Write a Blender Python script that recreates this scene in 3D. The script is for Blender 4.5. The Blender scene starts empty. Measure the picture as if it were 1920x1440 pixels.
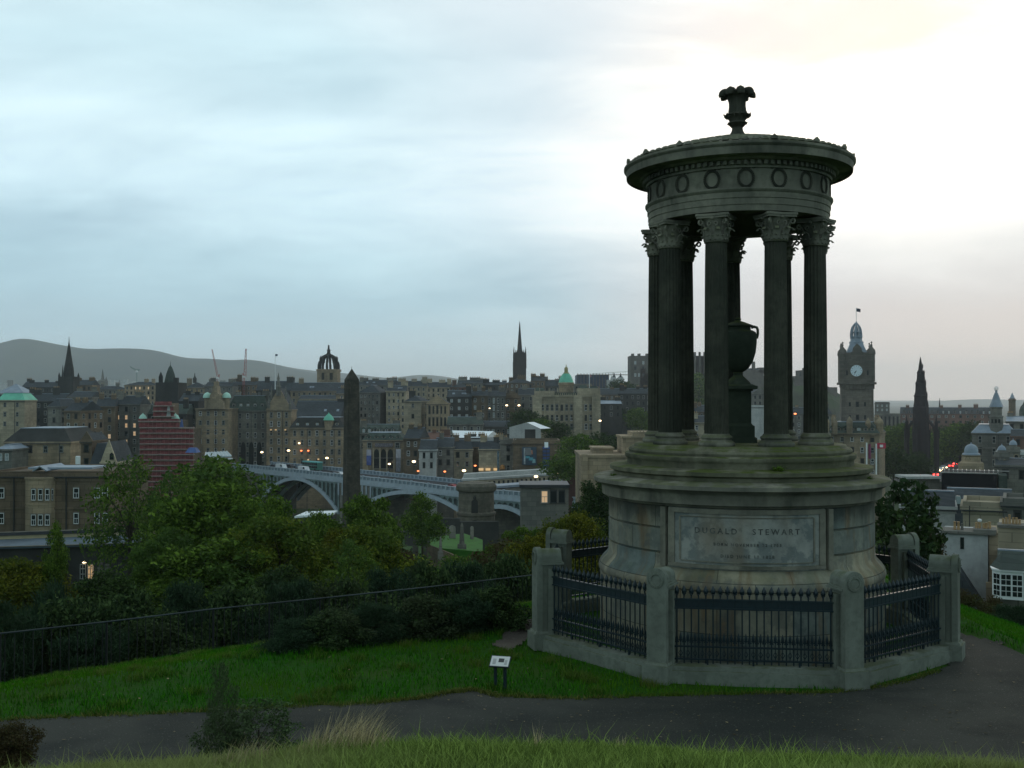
import bpy, bmesh, math, random
import numpy as np
from math import sin, cos, pi, radians as rad, sqrt, atan2
from mathutils import Vector, Matrix
random.seed(7)
SC = bpy.context.scene
COL = SC.collection
# ---------------------------------------------------------------- camera
F, HZ, EH = 2000.0, 748.0, 4.41          # focal length and horizon row in photo pixels, eye height (m)
cam = bpy.data.cameras.new('camera'); camo = bpy.data.objects.new('camera', cam); COL.objects.link(camo)
camo.location = (0, 0, EH)
camo.rotation_euler = (rad(90) + math.atan((HZ - 720) / F), 0, 0)
cam.sensor_width = 36; cam.lens = 36 * F / 1920; cam.clip_start = 0.1; cam.clip_end = 60000
SC.camera = camo
SC.render.resolution_x, SC.render.resolution_y = 1024, 768
def P(u, v, Y):
    "world point seen at photo pixel (u,v) when it stands Y metres ahead"
    a = math.atan((HZ - 720) / F)
    dx, dy, dz = (u - 960) / F, 1.0, (720 - v) / F
    y2 = dy * cos(a) - dz * sin(a); z2 = dy * sin(a) + dz * cos(a)
    return Vector((dx / y2 * Y, Y, EH + z2 / y2 * Y))
# ---------------------------------------------------------------- world: overcast dusk sky
w = bpy.data.worlds.new('World'); SC.world = w; w.use_nodes = True
N = w.node_tree.nodes; L = w.node_tree.links; N.clear()
SUN_EL, SUN_AZ = 14, 25                   # degrees, azimuth clockwise from straight ahead (+Y)
def wn(t, **k):
    n = N.new(t)
    for a, b in k.items(): setattr(n, a, b)
    return n
def wm(op, a, b=None, c=None, clamp=False):
    n = wn('ShaderNodeMath', operation=op); n.use_clamp = clamp
    for i, x in enumerate((a, b, c)):
        if x is None: continue
        if isinstance(x, (int, float)): n.inputs[i].default_value = x
        else: L.new(x, n.inputs[i])
    return n.outputs[0]
def wmix(f, a, b, mode='MIX'):
    n = wn('ShaderNodeMix', data_type='RGBA', blend_type=mode); n.clamp_factor = True
    for s, x in ((0, f), (6, a), (7, b)):
        if isinstance(x, (int, float)): n.inputs[s].default_value = x
        elif isinstance(x, tuple): n.inputs[s].default_value = (*x, 1)
        else: L.new(x, n.inputs[s])
    return n.outputs[2]
def wstep(x, a, b):
    n = wn('ShaderNodeMapRange', interpolation_type='SMOOTHSTEP'); L.new(x, n.inputs[0])
    n.inputs[1].default_value = a; n.inputs[2].default_value = b
    return n.outputs[0]
tc = wn('ShaderNodeTexCoord'); D = tc.outputs['Generated']
sep = wn('ShaderNodeSeparateXYZ'); L.new(D, sep.inputs[0])
el = wm('MAXIMUM', sep.outputs[2], 0.0)
def wdot(v):
    n = wn('ShaderNodeVectorMath', operation='DOT_PRODUCT'); L.new(D, n.inputs[0]); n.inputs[1].default_value = Vector(v).normalized()
    return n.outputs['Value']
def wnoise(scale, sx, sz, detail, rough, off, dist=0.4):
    # cloud layer seen in perspective: divide by elevation so that streaks flatten to the horizon
    d = wm('ADD', el, 0.16)
    c = wn('ShaderNodeCombineXYZ')
    L.new(wm('DIVIDE', sep.outputs[0], d), c.inputs[0]); L.new(wm('DIVIDE', sep.outputs[1], d), c.inputs[1])
    m = wn('ShaderNodeMapping'); L.new(c.outputs[0], m.inputs[0]); m.inputs[3].default_value = (sx, sz, 1); m.inputs[1].default_value = (off, off * .7, off)
    m.inputs[2].default_value = (0, 0, 0.35)
    n = wn('ShaderNodeTexNoise'); L.new(m.outputs[0], n.inputs['Vector'])
    n.inputs['Scale'].default_value = scale; n.inputs['Detail'].default_value = detail; n.inputs['Roughness'].default_value = rough
    n.inputs['Distortion'].default_value = dist
    return n.outputs['Fac']
ramp = wn('ShaderNodeValToRGB')
nz = wnoise(1.0, 1.0, 0.8, 5, .55, 3.1)
elw = wm('ADD', el, wm('MULTIPLY', wm('SUBTRACT', nz, .5), .09))
L.new(wm('MULTIPLY', elw, 2.0, clamp=True), ramp.inputs[0])
stops = [(0.0, (.50, .63, .68)), (.09, (.45, .60, .67)), (.18, (.41, .60, .69)), (.27, (.46, .66, .75)), (.36, (.56, .75, .84)),
         (.46, (.66, .85, .92)), (.60, (.60, .80, .87)), (.75, (.55, .70, .76)), (1.0, (.48, .58, .63))]
cr = ramp.color_ramp
while len(cr.elements) < len(stops): cr.elements.new(.5)
for e, (p, c) in zip(cr.elements, stops): e.position = p; e.color = (*c, 1)
base = ramp.outputs[0]
# thin brighter and darker cloud streaks
n2 = wnoise(.75, .9, 1.5, 6, .5, 8.3, .9)
n3 = wnoise(2.3, .9, 1.3, 5, .55, 1.7, .7)
st = wm('ADD', wm('MULTIPLY', wm('SUBTRACT', n2, .5), 1.35), wm('MULTIPLY', wm('SUBTRACT', n3, .5), .60))
fade = wstep(el, .03, .14)
base = wmix(1.0, base, wmix(fade, (1.0, 1.0, 1.0), wmix(wm('ADD', .5, st), (.60, .66, .71), (1.38, 1.32, 1.27))), 'MULTIPLY')
# bright warm part of the cloud where the sun sets, ahead and to the right
gl = wdot((.47, 1, .22)); gl2 = wdot((.56, 1, .15)); gx = wdot((.30, 1, .42))
wide = wstep(wm('ADD', gx, wm('MULTIPLY', st, .045)), .885, 1.03)
base = wmix(wm('MULTIPLY', wide, .92), base, (.86, .88, .91))
core = wm('MULTIPLY', wstep(wm('ADD', gl, wm('MULTIPLY', st, .05)),   .895, 1.0), wstep(elw, .075, .24))
creamy = wmix(wstep(n3, .34, .66), (1.02, .88, .76), (1.32, 1.22, 1.06)); creamy = wmix(wstep(el, .30, .16), creamy, (1.5, 1.42, 1.28))
base = wmix(core, base, creamy)
low = wm('MULTIPLY', wstep(gl2, .88, .99), wm('SUBTRACT', 1.0, wstep(elw, .06, .20)))
base = wmix(wm('MULTIPLY', low, .95), base, (.600, .560, .565))
# the sky behind the camera, away from the sunset, is darker
beh = wstep(sep.outputs[1], -.55, .45)
base = wmix(1.0, base, wmix(beh, (.80, .86, .88), (1, 1, 1)), 'MULTIPLY')
nis = wn('ShaderNodeTexSky'); nis.sky_type = 'NISHITA'; nis.sun_disc = False
nis.sun_elevation = rad(SUN_EL); nis.sun_rotation = rad(SUN_AZ); nis.altitude = 100
b1 = wn('ShaderNodeBackground'); L.new(nis.outputs[0], b1.inputs[0]); b1.inputs[1].default_value = .06
b2 = wn('ShaderNodeBackground'); L.new(base, b2.inputs[0]); b2.inputs[1].default_value = 1.19
mx = wn('ShaderNodeMixShader'); mx.inputs[0].default_value = .94
L.new(b1.outputs[0], mx.inputs[1]); L.new(b2.outputs[0], mx.inputs[2])
wo = wn('ShaderNodeOutputWorld'); L.new(mx.outputs[0], wo.inputs[0])
sun = bpy.data.lights.new('sun', 'SUN'); suno = bpy.data.objects.new('sun', sun); COL.objects.link(suno)
sun.energy = .22; sun.angle = rad(25); sun.color = (1, .86, .70)
sd = Vector((sin(rad(SUN_AZ)) * cos(rad(SUN_EL)), cos(rad(SUN_AZ)) * cos(rad(SUN_EL)), sin(rad(SUN_EL))))
suno.rotation_euler = sd.to_track_quat('Z', 'Y').to_euler(); suno.location = (0, 0, 60)
vs = SC.view_settings; vs.view_transform = 'Standard'; vs.look = 'None'; vs.exposure = 0; vs.gamma = 1; vs.use_curve_mapping = False
SC.cycles.volume_bounces = 1; SC.cycles.max_bounces = 6; SC.cycles.transparent_max_bounces = 8
# ---------------------------------------------------------------- materials
def newmat(name):
    m = bpy.data.materials.new(name); m.use_nodes = True
    nt = m.node_tree; b = nt.nodes['Principled BSDF']
    return m, nt, b
class NT:
    def __init__(s, nt): s.nt = nt
    def n(s, t, **k):
        n = s.nt.nodes.new(t)
        for a, b in k.items(): setattr(n, a, b)
        return n
    def put(s, inp, x):
        if isinstance(x, (int, float)): inp.default_value = x
        elif isinstance(x, tuple): inp.default_value = (*x, 1) if len(inp.default_value) == 4 and len(x) == 3 else x
        else: s.nt.links.new(x, inp)
    def math(s, op, a, b=None, clamp=False):
        n = s.n('ShaderNodeMath', operation=op); n.use_clamp = clamp; s.put(n.inputs[0], a)
        if b is not None: s.put(n.inputs[1], b)
        return n.outputs[0]
    def mix(s, f, a, b, mode='MIX'):
        n = s.n('ShaderNodeMix', data_type='RGBA', blend_type=mode); s.put(n.inputs[0], f); s.put(n.inputs[6], a); s.put(n.inputs[7], b)
        return n.outputs[2]
    def step(s, x, a, b):
        n = s.n('ShaderNodeMapRange', interpolation_type='SMOOTHSTEP'); s.put(n.inputs[0], x); n.inputs[1].default_value = a; n.inputs[2].default_value = b
        return n.outputs[0]
    def noise(s, vec, scale, detail=4, rough=.55, stretch=(1, 1, 1)):
        m = s.n('ShaderNodeMapping'); s.put(m.inputs[0], vec); m.inputs[3].default_value = stretch
        n = s.n('ShaderNodeTexNoise'); s.put(n.inputs['Vector'], m.outputs[0])
        n.inputs['Scale'].default_value = scale; n.inputs['Detail'].default_value = detail; n.inputs['Roughness'].default_value = rough
        return n.outputs['Fac']
    def bump(s, h, strength, dist, b):
        n = s.n('ShaderNodeBump'); n.inputs['Strength'].default_value = strength; n.inputs['Distance'].default_value = dist
        s.put(n.inputs['Height'], h); s.nt.links.new(n.outputs[0], b.inputs['Normal'])
def sc3(c, k): return tuple(min(1, x * k) for x in c)
def stone(name, col, col2=None, dark=(.03, .032, .03), scale=.35, soot=.45, fine=3.0, moss=0, bumpd=.01, rough=.9, joint=None):
    "weathered masonry: two tones, black vertical staining and, on upward faces, moss"
    m, nt, b = newmat(name); T = NT(nt)
    g = T.n('ShaderNodeNewGeometry'); pos = g.outputs['Position']
    col2 = col2 or sc3(col, .6)
    a = T.noise(pos, scale, 5, .6); f = T.noise(pos, fine, 4, .65); s = T.noise(pos, scale * 1.6, 5, .6, (1, 1, .22))
    c = T.mix(T.step(a, .35, .65), col, col2)
    if joint:
        br = T.n('ShaderNodeTexBrick'); mp = T.n('ShaderNodeCombineXYZ'); sp = T.n('ShaderNodeSeparateXYZ'); T.put(sp.inputs[0], pos)
        T.put(mp.inputs[0], T.math('ADD', sp.outputs[0], sp.outputs[1])); T.put(mp.inputs[1], sp.outputs[2]); T.put(br.inputs['Vector'], mp.outputs[0])
        br.inputs['Color1'].default_value = (1, 1, 1, 1); br.inputs['Color2'].default_value = (.66, .68, .7, 1); br.inputs['Mortar'].default_value = (.5, .5, .5, 1)
        br.inputs['Scale'].default_value = 1; br.inputs['Brick Width'].default_value = joint * 2; br.inputs['Row Height'].default_value = joint
        br.inputs['Mortar Size'].default_value = joint * .03; br.inputs['Bias'].default_value = -.2
        c = T.mix(1.0, c, br.outputs[0], 'MULTIPLY')
    c = T.mix(T.math('MULTIPLY', T.step(f, .42, .7), .5), c, sc3(col2, .7))
    c = T.mix(T.math('MULTIPLY', T.step(s, .45, .72), soot), c, dark)
    if moss:
        sp2 = T.n('ShaderNodeSeparateXYZ'); T.put(sp2.inputs[0], g.outputs['Normal'])
        up = T.math('MULTIPLY', T.step(sp2.outputs[2], .25, .8), T.step(T.noise(pos, 2.6, 5, .6), .38, .58))
        c = T.mix(T.math('MULTIPLY', up, moss), c, (.062, .080, .016))
    T.put(b.inputs['Base Color'], c); b.inputs['Roughness'].default_value = rough; b.inputs['Specular IOR Level'].default_value = .12
    T.bump(f, .6, bumpd, b)
    return m
def plain(name, col, rough=.7, metal=0, var=.25, scale=1.5, emit=None, es=1.0):
    m, nt, b = newmat(name); T = NT(nt)
    g = T.n('ShaderNodeNewGeometry')
    a = T.noise(g.outputs['Position'], scale, 4, .6)
    T.put(b.inputs['Base Color'], T.mix(T.step(a, .3, .7), col, sc3(col, 1 - var)))
    b.inputs['Roughness'].default_value = rough; b.inputs['Metallic'].default_value = metal; b.inputs['Specular IOR Level'].default_value = .2 if rough > .55 else .4
    if emit: b.inputs['Emission Color'].default_value = (*emit, 1); b.inputs['Emission Strength'].default_value = es
    return m
def leafmat(name, c1, c2, c3):
    m, nt, b = newmat(name); T = NT(nt)
    g = T.n('ShaderNodeNewGeometry'); r = g.outputs['Random Per Island']
    a = T.noise(g.outputs['Position'], .35, 3, .5)
    c = T.mix(T.math('POWER', r, 1.6), sc3(c1, .55), sc3(c2, 1.35))  # tones vary at random per leaf; bright end raised to paint in highlights
    c = T.mix(T.math('MULTIPLY', T.step(a, .45, .65), .75), c, c3)
    T.put(b.inputs['Base Color'], c); b.inputs['Roughness'].default_value = .8; b.inputs['Specular IOR Level'].default_value = .05
    tr = T.n('ShaderNodeBsdfTranslucent'); T.put(tr.inputs[0], c); mxs = T.n('ShaderNodeMixShader'); mxs.inputs[0].default_value = .22
    nt.links.new(b.outputs[0], mxs.inputs[1]); nt.links.new(tr.outputs[0], mxs.inputs[2]); nt.links.new(mxs.outputs[0], nt.nodes['Material Output'].inputs[0])
    return m
M = {}
# ---------------------------------------------------------------- mesh helper
class MB:
    def __init__(s): s.v = []; s.f = []; s.m = []; s.k = 0
    def add(s, vs, fs, k=None):
        o = len(s.v); s.v += [tuple(x) for x in vs]; s.f += [tuple(i + o for i in f) for f in fs]; s.m += [s.k if k is None else k] * len(fs)
        return s
    def box(s, c, d, rz=0, k=None, taper=1.0):
        "box centred on c in x and y, standing on c.z, size d; taper scales the top"
        vs = []
        for z, t in ((0, 1), (d[2], taper)):
            for x, y in ((-1, -1), (1, -1), (1, 1), (-1, 1)):
                X, Y_ = x * d[0] / 2 * t, y * d[1] / 2 * t
                vs.append((c[0] + X * cos(rz) - Y_ * sin(rz), c[1] + X * sin(rz) + Y_ * cos(rz), c[2] + z))
        return s.add(vs, [(3, 2, 1, 0), (4, 5, 6, 7), (0, 1, 5, 4), (1, 2, 6, 5), (2, 3, 7, 6), (3, 0, 4, 7)], k)
    def lathe(s, prof, n=32, c=(0, 0, 0), k=None, mod=None, cap=True, a0=0):
        vs = []
        for r, z in prof:
            for i in range(n):
                a = a0 + 2 * pi * i / n; rr = r * (mod(a, z) if mod else 1)
                vs.append((c[0] + rr * cos(a), c[1] + rr * sin(a), c[2] + z))
        fs = []
        for j in range(len(prof) - 1):
            for i in range(n):
                i2 = (i + 1) % n; fs.append((j * n + i, j * n + i2, (j + 1) * n + i2, (j + 1) * n + i))
        if cap:
            fs.append(tuple(range(n - 1, -1, -1))); t = (len(prof) - 1) * n; fs.append(tuple(t + i for i in range(n)))
        return s.add(vs, fs, k)
    def tube(s, pts, r, n=6, k=None, r2=None):
        pts = [Vector(p) for p in pts]; r2 = r if r2 is None else r2; vs = []; m = len(pts)
        for j, p in enumerate(pts):
            t = (pts[min(j + 1, m - 1)] - pts[max(j - 1, 0)]).normalized()
            a = t.orthogonal().normalized() if j == 0 else (a - t * a.dot(t)).normalized()
            b = t.cross(a); rr = r + (r2 - r) * j / max(1, m - 1)
            for i in range(n):
                q = 2 * pi * i / n; vs.append(p + (a * cos(q) + b * sin(q)) * rr)
        fs = [(j * n + i, j * n + (i + 1) % n, (j + 1) * n + (i + 1) % n, (j + 1) * n + i) for j in range(m - 1) for i in range(n)]
        fs.append(tuple(range(n - 1, -1, -1))); fs.append(tuple((m - 1) * n + i for i in range(n)))
        return s.add(vs, fs, k)
    def prism(s, poly, h, axis='z', o=(0, 0, 0), k=None, rz=0):
        "polygon extruded by h: axis z: poly in xy; axis y: poly in xz pushed to +y; axis x: poly in yz pushed to +x"
        n = len(poly); vs = []
        for t in (0, h):
            for a, b in poly:
                p = (a, b, t) if axis == 'z' else ((a, t, b) if axis == 'y' else (t, a, b))
                vs.append((o[0] + p[0] * cos(rz) - p[1] * sin(rz), o[1] + p[0] * sin(rz) + p[1] * cos(rz), o[2] + p[2]))
        fs = [tuple(range(n)), tuple(range(2 * n - 1, n - 1, -1))] + [(i, i + n, (i + 1) % n + n, (i + 1) % n) for i in range(n)]
        return s.add(vs, fs, k)
    def mesh(s, name, mats, off=(0, 0, 0), smooth=None):
        me = bpy.data.meshes.new(name)
        v = [(x - off[0], y - off[1], z - off[2]) for x, y, z in s.v] if any(off) else s.v
        me.from_pydata(v, [], s.f)
        for m in (mats if isinstance(mats, (list, tuple)) else [mats]): me.materials.append(m)
        me.polygons.foreach_set('material_index', s.m)
        b = bmesh.new(); b.from_mesh(me); bmesh.ops.recalc_face_normals(b, faces=b.faces); b.to_mesh(me); b.free()
        if smooth:
            me.polygons.foreach_set('use_smooth', [True] * len(me.polygons)); me.set_sharp_from_angle(angle=rad(smooth))
        me.update(); return me
def link(name, me, loc=(0, 0, 0), rz=0, parent=None, scale=None):
    o = bpy.data.objects.new(name, me); COL.objects.link(o); o.location = loc; o.rotation_euler = (0, 0, rz)
    if scale: o.scale = scale
    if parent: o.parent = parent
    return o
def tag(o, label, cat, group=None, kind=None):
    if label: o['label'] = label
    if cat: o['category'] = cat
    if group: o['group'] = group
    if kind: o['kind'] = kind
    return o
def root(name, loc, label, cat, group=None, rz=0):
    return tag(link(name, None, loc, rz), label, cat, group)
def part(name, mb, mats, r, smooth=None, label=None):
    "mesh given in world coordinates, made a child of the unrotated root r"
    off = r.matrix_basis.translation if r.parent is None else r.matrix_basis.translation + r.parent.matrix_basis.translation
    o = link(name, mb.mesh(name, mats, tuple(off), smooth), parent=r)
    if label: o['label'] = label
    return o
def lpart(name, mb, mats, r, smooth=None, label=None):
    "mesh given in the parent's own coordinates"
    o = link(name, mb.mesh(name, mats, smooth=smooth), parent=r)
    if label: o['label'] = label
    return o
def solo(name, mb, mats, loc, label, cat, group=None, kind=None, smooth=None):
    return tag(link(name, mb.mesh(name, mats, tuple(loc), smooth), loc), label, cat, group, kind)
def children(o): return [c for c in bpy.data.objects if c.parent == o]
def copy_tree(o, loc=None, rz=None, scale=None, label=None, group=None, parent=None, kids=None):
    c = o.copy(); COL.objects.link(c); c.parent = parent
    for ch in (kids[o.name] if kids and o.name in kids else children(o)): copy_tree(ch, parent=c, kids=kids)
    if loc is not None: c.location = loc
    if rz is not None: c.rotation_euler = (0, 0, rz)
    if scale is not None: c.scale = scale
    if label: c['label'] = label
    if group: c['group'] = group
    return c
# ---------------------------------------------------------------- palette
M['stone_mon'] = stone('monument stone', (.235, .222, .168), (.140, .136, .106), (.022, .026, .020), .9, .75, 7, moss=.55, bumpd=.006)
M['stone_step'] = stone('mossy step stone', (.190, .180, .125), (.100, .100, .062), (.022, .026, .018), .9, .6, 7, moss=.9, bumpd=.01)
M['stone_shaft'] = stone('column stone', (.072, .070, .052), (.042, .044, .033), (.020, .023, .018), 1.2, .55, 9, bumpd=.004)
M['stone_pier'] = stone('fence pier stone', (.185, .205, .165), (.135, .148, .118), (.06, .065, .05), 1.3, .3, 10, moss=.5, bumpd=.004)
M['iron'] = plain('blue green painted iron', (.009, .022, .027), .45, .0, .3, 8)
M['rail'] = plain('dark galvanised rail', (.016, .020, .020), .7, .0, .3, 8)
M['lead'] = plain('lead roof', (.24, .29, .34), .5, 0, .25, .5)
M['copper'] = plain('green copper', (.16, .52, .36), .6, 0, .25, .3)
M['slate'] = stone('blue grey slate', (.062, .072, .078), (.044, .052, .056), (.03, .034, .036), .15, .3, 1.2, bumpd=.02, rough=.82, joint=.5)
M['slate2'] = stone('green grey slate', (.080, .105, .085), (.052, .068, .058), (.03, .035, .03), .15, .3, 1.2, bumpd=.02, rough=.85, joint=.5)
M['tan'] = stone('tan sandstone', (.400, .305, .195), (.270, .215, .145), (.04, .038, .03), .06, .5, .5, bumpd=.05, joint=.9)
M['buff'] = stone('buff sandstone', (.480, .400, .275), (.330, .285, .200), (.05, .048, .04), .06, .4, .5, bumpd=.05, joint=.9)
M['grey'] = stone('grey sandstone', (.235, .220, .180), (.150, .148, .128), (.03, .03, .028), .06, .55, .5, bumpd=.05, joint=.9)
M['brown'] = stone('brown sandstone', (.215, .155, .100), (.135, .105, .072), (.025, .024, .02), .06, .5, .5, bumpd=.05, joint=.9)
M['dark'] = stone('soot black stone', (.062, .062, .056), (.038, .040, .038), (.015, .016, .015), .06, .5, .5, bumpd=.05)
M['red'] = stone('red brown sandstone', (.190, .105, .080), (.125, .075, .060), (.03, .025, .02), .06, .4, .5, bumpd=.05)
M['render'] = stone('pale render', (.46, .46, .43), (.36, .37, .35), (.12, .12, .11), .2, .3, 1.5, bumpd=.01)
M['white'] = plain('white paint', (.70, .72, .70), .5, 0, .1, 1)
M['canvas'] = plain('white marquee fabric', (.80, .84, .84), .6, 0, .06, .2)
M['steel'] = plain('pale blue painted steel', (.35, .41, .46), .5, 0, .2, .6)
M['steel_d'] = plain('dark green painted steel', (.060, .085, .080), .6, 0, .3, .6)
M['dkmetal'] = plain('dark metal', (.03, .034, .036), .5, .2, .3, 2)
M['pot'] = plain('buff clay pot', (.42, .27, .13), .8, 0, .35, 3)
M['cranered'] = plain('red crane paint', (.38, .10, .09), .5, 0, .2, 1)
M['cranegreen'] = plain('green crane paint', (.10, .20, .16), .5, 0, .2, 1)
M['blue'] = plain('blue sheeting', (.08, .14, .34), .6, 0, .3, .5)
M['netred'] = plain('red debris netting', (.27, .075, .072), .85, 0, .55, .6)
M['plank'] = plain('scaffold planks', (.34, .26, .23), .8, 0, .3, 1)
M['asphalt'] = stone('city asphalt', (.055, .057, .060), (.045, .046, .048), (.03, .03, .03), .2, .3, 2, bumpd=.005)
M['glass'], nt, b = newmat('window glass'); b.inputs['Base Color'].default_value = (.012, .016, .018, 1); b.inputs['Roughness'].default_value = .12
M['glassp'], nt, b = newmat('pale blind behind glass'); b.inputs['Base Color'].default_value = (.26, .30, .30, 1); b.inputs['Roughness'].default_value = .2
def lamp(name, c, s):
    m, nt, b = newmat(name); b.inputs['Base Color'].default_value = (.3, .3, .3, 1); b.inputs['Emission Color'].default_value = (*c, 1); b.inputs['Emission Strength'].default_value = s
    return m
M['lit'] = lamp('lit window', (1, .62, .22), .6); M['litw'] = lamp('warm lamp', (1, .74, .42), 4.5); M['lito'] = lamp('orange red lamp', (1, .22, .05), 3.2); M['litr'] = lamp('red signal lamp', (1, .04, .03), 9)
M['lity'] = lamp('dim lit window', (1, .60, .25), .45)
M['leaf_dk'] = leafmat('dark leaves', (.030, .056, .018), (.048, .082, .022), (.026, .050, .022))
M['leaf_md'] = leafmat('mid green leaves', (.060, .118, .018), (.110, .175, .024), (.050, .095, .024))
M['leaf_yl'] = leafmat('yellowing leaves', (.085, .100, .012), (.135, .135, .014), (.055, .088, .014))
M['leaf_gorse'] = leafmat('gorse needles', (.024, .048, .026), (.040, .074, .036), (.028, .050, .024))
M['leaf_rust'] = leafmat('rusty leaves', (.085, .066, .024), (.052, .066, .022), (.070, .046, .026))
M['leaf_lush'] = leafmat('lush leaves', (.078, .128, .016), (.165, .195, .022), (.055, .100, .020))
M['bark'] = stone('bark', (.07, .06, .045), (.04, .036, .028), scale=1, fine=8, bumpd=.01)
M['blade'] = leafmat('grass blades', (.016, .112, .003), (.036, .172, .004), (.070, .158, .008))
M['blade_near'] = leafmat('slope grass', (.150, .235, .050), (.235, .320, .070), (.265, .280, .105))
M['straw'] = leafmat('dry grass stalks', (.40, .34, .18), (.55, .46, .26), (.32, .29, .15))
# ---------------------------------------------------------------- terrain
CX, CY = 4.24, 20.0
_ty = np.array([-60, 0, 6, 14, 34, 75, 125, 205, 270, 330, 480, 700, 900, 1500, 60000.])
_tz = np.array([0, 0, -2.4, -5.2, -10, -14.5, -17, -24.5, -34, -40, -40, -36, -36, -52, -60.])
def vnoise(x, y, s, seed=0):
    x = np.asarray(x, float) * s + seed * 17.3; y = np.asarray(y, float) * s + seed * 9.1
    return (np.sin(x * 1.3 + 1.7 * np.sin(y * .9)) + np.sin(y * 1.7 + 1.3 * np.sin(x * 1.1 + 2)) + .5 * np.sin(x * 3.1 - y * 2.3)) / 2.5
def gz(x, y):
    x = np.asarray(x, float); y = np.asarray(y, float)
    q = (y - 15.5) - .8 * (x + 8)
    q = np.where(q > 0, q, 0); lawn = -.19 * q * (q / (q + .8))
    lawn = np.maximum(lawn, -2.6)
    # brow of the hill beyond which the ground drops to the town
    xc = np.clip(x, -14, 30); rail = 24 + .5 * (xc + 6.7) + .012 * (xc + 6.7) ** 2
    yb = np.where(x < .7, np.maximum(rail, 17) + 1.5, np.where(x < 7.2, 27 + 0 * x, 27 + 0 * x))
    t = np.maximum(y - yb, 0)
    t = np.maximum(t, np.where(y > 12, np.maximum(x - 9.05, 0), 0))
    drop = np.interp(t, _ty, _tz)
    hump = np.where(y > 13, .10 * np.exp(-((x - 8.95) / .28) ** 2), 0)
    kn = 3.01 - .040 * np.clip((-1.5 - x) / 1.6, 0, 1) ** 1.5 - .02 * np.clip(y, -12, 40) ** 2 - .011 * x ** 2 + .05 * vnoise(x, y, 1.1) + .03 * vnoise(x, y, 2.9, 3)
    kn = np.where(y < 0, 3.1 - .011 * x ** 2, kn)
    kn = kn - .15 * np.clip(np.abs(x) - 6, 0, 20)
    base = lawn + drop + hump + np.where((y > 16), .03 * vnoise(x, y, .8, 1), 0.0)
    k = .35; h = np.clip(.5 + .5 * (kn - base) / k, 0, 1)
    r = np.where(y < 14, base * (1 - h) + kn * h + k * h * (1 - h) * (kn > base - k), base)
    return r
def gz1(x, y): return float(gz(np.array([x]), np.array([y]))[0])
def pix2ground(u, v, y0=15):
    Y = y0
    for _ in range(40):
        p = P(u, v, 1.0); s = (p.z - EH)
        z = gz1(p.x * Y, Y); Y = .5 * Y + .5 * (z - EH) / s
    return (p.x * Y, Y)
def graded(a, b, step, far, grow):
    r = list(np.arange(a, b, step)); s = step
    while r[-1] < far: s *= grow; r.append(r[-1] + s)
    return r
ys = graded(-8, 46, .3, 42000, 1.09); ys = [-400, -60, -20] + ys
xp = graded(0, 16, .3, 30000, 1.12); xs = [-x for x in xp[:0:-1]] + xp
X, Yg = np.meshgrid(xs, ys); Z = gz(X, Yg); nx, ny = len(xs), len(ys)
V = np.stack([X.ravel(), Yg.ravel(), Z.ravel()], 1)
ii, jj = np.meshgrid(np.arange(nx - 1), np.arange(ny - 1)); a = (jj * nx + ii).ravel()
FQ = np.stack([a, a + 1, a + nx + 1, a + nx], 1)
def npmesh(name, V, Fc, mats, mi=None, smooth=True):
    me = bpy.data.meshes.new(name); k = Fc.shape[1]
    me.vertices.add(len(V)); me.vertices.foreach_set('co', np.asarray(V, np.float32).ravel())
    me.loops.add(Fc.size); me.loops.foreach_set('vertex_index', Fc.astype(np.int32).ravel())
    me.polygons.add(len(Fc)); me.polygons.foreach_set('loop_start', np.arange(len(Fc), dtype=np.int32) * k)
    for m in (mats if isinstance(mats, list) else [mats]): me.materials.append(m)
    if mi is not None: me.polygons.foreach_set('material_index', mi)
    if smooth: me.polygons.foreach_set('use_smooth', np.ones(len(Fc), bool))
    me.update(calc_edges=True); me.validate(); return me
m, nt, b = newmat('hill ground'); T = NT(nt); g = T.n('ShaderNodeNewGeometry'); pos = g.outputs['Position']
a1 = T.noise(pos, .9, 6, .6); a2 = T.noise(pos, 9, 5, .7); a3 = T.noise(pos, .004, 5, .6)
near = T.mix(T.step(a1, .35, .7), (.014, .070, .003), (.028, .068, .005)); near = T.mix(T.math('MULTIPLY', T.step(a2, .5, .7), .45), near, (.034, .040, .014))
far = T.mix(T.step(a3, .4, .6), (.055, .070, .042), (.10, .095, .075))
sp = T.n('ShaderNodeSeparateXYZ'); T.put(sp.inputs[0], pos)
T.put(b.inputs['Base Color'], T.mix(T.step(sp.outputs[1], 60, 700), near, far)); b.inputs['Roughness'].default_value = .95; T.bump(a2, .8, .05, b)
b.inputs['Specular IOR Level'].default_value = .1
tag(link('ground', npmesh('ground', V, FQ, m)), 'green hilltop lawn dropping to the city plain', 'ground', kind='structure')
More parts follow.
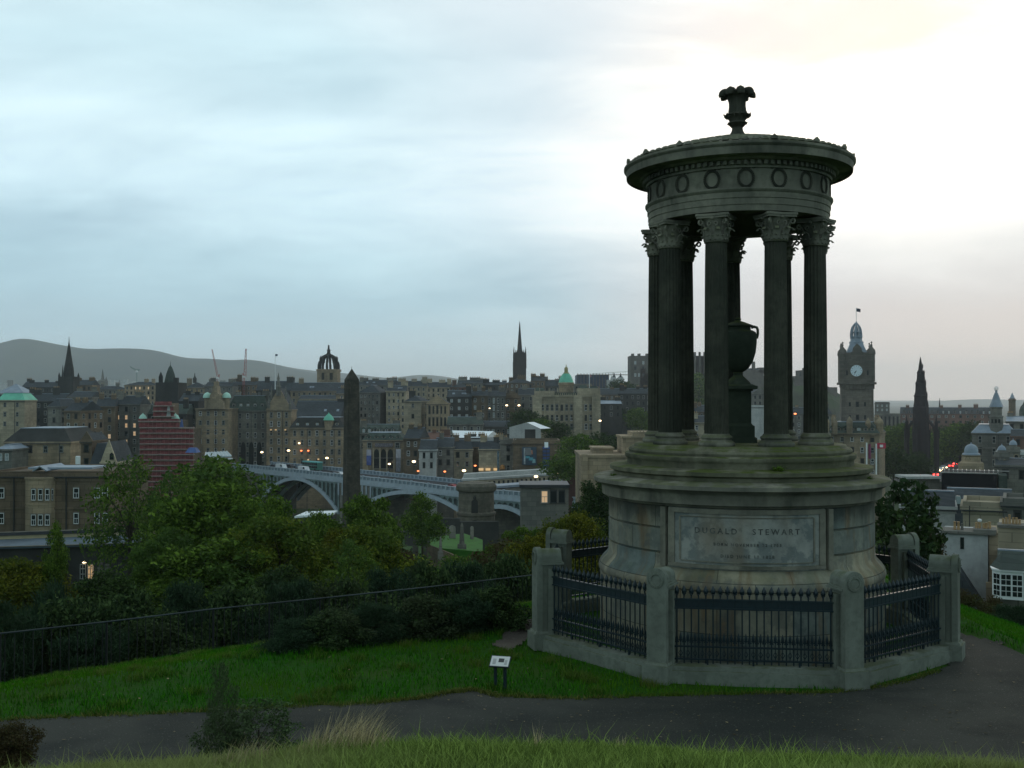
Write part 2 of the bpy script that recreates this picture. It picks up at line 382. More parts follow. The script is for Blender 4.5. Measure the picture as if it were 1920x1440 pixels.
# paths: draped sheets just above the ground
def inside(poly, x, y):
    x = np.asarray(x); r = np.zeros(x.shape, bool); n = len(poly); j = n - 1
    for i in range(n):
        xi, yi = poly[i]; xj, yj = poly[j]
        r ^= ((yi > y) != (yj > y)) & (x < (xj - xi) * (y - yi) / (yj - yi + 1e-12) + xi); j = i
    return r
def drape(name, poly, mat, lift, step, label, cat, wob=.06):
    px = [p[0] for p in poly]; py = [p[1] for p in poly]
    gx = np.arange(min(px) - .2, max(px) + .2, step); gy = np.arange(min(py) - .2, max(py) + .2, step)
    X, Y = np.meshgrid(gx, gy); cx = (X[:-1, :-1] + X[1:, 1:]) / 2; cy = (Y[:-1, :-1] + Y[1:, 1:]) / 2
    ins = inside(poly, cx + wob * vnoise(cx, cy, 5) + wob * .5 * vnoise(cx, cy, 13, 2), cy + wob * vnoise(cx, cy, 6, 4) + wob * .5 * vnoise(cx, cy, 15, 5))
    Z = gz(X, Y) + lift; n = len(gx); jj, ii = np.nonzero(ins); a = jj * n + ii
    Fc = np.stack([a, a + 1, a + n + 1, a + n], 1); used, inv = np.unique(Fc, return_inverse=True)
    V = np.stack([X.ravel(), Y.ravel(), Z.ravel()], 1)[used]
    return tag(link(name, npmesh(name, V, inv.reshape(Fc.shape), mat)), label, cat, kind='structure')
up_edge = [(-60, 1356), (120, 1348), (380, 1337), (560, 1327), (700, 1322), (790, 1312), (850, 1300), (885, 1297), (935, 1308), (1060, 1312), (1250, 1308), (1400, 1303), (1560, 1302), (1680, 1285), (1760, 1262), (1800, 1232), (1802, 1205), (1788, 1186)]
pl = [pix2ground(u, v) for u, v in up_edge] + [pix2ground(1850, 1199), (8.72, 16.5), (9.6, 14.6), (10, 11.6), (-14, 11.6), (-14, pix2ground(-60, 1356)[1])]
PATH = pl
def pathmat(name, c1, c2):
    m, nt, b = newmat(name); T = NT(nt); g = T.n('ShaderNodeNewGeometry'); pos = g.outputs['Position']
    a = T.noise(pos, .7, 5, .6, (.6, 1.4, 1)); f = T.noise(pos, 45, 3, .7); v = T.n('ShaderNodeTexVoronoi'); T.put(v.inputs['Vector'], pos); v.inputs['Scale'].default_value = 55
    big = T.noise(pos, .25, 4, .6); c = T.mix(T.step(a, .38, .68), c1, c2); c = T.mix(T.math('MULTIPLY', T.step(big, .48, .60), .55), c, sc3(c2, 1.5)); c = T.mix(T.math('MULTIPLY', T.step(f, .5, .75), .5), c, sc3(c2, 2.2)); c = T.mix(T.math('MULTIPLY', T.step(v.outputs['Color'], .86, .93), .55), c, (.15, .145, .13))
    T.put(b.inputs['Base Color'], c); b.inputs['Roughness'].default_value = .85; T.bump(f, .9, .012, b); b.inputs['Specular IOR Level'].default_value = .06
    return m
m_path = pathmat('worn tarmac', (.028, .031, .027), (.046, .046, .038))
drape('path', pl, m_path, .02, .09, 'dark worn tarmac path running past the monument', 'path')
fp = [pix2ground(*q, 20) for q in [(1003, 1158), (978, 1166), (945, 1188), (925, 1212), (948, 1222), (985, 1205), (1003, 1192)]]
drape('footpath', fp, pathmat('bare earth', (.060, .052, .044), (.085, .072, .058)), .02, .06, 'narrow bare earth track beside the left fence pier', 'path')
dirt = [(1.85, 5.0), (2.05, 5.9), (2.45, 6.7), (2.9, 7.3), (3.5, 7.6), (4.3, 7.5), (4.9, 7.0), (5.2, 5.0)]
drape('bare_earth', dirt, pathmat('reddish earth', (.100, .062, .040), (.070, .050, .034)), .02, .05, 'patch of bare reddish earth at the lower right of the slope', 'ground')
# grass
def blades(name, x, y, h, wd, lean, mat, label, cat, kind='stuff', tip=1, z=None, dirx=0):
    n = len(x); r = np.random.RandomState(n % 1000); a = r.rand(n) * 2 * pi; zz = gz(x, y) if z is None else z
    dx, dy = np.cos(a) * wd / 2, np.sin(a) * wd / 2; l = r.rand(n) * 2 * pi; ln = lean * h * (.4 + r.rand(n)); lx = np.cos(l) * ln + dirx * h; ly = np.sin(l) * ln
    B1 = np.stack([x - dx, y - dy, zz - .02], 1); B2 = np.stack([x + dx, y + dy, zz - .02], 1)
    C1 = np.stack([x - dx * .7 + lx * .35, y - dy * .7 + ly * .35, zz + h * .55], 1); C2 = np.stack([x + dx * .7 + lx * .35, y + dy * .7 + ly * .35, zz + h * .55], 1)
    Tp = np.stack([x + lx, y + ly, zz + h], 1)
    V = np.concatenate([B1, B2, C1, C2, Tp]); i = np.arange(n)
    Fc = np.concatenate([np.stack([i, i + n, i + 3 * n], 1), np.stack([i, i + 3 * n, i + 2 * n], 1), np.stack([i + 2 * n, i + 3 * n, i + 4 * n], 1)])
    return tag(link(name, npmesh(name, V, Fc, mat, smooth=False)), label, cat, kind=kind)
rs = np.random.RandomState(5)
def octdist(x, y): return np.hypot(x - CX, y - CY)
n = 230000; x = rs.uniform(-13, 16, n); y = 13.2 + 24 * rs.rand(n) ** 1.3
keep = (np.abs(x / y) < .53) & ~inside(PATH, x + .05 * vnoise(x, y, 6), y - .07 - .06 * vnoise(x, y, 4, 3)) & ~inside(fp, x, y) & ((octdist(x, y) > 3.75) | (rs.rand(n) < .15)) & (vnoise(x, y, 1.3, 6) + rs.rand(n) > -.35)
keep &= ~((x < .7) & (y > 25 + .5 * (x + 6.7) + .012 * (x + 6.7) ** 2))
x, y = x[keep], y[keep]; h = .035 + .055 * rs.rand(len(x)) + .03 * np.clip(vnoise(x, y, 1.7, 8), 0, 1)
blades('lawn_grass', x, y, h, .014, .6, M['blade'], 'short green grass covering the lawn round the monument', 'grass')
n = 150000; x = rs.uniform(-5.5, 5.5, n); y = 4.6 + 4.4 * rs.rand(n); keep = (np.abs(x / y) < .52) & ~(inside(dirt, x, y) & (rs.rand(n) < .93)) & (vnoise(x, y, 2.3, 6) + 1.3 * rs.rand(n) > -.2); x, y = x[keep], y[keep]
h = .03 + .07 * rs.rand(len(x)) + .07 * np.clip(vnoise(x, y, 1.2, 8), 0, 1) + .10 * (rs.rand(len(x)) < .02)
blades('slope_grass', x, y, h, .008, .8, M['blade_near'], 'grass on the slope in front of the path at the picture foot', 'grass')
def tuft(u0, u1, v, Y, n, hm, seed, label, dirx=.25, mat='straw', name='dry_grass', wd=.005):
    r = np.random.RandomState(seed); c0, c1 = P(u0, v, Y).x, P(u1, v, Y).x; x = r.uniform(c0, c1, n); y = Y + r.uniform(-.35, .35, n)
    env = np.sin(np.clip((x - c0) / (c1 - c0), .04, .96) * pi) ** .5
    blades(name, x, y, hm * (.5 + .5 * r.rand(n)) * env, wd, .35, M[mat], label, 'grass', dirx=dirx)
tuft(550, 735, 1395, 7.6, 620, .40, 1, 'tall pale dry grass leaning right at the path edge', .45)
tuft(500, 720, 1400, 7.5, 1500, .17, 4, 'dense ankle high green grass below the dry stalks', .2, 'blade_near', 'tall_grass', .008)
tuft(985, 1030, 1400, 7.7, 60, .26, 2, 'thin tuft of dry stalks standing below the information sign', .1)
tuft(1140, 1180, 1400, 7.8, 30, .17, 3, 'small sparse tuft of dry stalks right of the thin tuft', .1)
tuft(395, 520, 1415, 7.2, 220, .24, 6, 'dry stalks leaning among the foot of the near gorse bush', .4)

# fallen leaves and grit
r = np.random.RandomState(12); n = 900; x = r.uniform(-8, 9, n); y = r.uniform(12.3, 20, n); keep = (inside(PATH, x, y) | (r.rand(n) < .25)) & (octdist(x, y) > 3.9); x, y = x[keep], y[keep]; n = len(x)
a = r.rand(n) * 6.28; s_ = .012 + .022 * r.rand(n); z = gz(x, y) + .03 + .02 * ~inside(PATH, x, y); V = []
V = np.concatenate([np.stack([x + s_ * np.cos(a + k * pi / 2) * (1 if k % 2 else .6), y + s_ * np.sin(a + k * pi / 2) * (1 if k % 2 else .6), z + .008 * r.rand(n)], 1) for k in range(4)]); i = np.arange(n)
tag(link('fallen_leaves', npmesh('fallen_leaves', V, np.stack([i, i + n, i + 2 * n, i + 3 * n], 1), leafmat('fallen leaf', (.10, .075, .035), (.26, .21, .12), (.06, .06, .035)), smooth=False)), 'scattered fallen leaves and pale grit on the path and lawn', 'leaves', kind='stuff')
r = np.random.RandomState(21); n = 26000; cx = r.uniform(-10, 4, 260); cy = r.uniform(14.5, 27, 260); ci = r.randint(0, 260, n); x = cx[ci] + r.normal(size=n) * .09; y = cy[ci] + r.normal(size=n) * .09
keep = ~inside(PATH, x, y - .1) & ~inside(fp, x, y) & (octdist(x, y) > 3.95) & (y < 24 + .5 * (x + 6.7) + .012 * (x + 6.7) ** 2); x, y = x[keep], y[keep]
blades('grass_tufts', x, y, .06 + .08 * r.rand(len(x)), .012, .7, leafmat('tuft blades', (.045, .120, .010), (.090, .170, .020), (.110, .130, .030)), 'coarser lighter tufts scattered through the lawn', 'grass')
k_ = [pix2ground(u, v) for u, v in up_edge[:-3]]; n = 7000; t = r.rand(n) * (len(k_) - 1); i0 = t.astype(int); ff = t - i0; kx = np.array([p[0] for p in k_]); ky = np.array([p[1] for p in k_])
x = kx[i0] * (1 - ff) + kx[i0 + 1] * ff; y = ky[i0] * (1 - ff) + ky[i0 + 1] * ff + r.normal(size=n) * .05 + .02 + .05 * vnoise(x, x, 5); x = x + r.normal(size=n) * .03
blades('verge_grass', x, y, .03 + .05 * r.rand(n), .013, .9, leafmat('verge blades', (.080, .120, .018), (.150, .150, .040), (.060, .110, .012)), 'trampled yellowing grass along the edge of the path', 'grass')
# ---------------------------------------------------------------- the monument
mon = root('monument', (CX, CY, 0), 'round stone temple monument of nine fluted columns on a drum podium', 'monument')
VA = atan2(-CY, -CX)                      # direction from the monument towards the camera
# podium: drum with torus foot, two sunk courses, projecting cornice
m_pod = stone('podium stone', (.300, .298, .245), (.205, .212, .180), (.045, .044, .034), .8, .6, 6, moss=.35, bumpd=.006)
nt = m_pod.node_tree; T = NT(nt); b = nt.nodes['Principled BSDF']
tcn = T.n('ShaderNodeTexCoord'); so = T.n('ShaderNodeSeparateXYZ'); T.put(so.inputs[0], tcn.outputs['Object'])
ang = T.math('MULTIPLY', T.math('ARCTAN2', so.outputs[1], so.outputs[0]), 2.4)
cc = T.n('ShaderNodeCombineXYZ'); T.put(cc.inputs[0], ang); T.put(cc.inputs[1], T.math('ADD', so.outputs[2], -.117 + .0))
br = T.n('ShaderNodeTexBrick'); T.put(br.inputs['Vector'], cc.outputs[0])
br.inputs['Scale'].default_value = 1; br.inputs['Brick Width'].default_value = 1.15; br.inputs['Row Height'].default_value = .421; br.inputs['Mortar Size'].default_value = .006
br.inputs['Color1'].default_value = (1.12, 1.02, .86, 1); br.inputs['Color2'].default_value = (.58, .72, .80, 1); br.inputs['Mortar'].default_value = (.30, .30, .28, 1); br.inputs['Bias'].default_value = -.1
old = b.inputs['Base Color'].links[0].from_socket
br2 = T.n('ShaderNodeTexVoronoi'); c1 = T.mix(1.0, old, br.outputs[0], 'MULTIPLY')
# rusty and green run-off stains
s1 = T.noise(cc.outputs[0], 2.2, 4, .6, (1.4, .25, 1)); s2 = T.noise(cc.outputs[0], 1.1, 4, .6, (1.8, .4, 1)); cl = T.noise(cc.outputs[0], 1.9, 6, .65)
c1 = T.mix(T.math('MULTIPLY', T.step(s1, .50, .66), .65), c1, (.170, .110, .055)); c1 = T.mix(T.math('MULTIPLY', T.step(s2, .55, .75), .4), c1, (.085, .105, .070))
c1 = T.mix(T.math('MULTIPLY', T.step(cl, .50, .56), .35), c1, (.060, .075, .078)); c1 = T.mix(T.math('MULTIPLY', T.step(cl, .36, .44), .0), c1, (.3, .3, .3))
# streaky near black fade towards the top of the drum, below the cornice
T.put(b.inputs['Base Color'], T.mix(T.math('MULTIPLY', T.step(T.math('ADD', so.outputs[2], T.math('MULTIPLY', T.noise(cc.outputs[0], 5, 4, .6, (1, .2, 1)), .5)), 2.42, 2.80), .75), c1, (.024, .027, .022)))
pod = MB()
pod.lathe([(2.585, -.3), (2.585, 1.20), (2.565, 1.215), (2.565, 1.235), (2.60, 1.25), (2.612, 1.30), (2.595, 1.37), (2.54, 1.45), (2.46, 1.53), (2.425, 1.60),
           (2.42, 1.775), (2.375, 1.785), (2.375, 1.803), (2.42, 1.813), (2.418, 2.196), (2.373, 2.206), (2.373, 2.224), (2.418, 2.234), (2.415, 2.60)], 160, (CX, CY, 0))
podo = part('podium', pod, m_pod, mon, 40)
cor = MB(); cor.lathe([(2.40, 2.585), (2.47, 2.60), (2.50, 2.64), (2.54, 2.65), (2.55, 2.80), (2.57, 2.83), (2.63, 2.86), (2.67, 2.89), (2.70, 2.90), (2.70, 2.965), (2.68, 2.98), (2.30, 3.03)], 160, (CX, CY, 0))
part('podium_cornice', cor, M['stone_mon'], mon, 40)
stp = MB(); rr = random.Random(3)
stp.lathe([(2.33, 3.0), (2.33, 3.08), (2.36, 3.10), (2.395, 3.115), (2.40, 3.18), (2.385, 3.19), (2.05, 3.22)], 160, (CX, CY, 0))
stp.lathe([(2.07, 3.20), (2.07, 3.30), (2.095, 3.33), (2.11, 3.35), (2.11, 3.405), (2.09, 3.42), (2.00, 3.43)], 160, (CX, CY, 0))
stp.lathe([(2.01, 3.40), (2.03, 3.43), (2.045, 3.47), (2.03, 3.51), (1.99, 3.53), (1.95, 3.535), (1.94, 3.555), (1.92, 3.575), (1.90, 3.585), (.2, 3.60)], 160, (CX, CY, 0))
part('steps', stp, M['stone_step'], mon, 40)
# inscription panel, following the curve of the drum
PA = rad(-98.6); PH = rad(31.5)
def arcslab(mb, r0, r1, a0, a1, z0, z1, n=36):
    vs = []; fs = []
    for i in range(n + 1):
        a = a0 + (a1 - a0) * i / n
        for r in (r0, r1):
            for z in (z0, z1): vs.append((CX + r * cos(a), CY + r * sin(a), z))
    for i in range(n):
        o = i * 4; p = o + 4
        fs += [(o, p, p + 1, o + 1), (o + 2, o + 3, p + 3, p + 2), (o + 1, p + 1, p + 3, o + 3), (o, o + 2, p + 2, p)]
    fs += [(0, 1, 3, 2), (n * 4, n * 4 + 2, n * 4 + 3, n * 4 + 1)]
    mb.add(vs, fs)
pn = MB(); arcslab(pn, 2.38, 2.452, PA - PH, PA + PH, 1.575, 2.585); m_pan = stone('inscription panel stone', (.300, .305, .265), (.215, .225, .200), (.05, .055, .05), 1.2, .25, 7, bumpd=.004)
nt2 = m_pan.node_tree; T2 = NT(nt2); b2_ = nt2.nodes['Principled BSDF']; g2_ = T2.n('ShaderNodeNewGeometry'); o2_ = b2_.inputs['Base Color'].links[0].from_socket
cA = T2.noise(g2_.outputs['Position'], 2.6, 6, .62); cB = T2.noise(g2_.outputs['Position'], 1.1, 3, .5, (1, 1, .35)); c2_ = T2.mix(T2.math('MULTIPLY', T2.step(cA, .50, .57), .55), o2_, (.085, .110, .110))
c2_ = T2.mix(T2.math('MULTIPLY', T2.step(cB, .50, .64), .6), c2_, (.185, .140, .088)); T2.put(b2_.inputs['Base Color'], c2_)
pno = part('inscription_panel', pn, m_pan, mon, 30)
fr = MB()
for sgn in (-1, 1):
    arcslab(fr, 2.40, 2.475, PA + sgn * PH - .001 - rad(2.6) * (sgn > 0), PA + sgn * PH + rad(2.6) * (sgn < 0) + .001, 1.66, 2.50, 3)
    arcslab(fr, 2.40, 2.50, PA + sgn * (PH + rad(2.2)) - rad(1.1), PA + sgn * (PH + rad(2.2)) + rad(1.1), 1.58, 2.583, 3)
    q = PA + sgn * (PH - rad(5.0)); arcslab(fr, 2.43, 2.466, q - rad(.35), q + rad(.35), 1.715, 2.44, 2)
arcslab(fr, 2.40, 2.478, PA - PH + .002, PA + PH - .002, 2.503, 2.582); arcslab(fr, 2.40, 2.49, PA - PH + .002, PA + PH - .002, 1.60, 1.657)
arcslab(fr, 2.43, 2.466, PA - PH + rad(5.4), PA + PH - rad(5.4), 2.442, 2.458); arcslab(fr, 2.43, 2.466, PA - PH + rad(5.4), PA + PH - rad(5.4), 1.70, 1.714)
link_ = part('panel_frame', fr, M['stone_mon'], mon); 
def bent_text(s, width, zc, rad_, depth, mat):
    cu = bpy.data.curves.new('lettering', 'FONT'); cu.body = s; cu.extrude = .5; cu.align_x = 'CENTER'; cu.space_character = 1.5; cu.resolution_u = 3; cu.offset = .012
    o = bpy.data.objects.new('tmp_text', cu); COL.objects.link(o); bpy.context.view_layer.update()
    me = bpy.data.meshes.new_from_object(o.evaluated_get(bpy.context.evaluated_depsgraph_get())); bpy.data.objects.remove(o)
    co = [v.co.copy() for v in me.vertices]; x0 = min(c.x for c in co); x1 = max(c.x for c in co); y1 = max(c.y for c in co); k = width / (x1 - x0)
    for v in me.vertices:
        a = PA + ((v.co.x - (x0 + x1) / 2) * k) / rad_; r = rad_ + (v.co.z) * depth
        v.co = (r * cos(a), r * sin(a), zc + (v.co.y - y1 / 2) * k)
    me.materials.clear(); me.materials.append(mat); me.name = 'lettering'
    return link('lettering', me, parent=mon)
m_let = plain('blackened lettering', (.125, .130, .115), .9, 0, .6, 12)
for s, wd_, z_ in (('DUGALD   STEWART', 1.74, 2.225), ('BORN NOVEMBER 22 1753', 1.10, 2.005), ('DIED JUNE 11 1828', .87, 1.815)):
    lo = bent_text(s, wd_, z_, 2.4535, .008, m_let)
    lo.parent = pno; lo.name = 'lettering'
# columns
RC = 1.49; ZB, ZT = 3.585, 7.70
def flute(a, z): 
    q = (a * 20 / (2 * pi)) % 1.0
    return 1 - .085 * sin(pi * q) ** .7
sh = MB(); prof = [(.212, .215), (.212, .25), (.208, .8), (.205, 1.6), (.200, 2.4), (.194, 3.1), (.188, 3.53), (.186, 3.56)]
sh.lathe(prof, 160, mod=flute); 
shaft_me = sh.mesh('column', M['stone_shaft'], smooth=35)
bs = MB(); bs.lathe([(.30, 0), (.315, .02), (.315, .055), (.295, .08), (.265, .095), (.255, .12), (.27, .135), (.275, .155), (.262, .175), (.235, .19), (.222, .22)], 40)
base_me = bs.mesh('column_base', M['stone_mon'], smooth=40)
cp = MB(); h0 = 3.55
cp.lathe([(.196, h0), (.212, h0 + .012), (.196, h0 + .03), (.182, h0 + .04), (.185, h0 + .15), (.195, h0 + .28), (.225, h0 + .38), (.245, h0 + .42), (.2, h0 + .43)], 32)
def leaf(mb, a, r0, z0, h, wd, curl, out):
    pts = []
    for t in (0, .25, .5, .75, .92, 1.0, 1.06):
        r = r0 + out * t ** 2.2 * .45 + (curl * max(0, t - .72) ** 1.2 * 3.2); z = z0 + h * (t if t < .95 else .95 - (t - .95) * 2.2); ww = wd * (1 - .15 * t) * (1 if t < .9 else .55)
        pts.append((r, z, ww))
    vs = []
    for r, z, ww in pts:
        for s in (-1, 0, 1):
            for d in (0, .028): vs.append(((r + d + .01 * (s == 0)) * cos(a) - s * ww / 2 * sin(a), (r + d + .01 * (s == 0)) * sin(a) + s * ww / 2 * cos(a), z))
    fs = []
    for j in range(len(pts) - 1):
        o = j * 6; p = o + 6
        for s in (0, 2): fs += [(o + s, o + s + 2, p + s + 2, p + s), (o + s + 1, p + s + 1, p + s + 3, o + s + 3)]
        fs += [(o, p, p + 1, o + 1), (o + 4, o + 5, p + 5, p + 4)]
    e = (len(pts) - 1) * 6; fs += [(0, 1, 3, 2), (2, 3, 5, 4), (e, e + 2, e + 3, e + 1), (e + 2, e + 4, e + 5, e + 3)]
    mb.add(vs, fs)
for i in range(16): leaf(cp, 2 * pi * i / 16, .180, h0 + .03, .11, .06, .025, .05)
for i in range(8): leaf(cp, 2 * pi * (i + .5) / 8, .184, h0 + .05, .22, .135, .075, .10)
for i in range(4):
    a = pi / 4 + i * pi / 2
    pts = []                               # corner volutes: a stalk that rises and rolls under the abacus corner
    for t in np.linspace(0, 1, 16):
        if t < .45: q = t / .45; r = .195 + .095 * q ** 1.5; z = h0 + .20 + .19 * q
        else:
            q = (t - .45) / .55; th = pi * .5 + .2 - q * 2.15 * pi; R_ = .052 * (1 - .62 * q); r = .300 + R_ * cos(th) ; z = h0 + .345 + R_ * sin(th)
        pts.append((r * cos(a), r * sin(a), z))
    cp.tube(pts, .024, 6, r2=.014)
    for s in (-1, 1):
        b0 = i * pi / 2; pts = []          # paired inner scrolls in the middle of each face
        for t in np.linspace(0, 1, 14):
            th = -pi * .5 + s * 0 + t * 2.1 * pi; R_ = .042 * (1 - .6 * t); u_ = s * (.052 + R_ * cos(th)); z = h0 + .32 + R_ * sin(th); r = .232
            pts.append((r * cos(b0) - u_ * sin(b0), r * sin(b0) + u_ * cos(b0), z))
        cp.tube(pts, .013, 5, r2=.008)
    cp.lathe([(.01, -.02), (.034, 0), (.034, .03), (.01, .045)], 8, (.245 * cos(i * pi / 2), .245 * sin(i * pi / 2), h0 + .40))
ab = []
for i in range(4):
    a = pi / 4 + i * pi / 2; ab.append((.375 * cos(a - .07), .375 * sin(a - .07))); ab.append((.375 * cos(a + .07), .375 * sin(a + .07)))
    for t in (.2, .4, .6, .8):
        q = a + pi / 2 * t; rr_ = .375 - .128 * sin(pi * t) ** .8; ab.append((rr_ * cos(q), rr_ * sin(q)))
cp.prism(ab, .035, 'z', (0, 0, h0 + .415)); cp.prism([(x * 1.05, y * 1.05) for x, y in ab], .04, 'z', (0, 0, h0 + .45 + .0015))
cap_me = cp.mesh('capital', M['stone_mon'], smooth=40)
for i in range(9):
    a = VA + rad(14.4) * -1 + i * rad(40)
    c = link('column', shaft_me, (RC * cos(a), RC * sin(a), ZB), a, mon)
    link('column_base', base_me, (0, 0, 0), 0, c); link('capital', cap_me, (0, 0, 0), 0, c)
# entablature: ring beam open underneath
ent = MB()
def ring(mb, prof, n=180, k=None):
    "closed profile revolved"
    vs = []; m_ = len(prof)
    for r, z in prof:
        for i in range(n): a = 2 * pi * i / n; vs.append((CX + r * cos(a), CY + r * sin(a), z))
    fs = [(j * n + i, j * n + (i + 1) % n, ((j + 1) % m_) * n + (i + 1) % n, ((j + 1) % m_) * n + i) for j in range(m_) for i in range(n)]
    mb.add(vs, fs, k)
ring(ent, [(1.30, 7.665), (1.655, 7.665), (1.655, 7.77), (1.670, 7.775), (1.670, 7.885), (1.685, 7.89), (1.685, 7.985), (1.705, 8.00), (1.725, 8.03), (1.725, 8.055), (1.66, 8.065), (1.66, 8.40), (1.30, 8.40)])
part('architrave_and_frieze', ent, m_pod if False else M['stone_mon'], mon, 30)
cr_ = MB(); ring(cr_, [(1.2, 8.401), (1.70, 8.401), (1.71, 8.44), (1.70, 8.445), (1.70, 8.52), (1.80, 8.53), (1.83, 8.565), (1.99, 8.575), (2.06, 8.60), (2.06, 8.565), (2.075, 8.565), (2.085, 8.69), (2.10, 8.70), (2.125, 8.73), (2.125, 8.765), (2.08, 8.785), (1.9, 8.80), (1.2, 8.80)])
for i in range(96):
    a = 2 * pi * i / 96; cr_.box((CX + 1.735 * cos(a), CY + 1.735 * sin(a), 8.447), (.075, .062, .07), a)
part('cornice', cr_, M['stone_mon'], mon, 30)
cl_ = MB(); cl_.lathe([(1.31, 0), (1.31, .03), (.9, .12), (.3, .17), (.02, .18)], 64, (CX, CY, 8.30)); part('inner_dome', cl_, M['stone_mon'], mon, 40)
# wreaths on the frieze
wr = MB()
for i in range(28):
    t = 2 * pi * i / 28; 
    for s in (-1, 1):
        c = Vector((0, .125 * cos(t) , .150 * sin(t))); tdir = Vector((0, -sin(t), cos(t))) if s > 0 else Vector((0, -sin(t), cos(t)))
        p = c * (1 + .09 * s); q = p + tdir * .035 + c.normalized() * .012 * s
        wr.tube([p - tdir * .018 + Vector((.008, 0, 0)), (p + q) / 2 + Vector((.018, 0, 0)), q + Vector((.008, 0, 0))], .008, 5, r2=.004)
wr.tube([(0.006, .125 * cos(t), .150 * sin(t)) for t in np.linspace(0, 2 * pi, 30)], .009, 6)
for s in (-1, 1): wr.tube([(.006, s * .03, .16), (.012, s * .09, .185), (.006, s * .13, .165), (.006, s * .16, .18)], .009, 5)
wr_me = wr.mesh('wreath', M['stone_shaft'], smooth=50)
ento = [o for o in bpy.data.objects if o.name.startswith('architrave')][0]
for i in range(18):
    a = VA + rad(4.9 + 20 * i); link('wreath', wr_me, (1.663 * cos(a), 1.663 * sin(a), 8.225), a, ento)
# roof with rows of laurel-leaf tiles, rim ornaments and finial
rf = MB(); rf.lathe([(2.09, 8.785), (1.5, 8.97), (.9, 9.13), (.45, 9.24), (.22, 9.32), (.17, 9.36), (.1, 9.37)], 96, (CX, CY, 0))
for j in range(9):
    r = 1.98 - j * .19; nn = max(12, int(2 * pi * r / .16)); z = float(np.interp(r, [.2, .45, .9, 1.5, 2.09], [9.32, 9.24, 9.13, 8.97, 8.785]))
    for i in range(nn):
        a = 2 * pi * (i + .5 * (j % 2)) / nn; rf.box((CX + r * cos(a), CY + r * sin(a), z - .012), (.15, .12, .05), a, taper=.55)
roof = part('roof', rf, M['stone_mon'], mon, 30)
an = MB(); an.prism([(-.05, 0), (.05, 0), (.06, .035), (.025, .06), (.0, .085), (-.025, .06), (-.06, .035)], .05, 'x', (-.03, 0, 0)); an.box((-.09, 0, 0), (.14, .05, .05), taper=.6)
an_me = an.mesh('antefix', M['stone_mon'])
for i in range(16):
    a = VA + rad(17 + 22.5 * i); link('antefix', an_me, (2.085 * cos(a), 2.085 * sin(a), 8.80), a, roof)
fi = MB(); fz = 9.33
def ffl(a, z): return 1 + .05 * sin(a * 12)
fi.lathe([(.19, 0), (.185, .03), (.14, .06), (.11, .11), (.098, .17), (.105, .19)], 32, (CX, CY, fz))
fi.lathe([(.10, .18), (.155, .24), (.185, .255), (.18, .27), (.14, .29), (.150, .33), (.19, .38), (.235, .405), (.215, .43), (.17, .43)], 32, (CX, CY, fz), mod=ffl)
fi.lathe([(.165, .42), (.160, .50), (.150, .58), (.152, .66), (.175, .735), (.215, .79), (.25, .83), (.2, .85)], 40, (CX, CY, fz), mod=lambda a, z: 1 + .045 * sin(a * 16))
for i in range(8):
    a = VA + .25 + i * pi / 4; pts = []
    for t in np.linspace(0, 1, 9):
        th = pi * .80 - t * pi * .92; pts.append((CX + (.225 + .062 * cos(th)) * cos(a), CY + (.225 + .062 * cos(th)) * sin(a), fz + .785 + .055 * sin(th)))
    fi.tube(pts, .082, 8, r2=.066)
for i in range(12):
    a = i * pi / 6; fi.tube([(CX + .19 * cos(a), CY + .19 * sin(a), fz + .37), (CX + .245 * cos(a), CY + .245 * sin(a), fz + .41), (CX + .255 * cos(a), CY + .255 * sin(a), fz + .435)], .022, 5, r2=.01)
part('finial', fi, M['stone_shaft'], roof, 50)
roof_child = roof
# urn on its pedestal between the columns
ur = root('urn', (CX, CY, 3.6), 'large lidded stone urn with two handles on a square pedestal inside the columns', 'urn')
m_urn = stone('urn stone', (.060, .072, .050), (.036, .046, .032), (.018, .022, .015), 1.2, .5, 8, moss=.6, bumpd=.004)
ua = rad(-100)
pd = MB(); pd.box((CX, CY, 3.59), (.66, .66, .10), ua); pd.box((CX, CY, 3.69), (.58, .58, .22), ua); pd.box((CX, CY, 3.91), (.54, .54, .05), ua, taper=.86); pd.box((CX, CY, 3.96), (.46, .46, .60), ua)
pd.box((CX, CY, 4.56), (.52, .52, .03), ua); pd.box((CX, CY, 4.592), (.68, .68, .06), ua); pd.box((CX, CY, 4.653), (.62, .62, .03), ua, taper=.8)
part('pedestal', pd, m_urn, ur)
ub = MB(); ub.lathe([(.235, 4.68), (.22, 4.72), (.15, 4.79), (.095, 4.84), (.085, 4.87), (.10, 4.89), (.085, 4.91), (.12, 4.93), (.19, 4.98), (.27, 5.10), (.325, 5.28), (.345, 5.46), (.345, 5.60), (.325, 5.66), (.27, 5.69), (.235, 5.70), (.235, 5.76), (.255, 5.77)], 48, (CX, CY, 0))
ubo = part('urn_body', ub, m_urn, ur, 40)
ul = MB(); ul.lathe([(.28, 5.765), (.285, 5.785), (.22, 5.81), (.12, 5.85), (.06, 5.87), (.05, 5.885), (.065, 5.91), (.03, 5.935)], 32, (CX, CY, 0)); part('lid', ul, m_urn, ur, 40)
for s in (-1, 1):
    a = VA + pi / 2 * s; h_ = MB()
    h_.tube([(CX + r * cos(a), CY + r * sin(a), z) for r, z in ((.24, 5.745), (.30, 5.76), (.345, 5.745), (.362, 5.70), (.362, 5.62), (.345, 5.54))], .026, 8); part('handle', h_, m_urn, ur, 60)
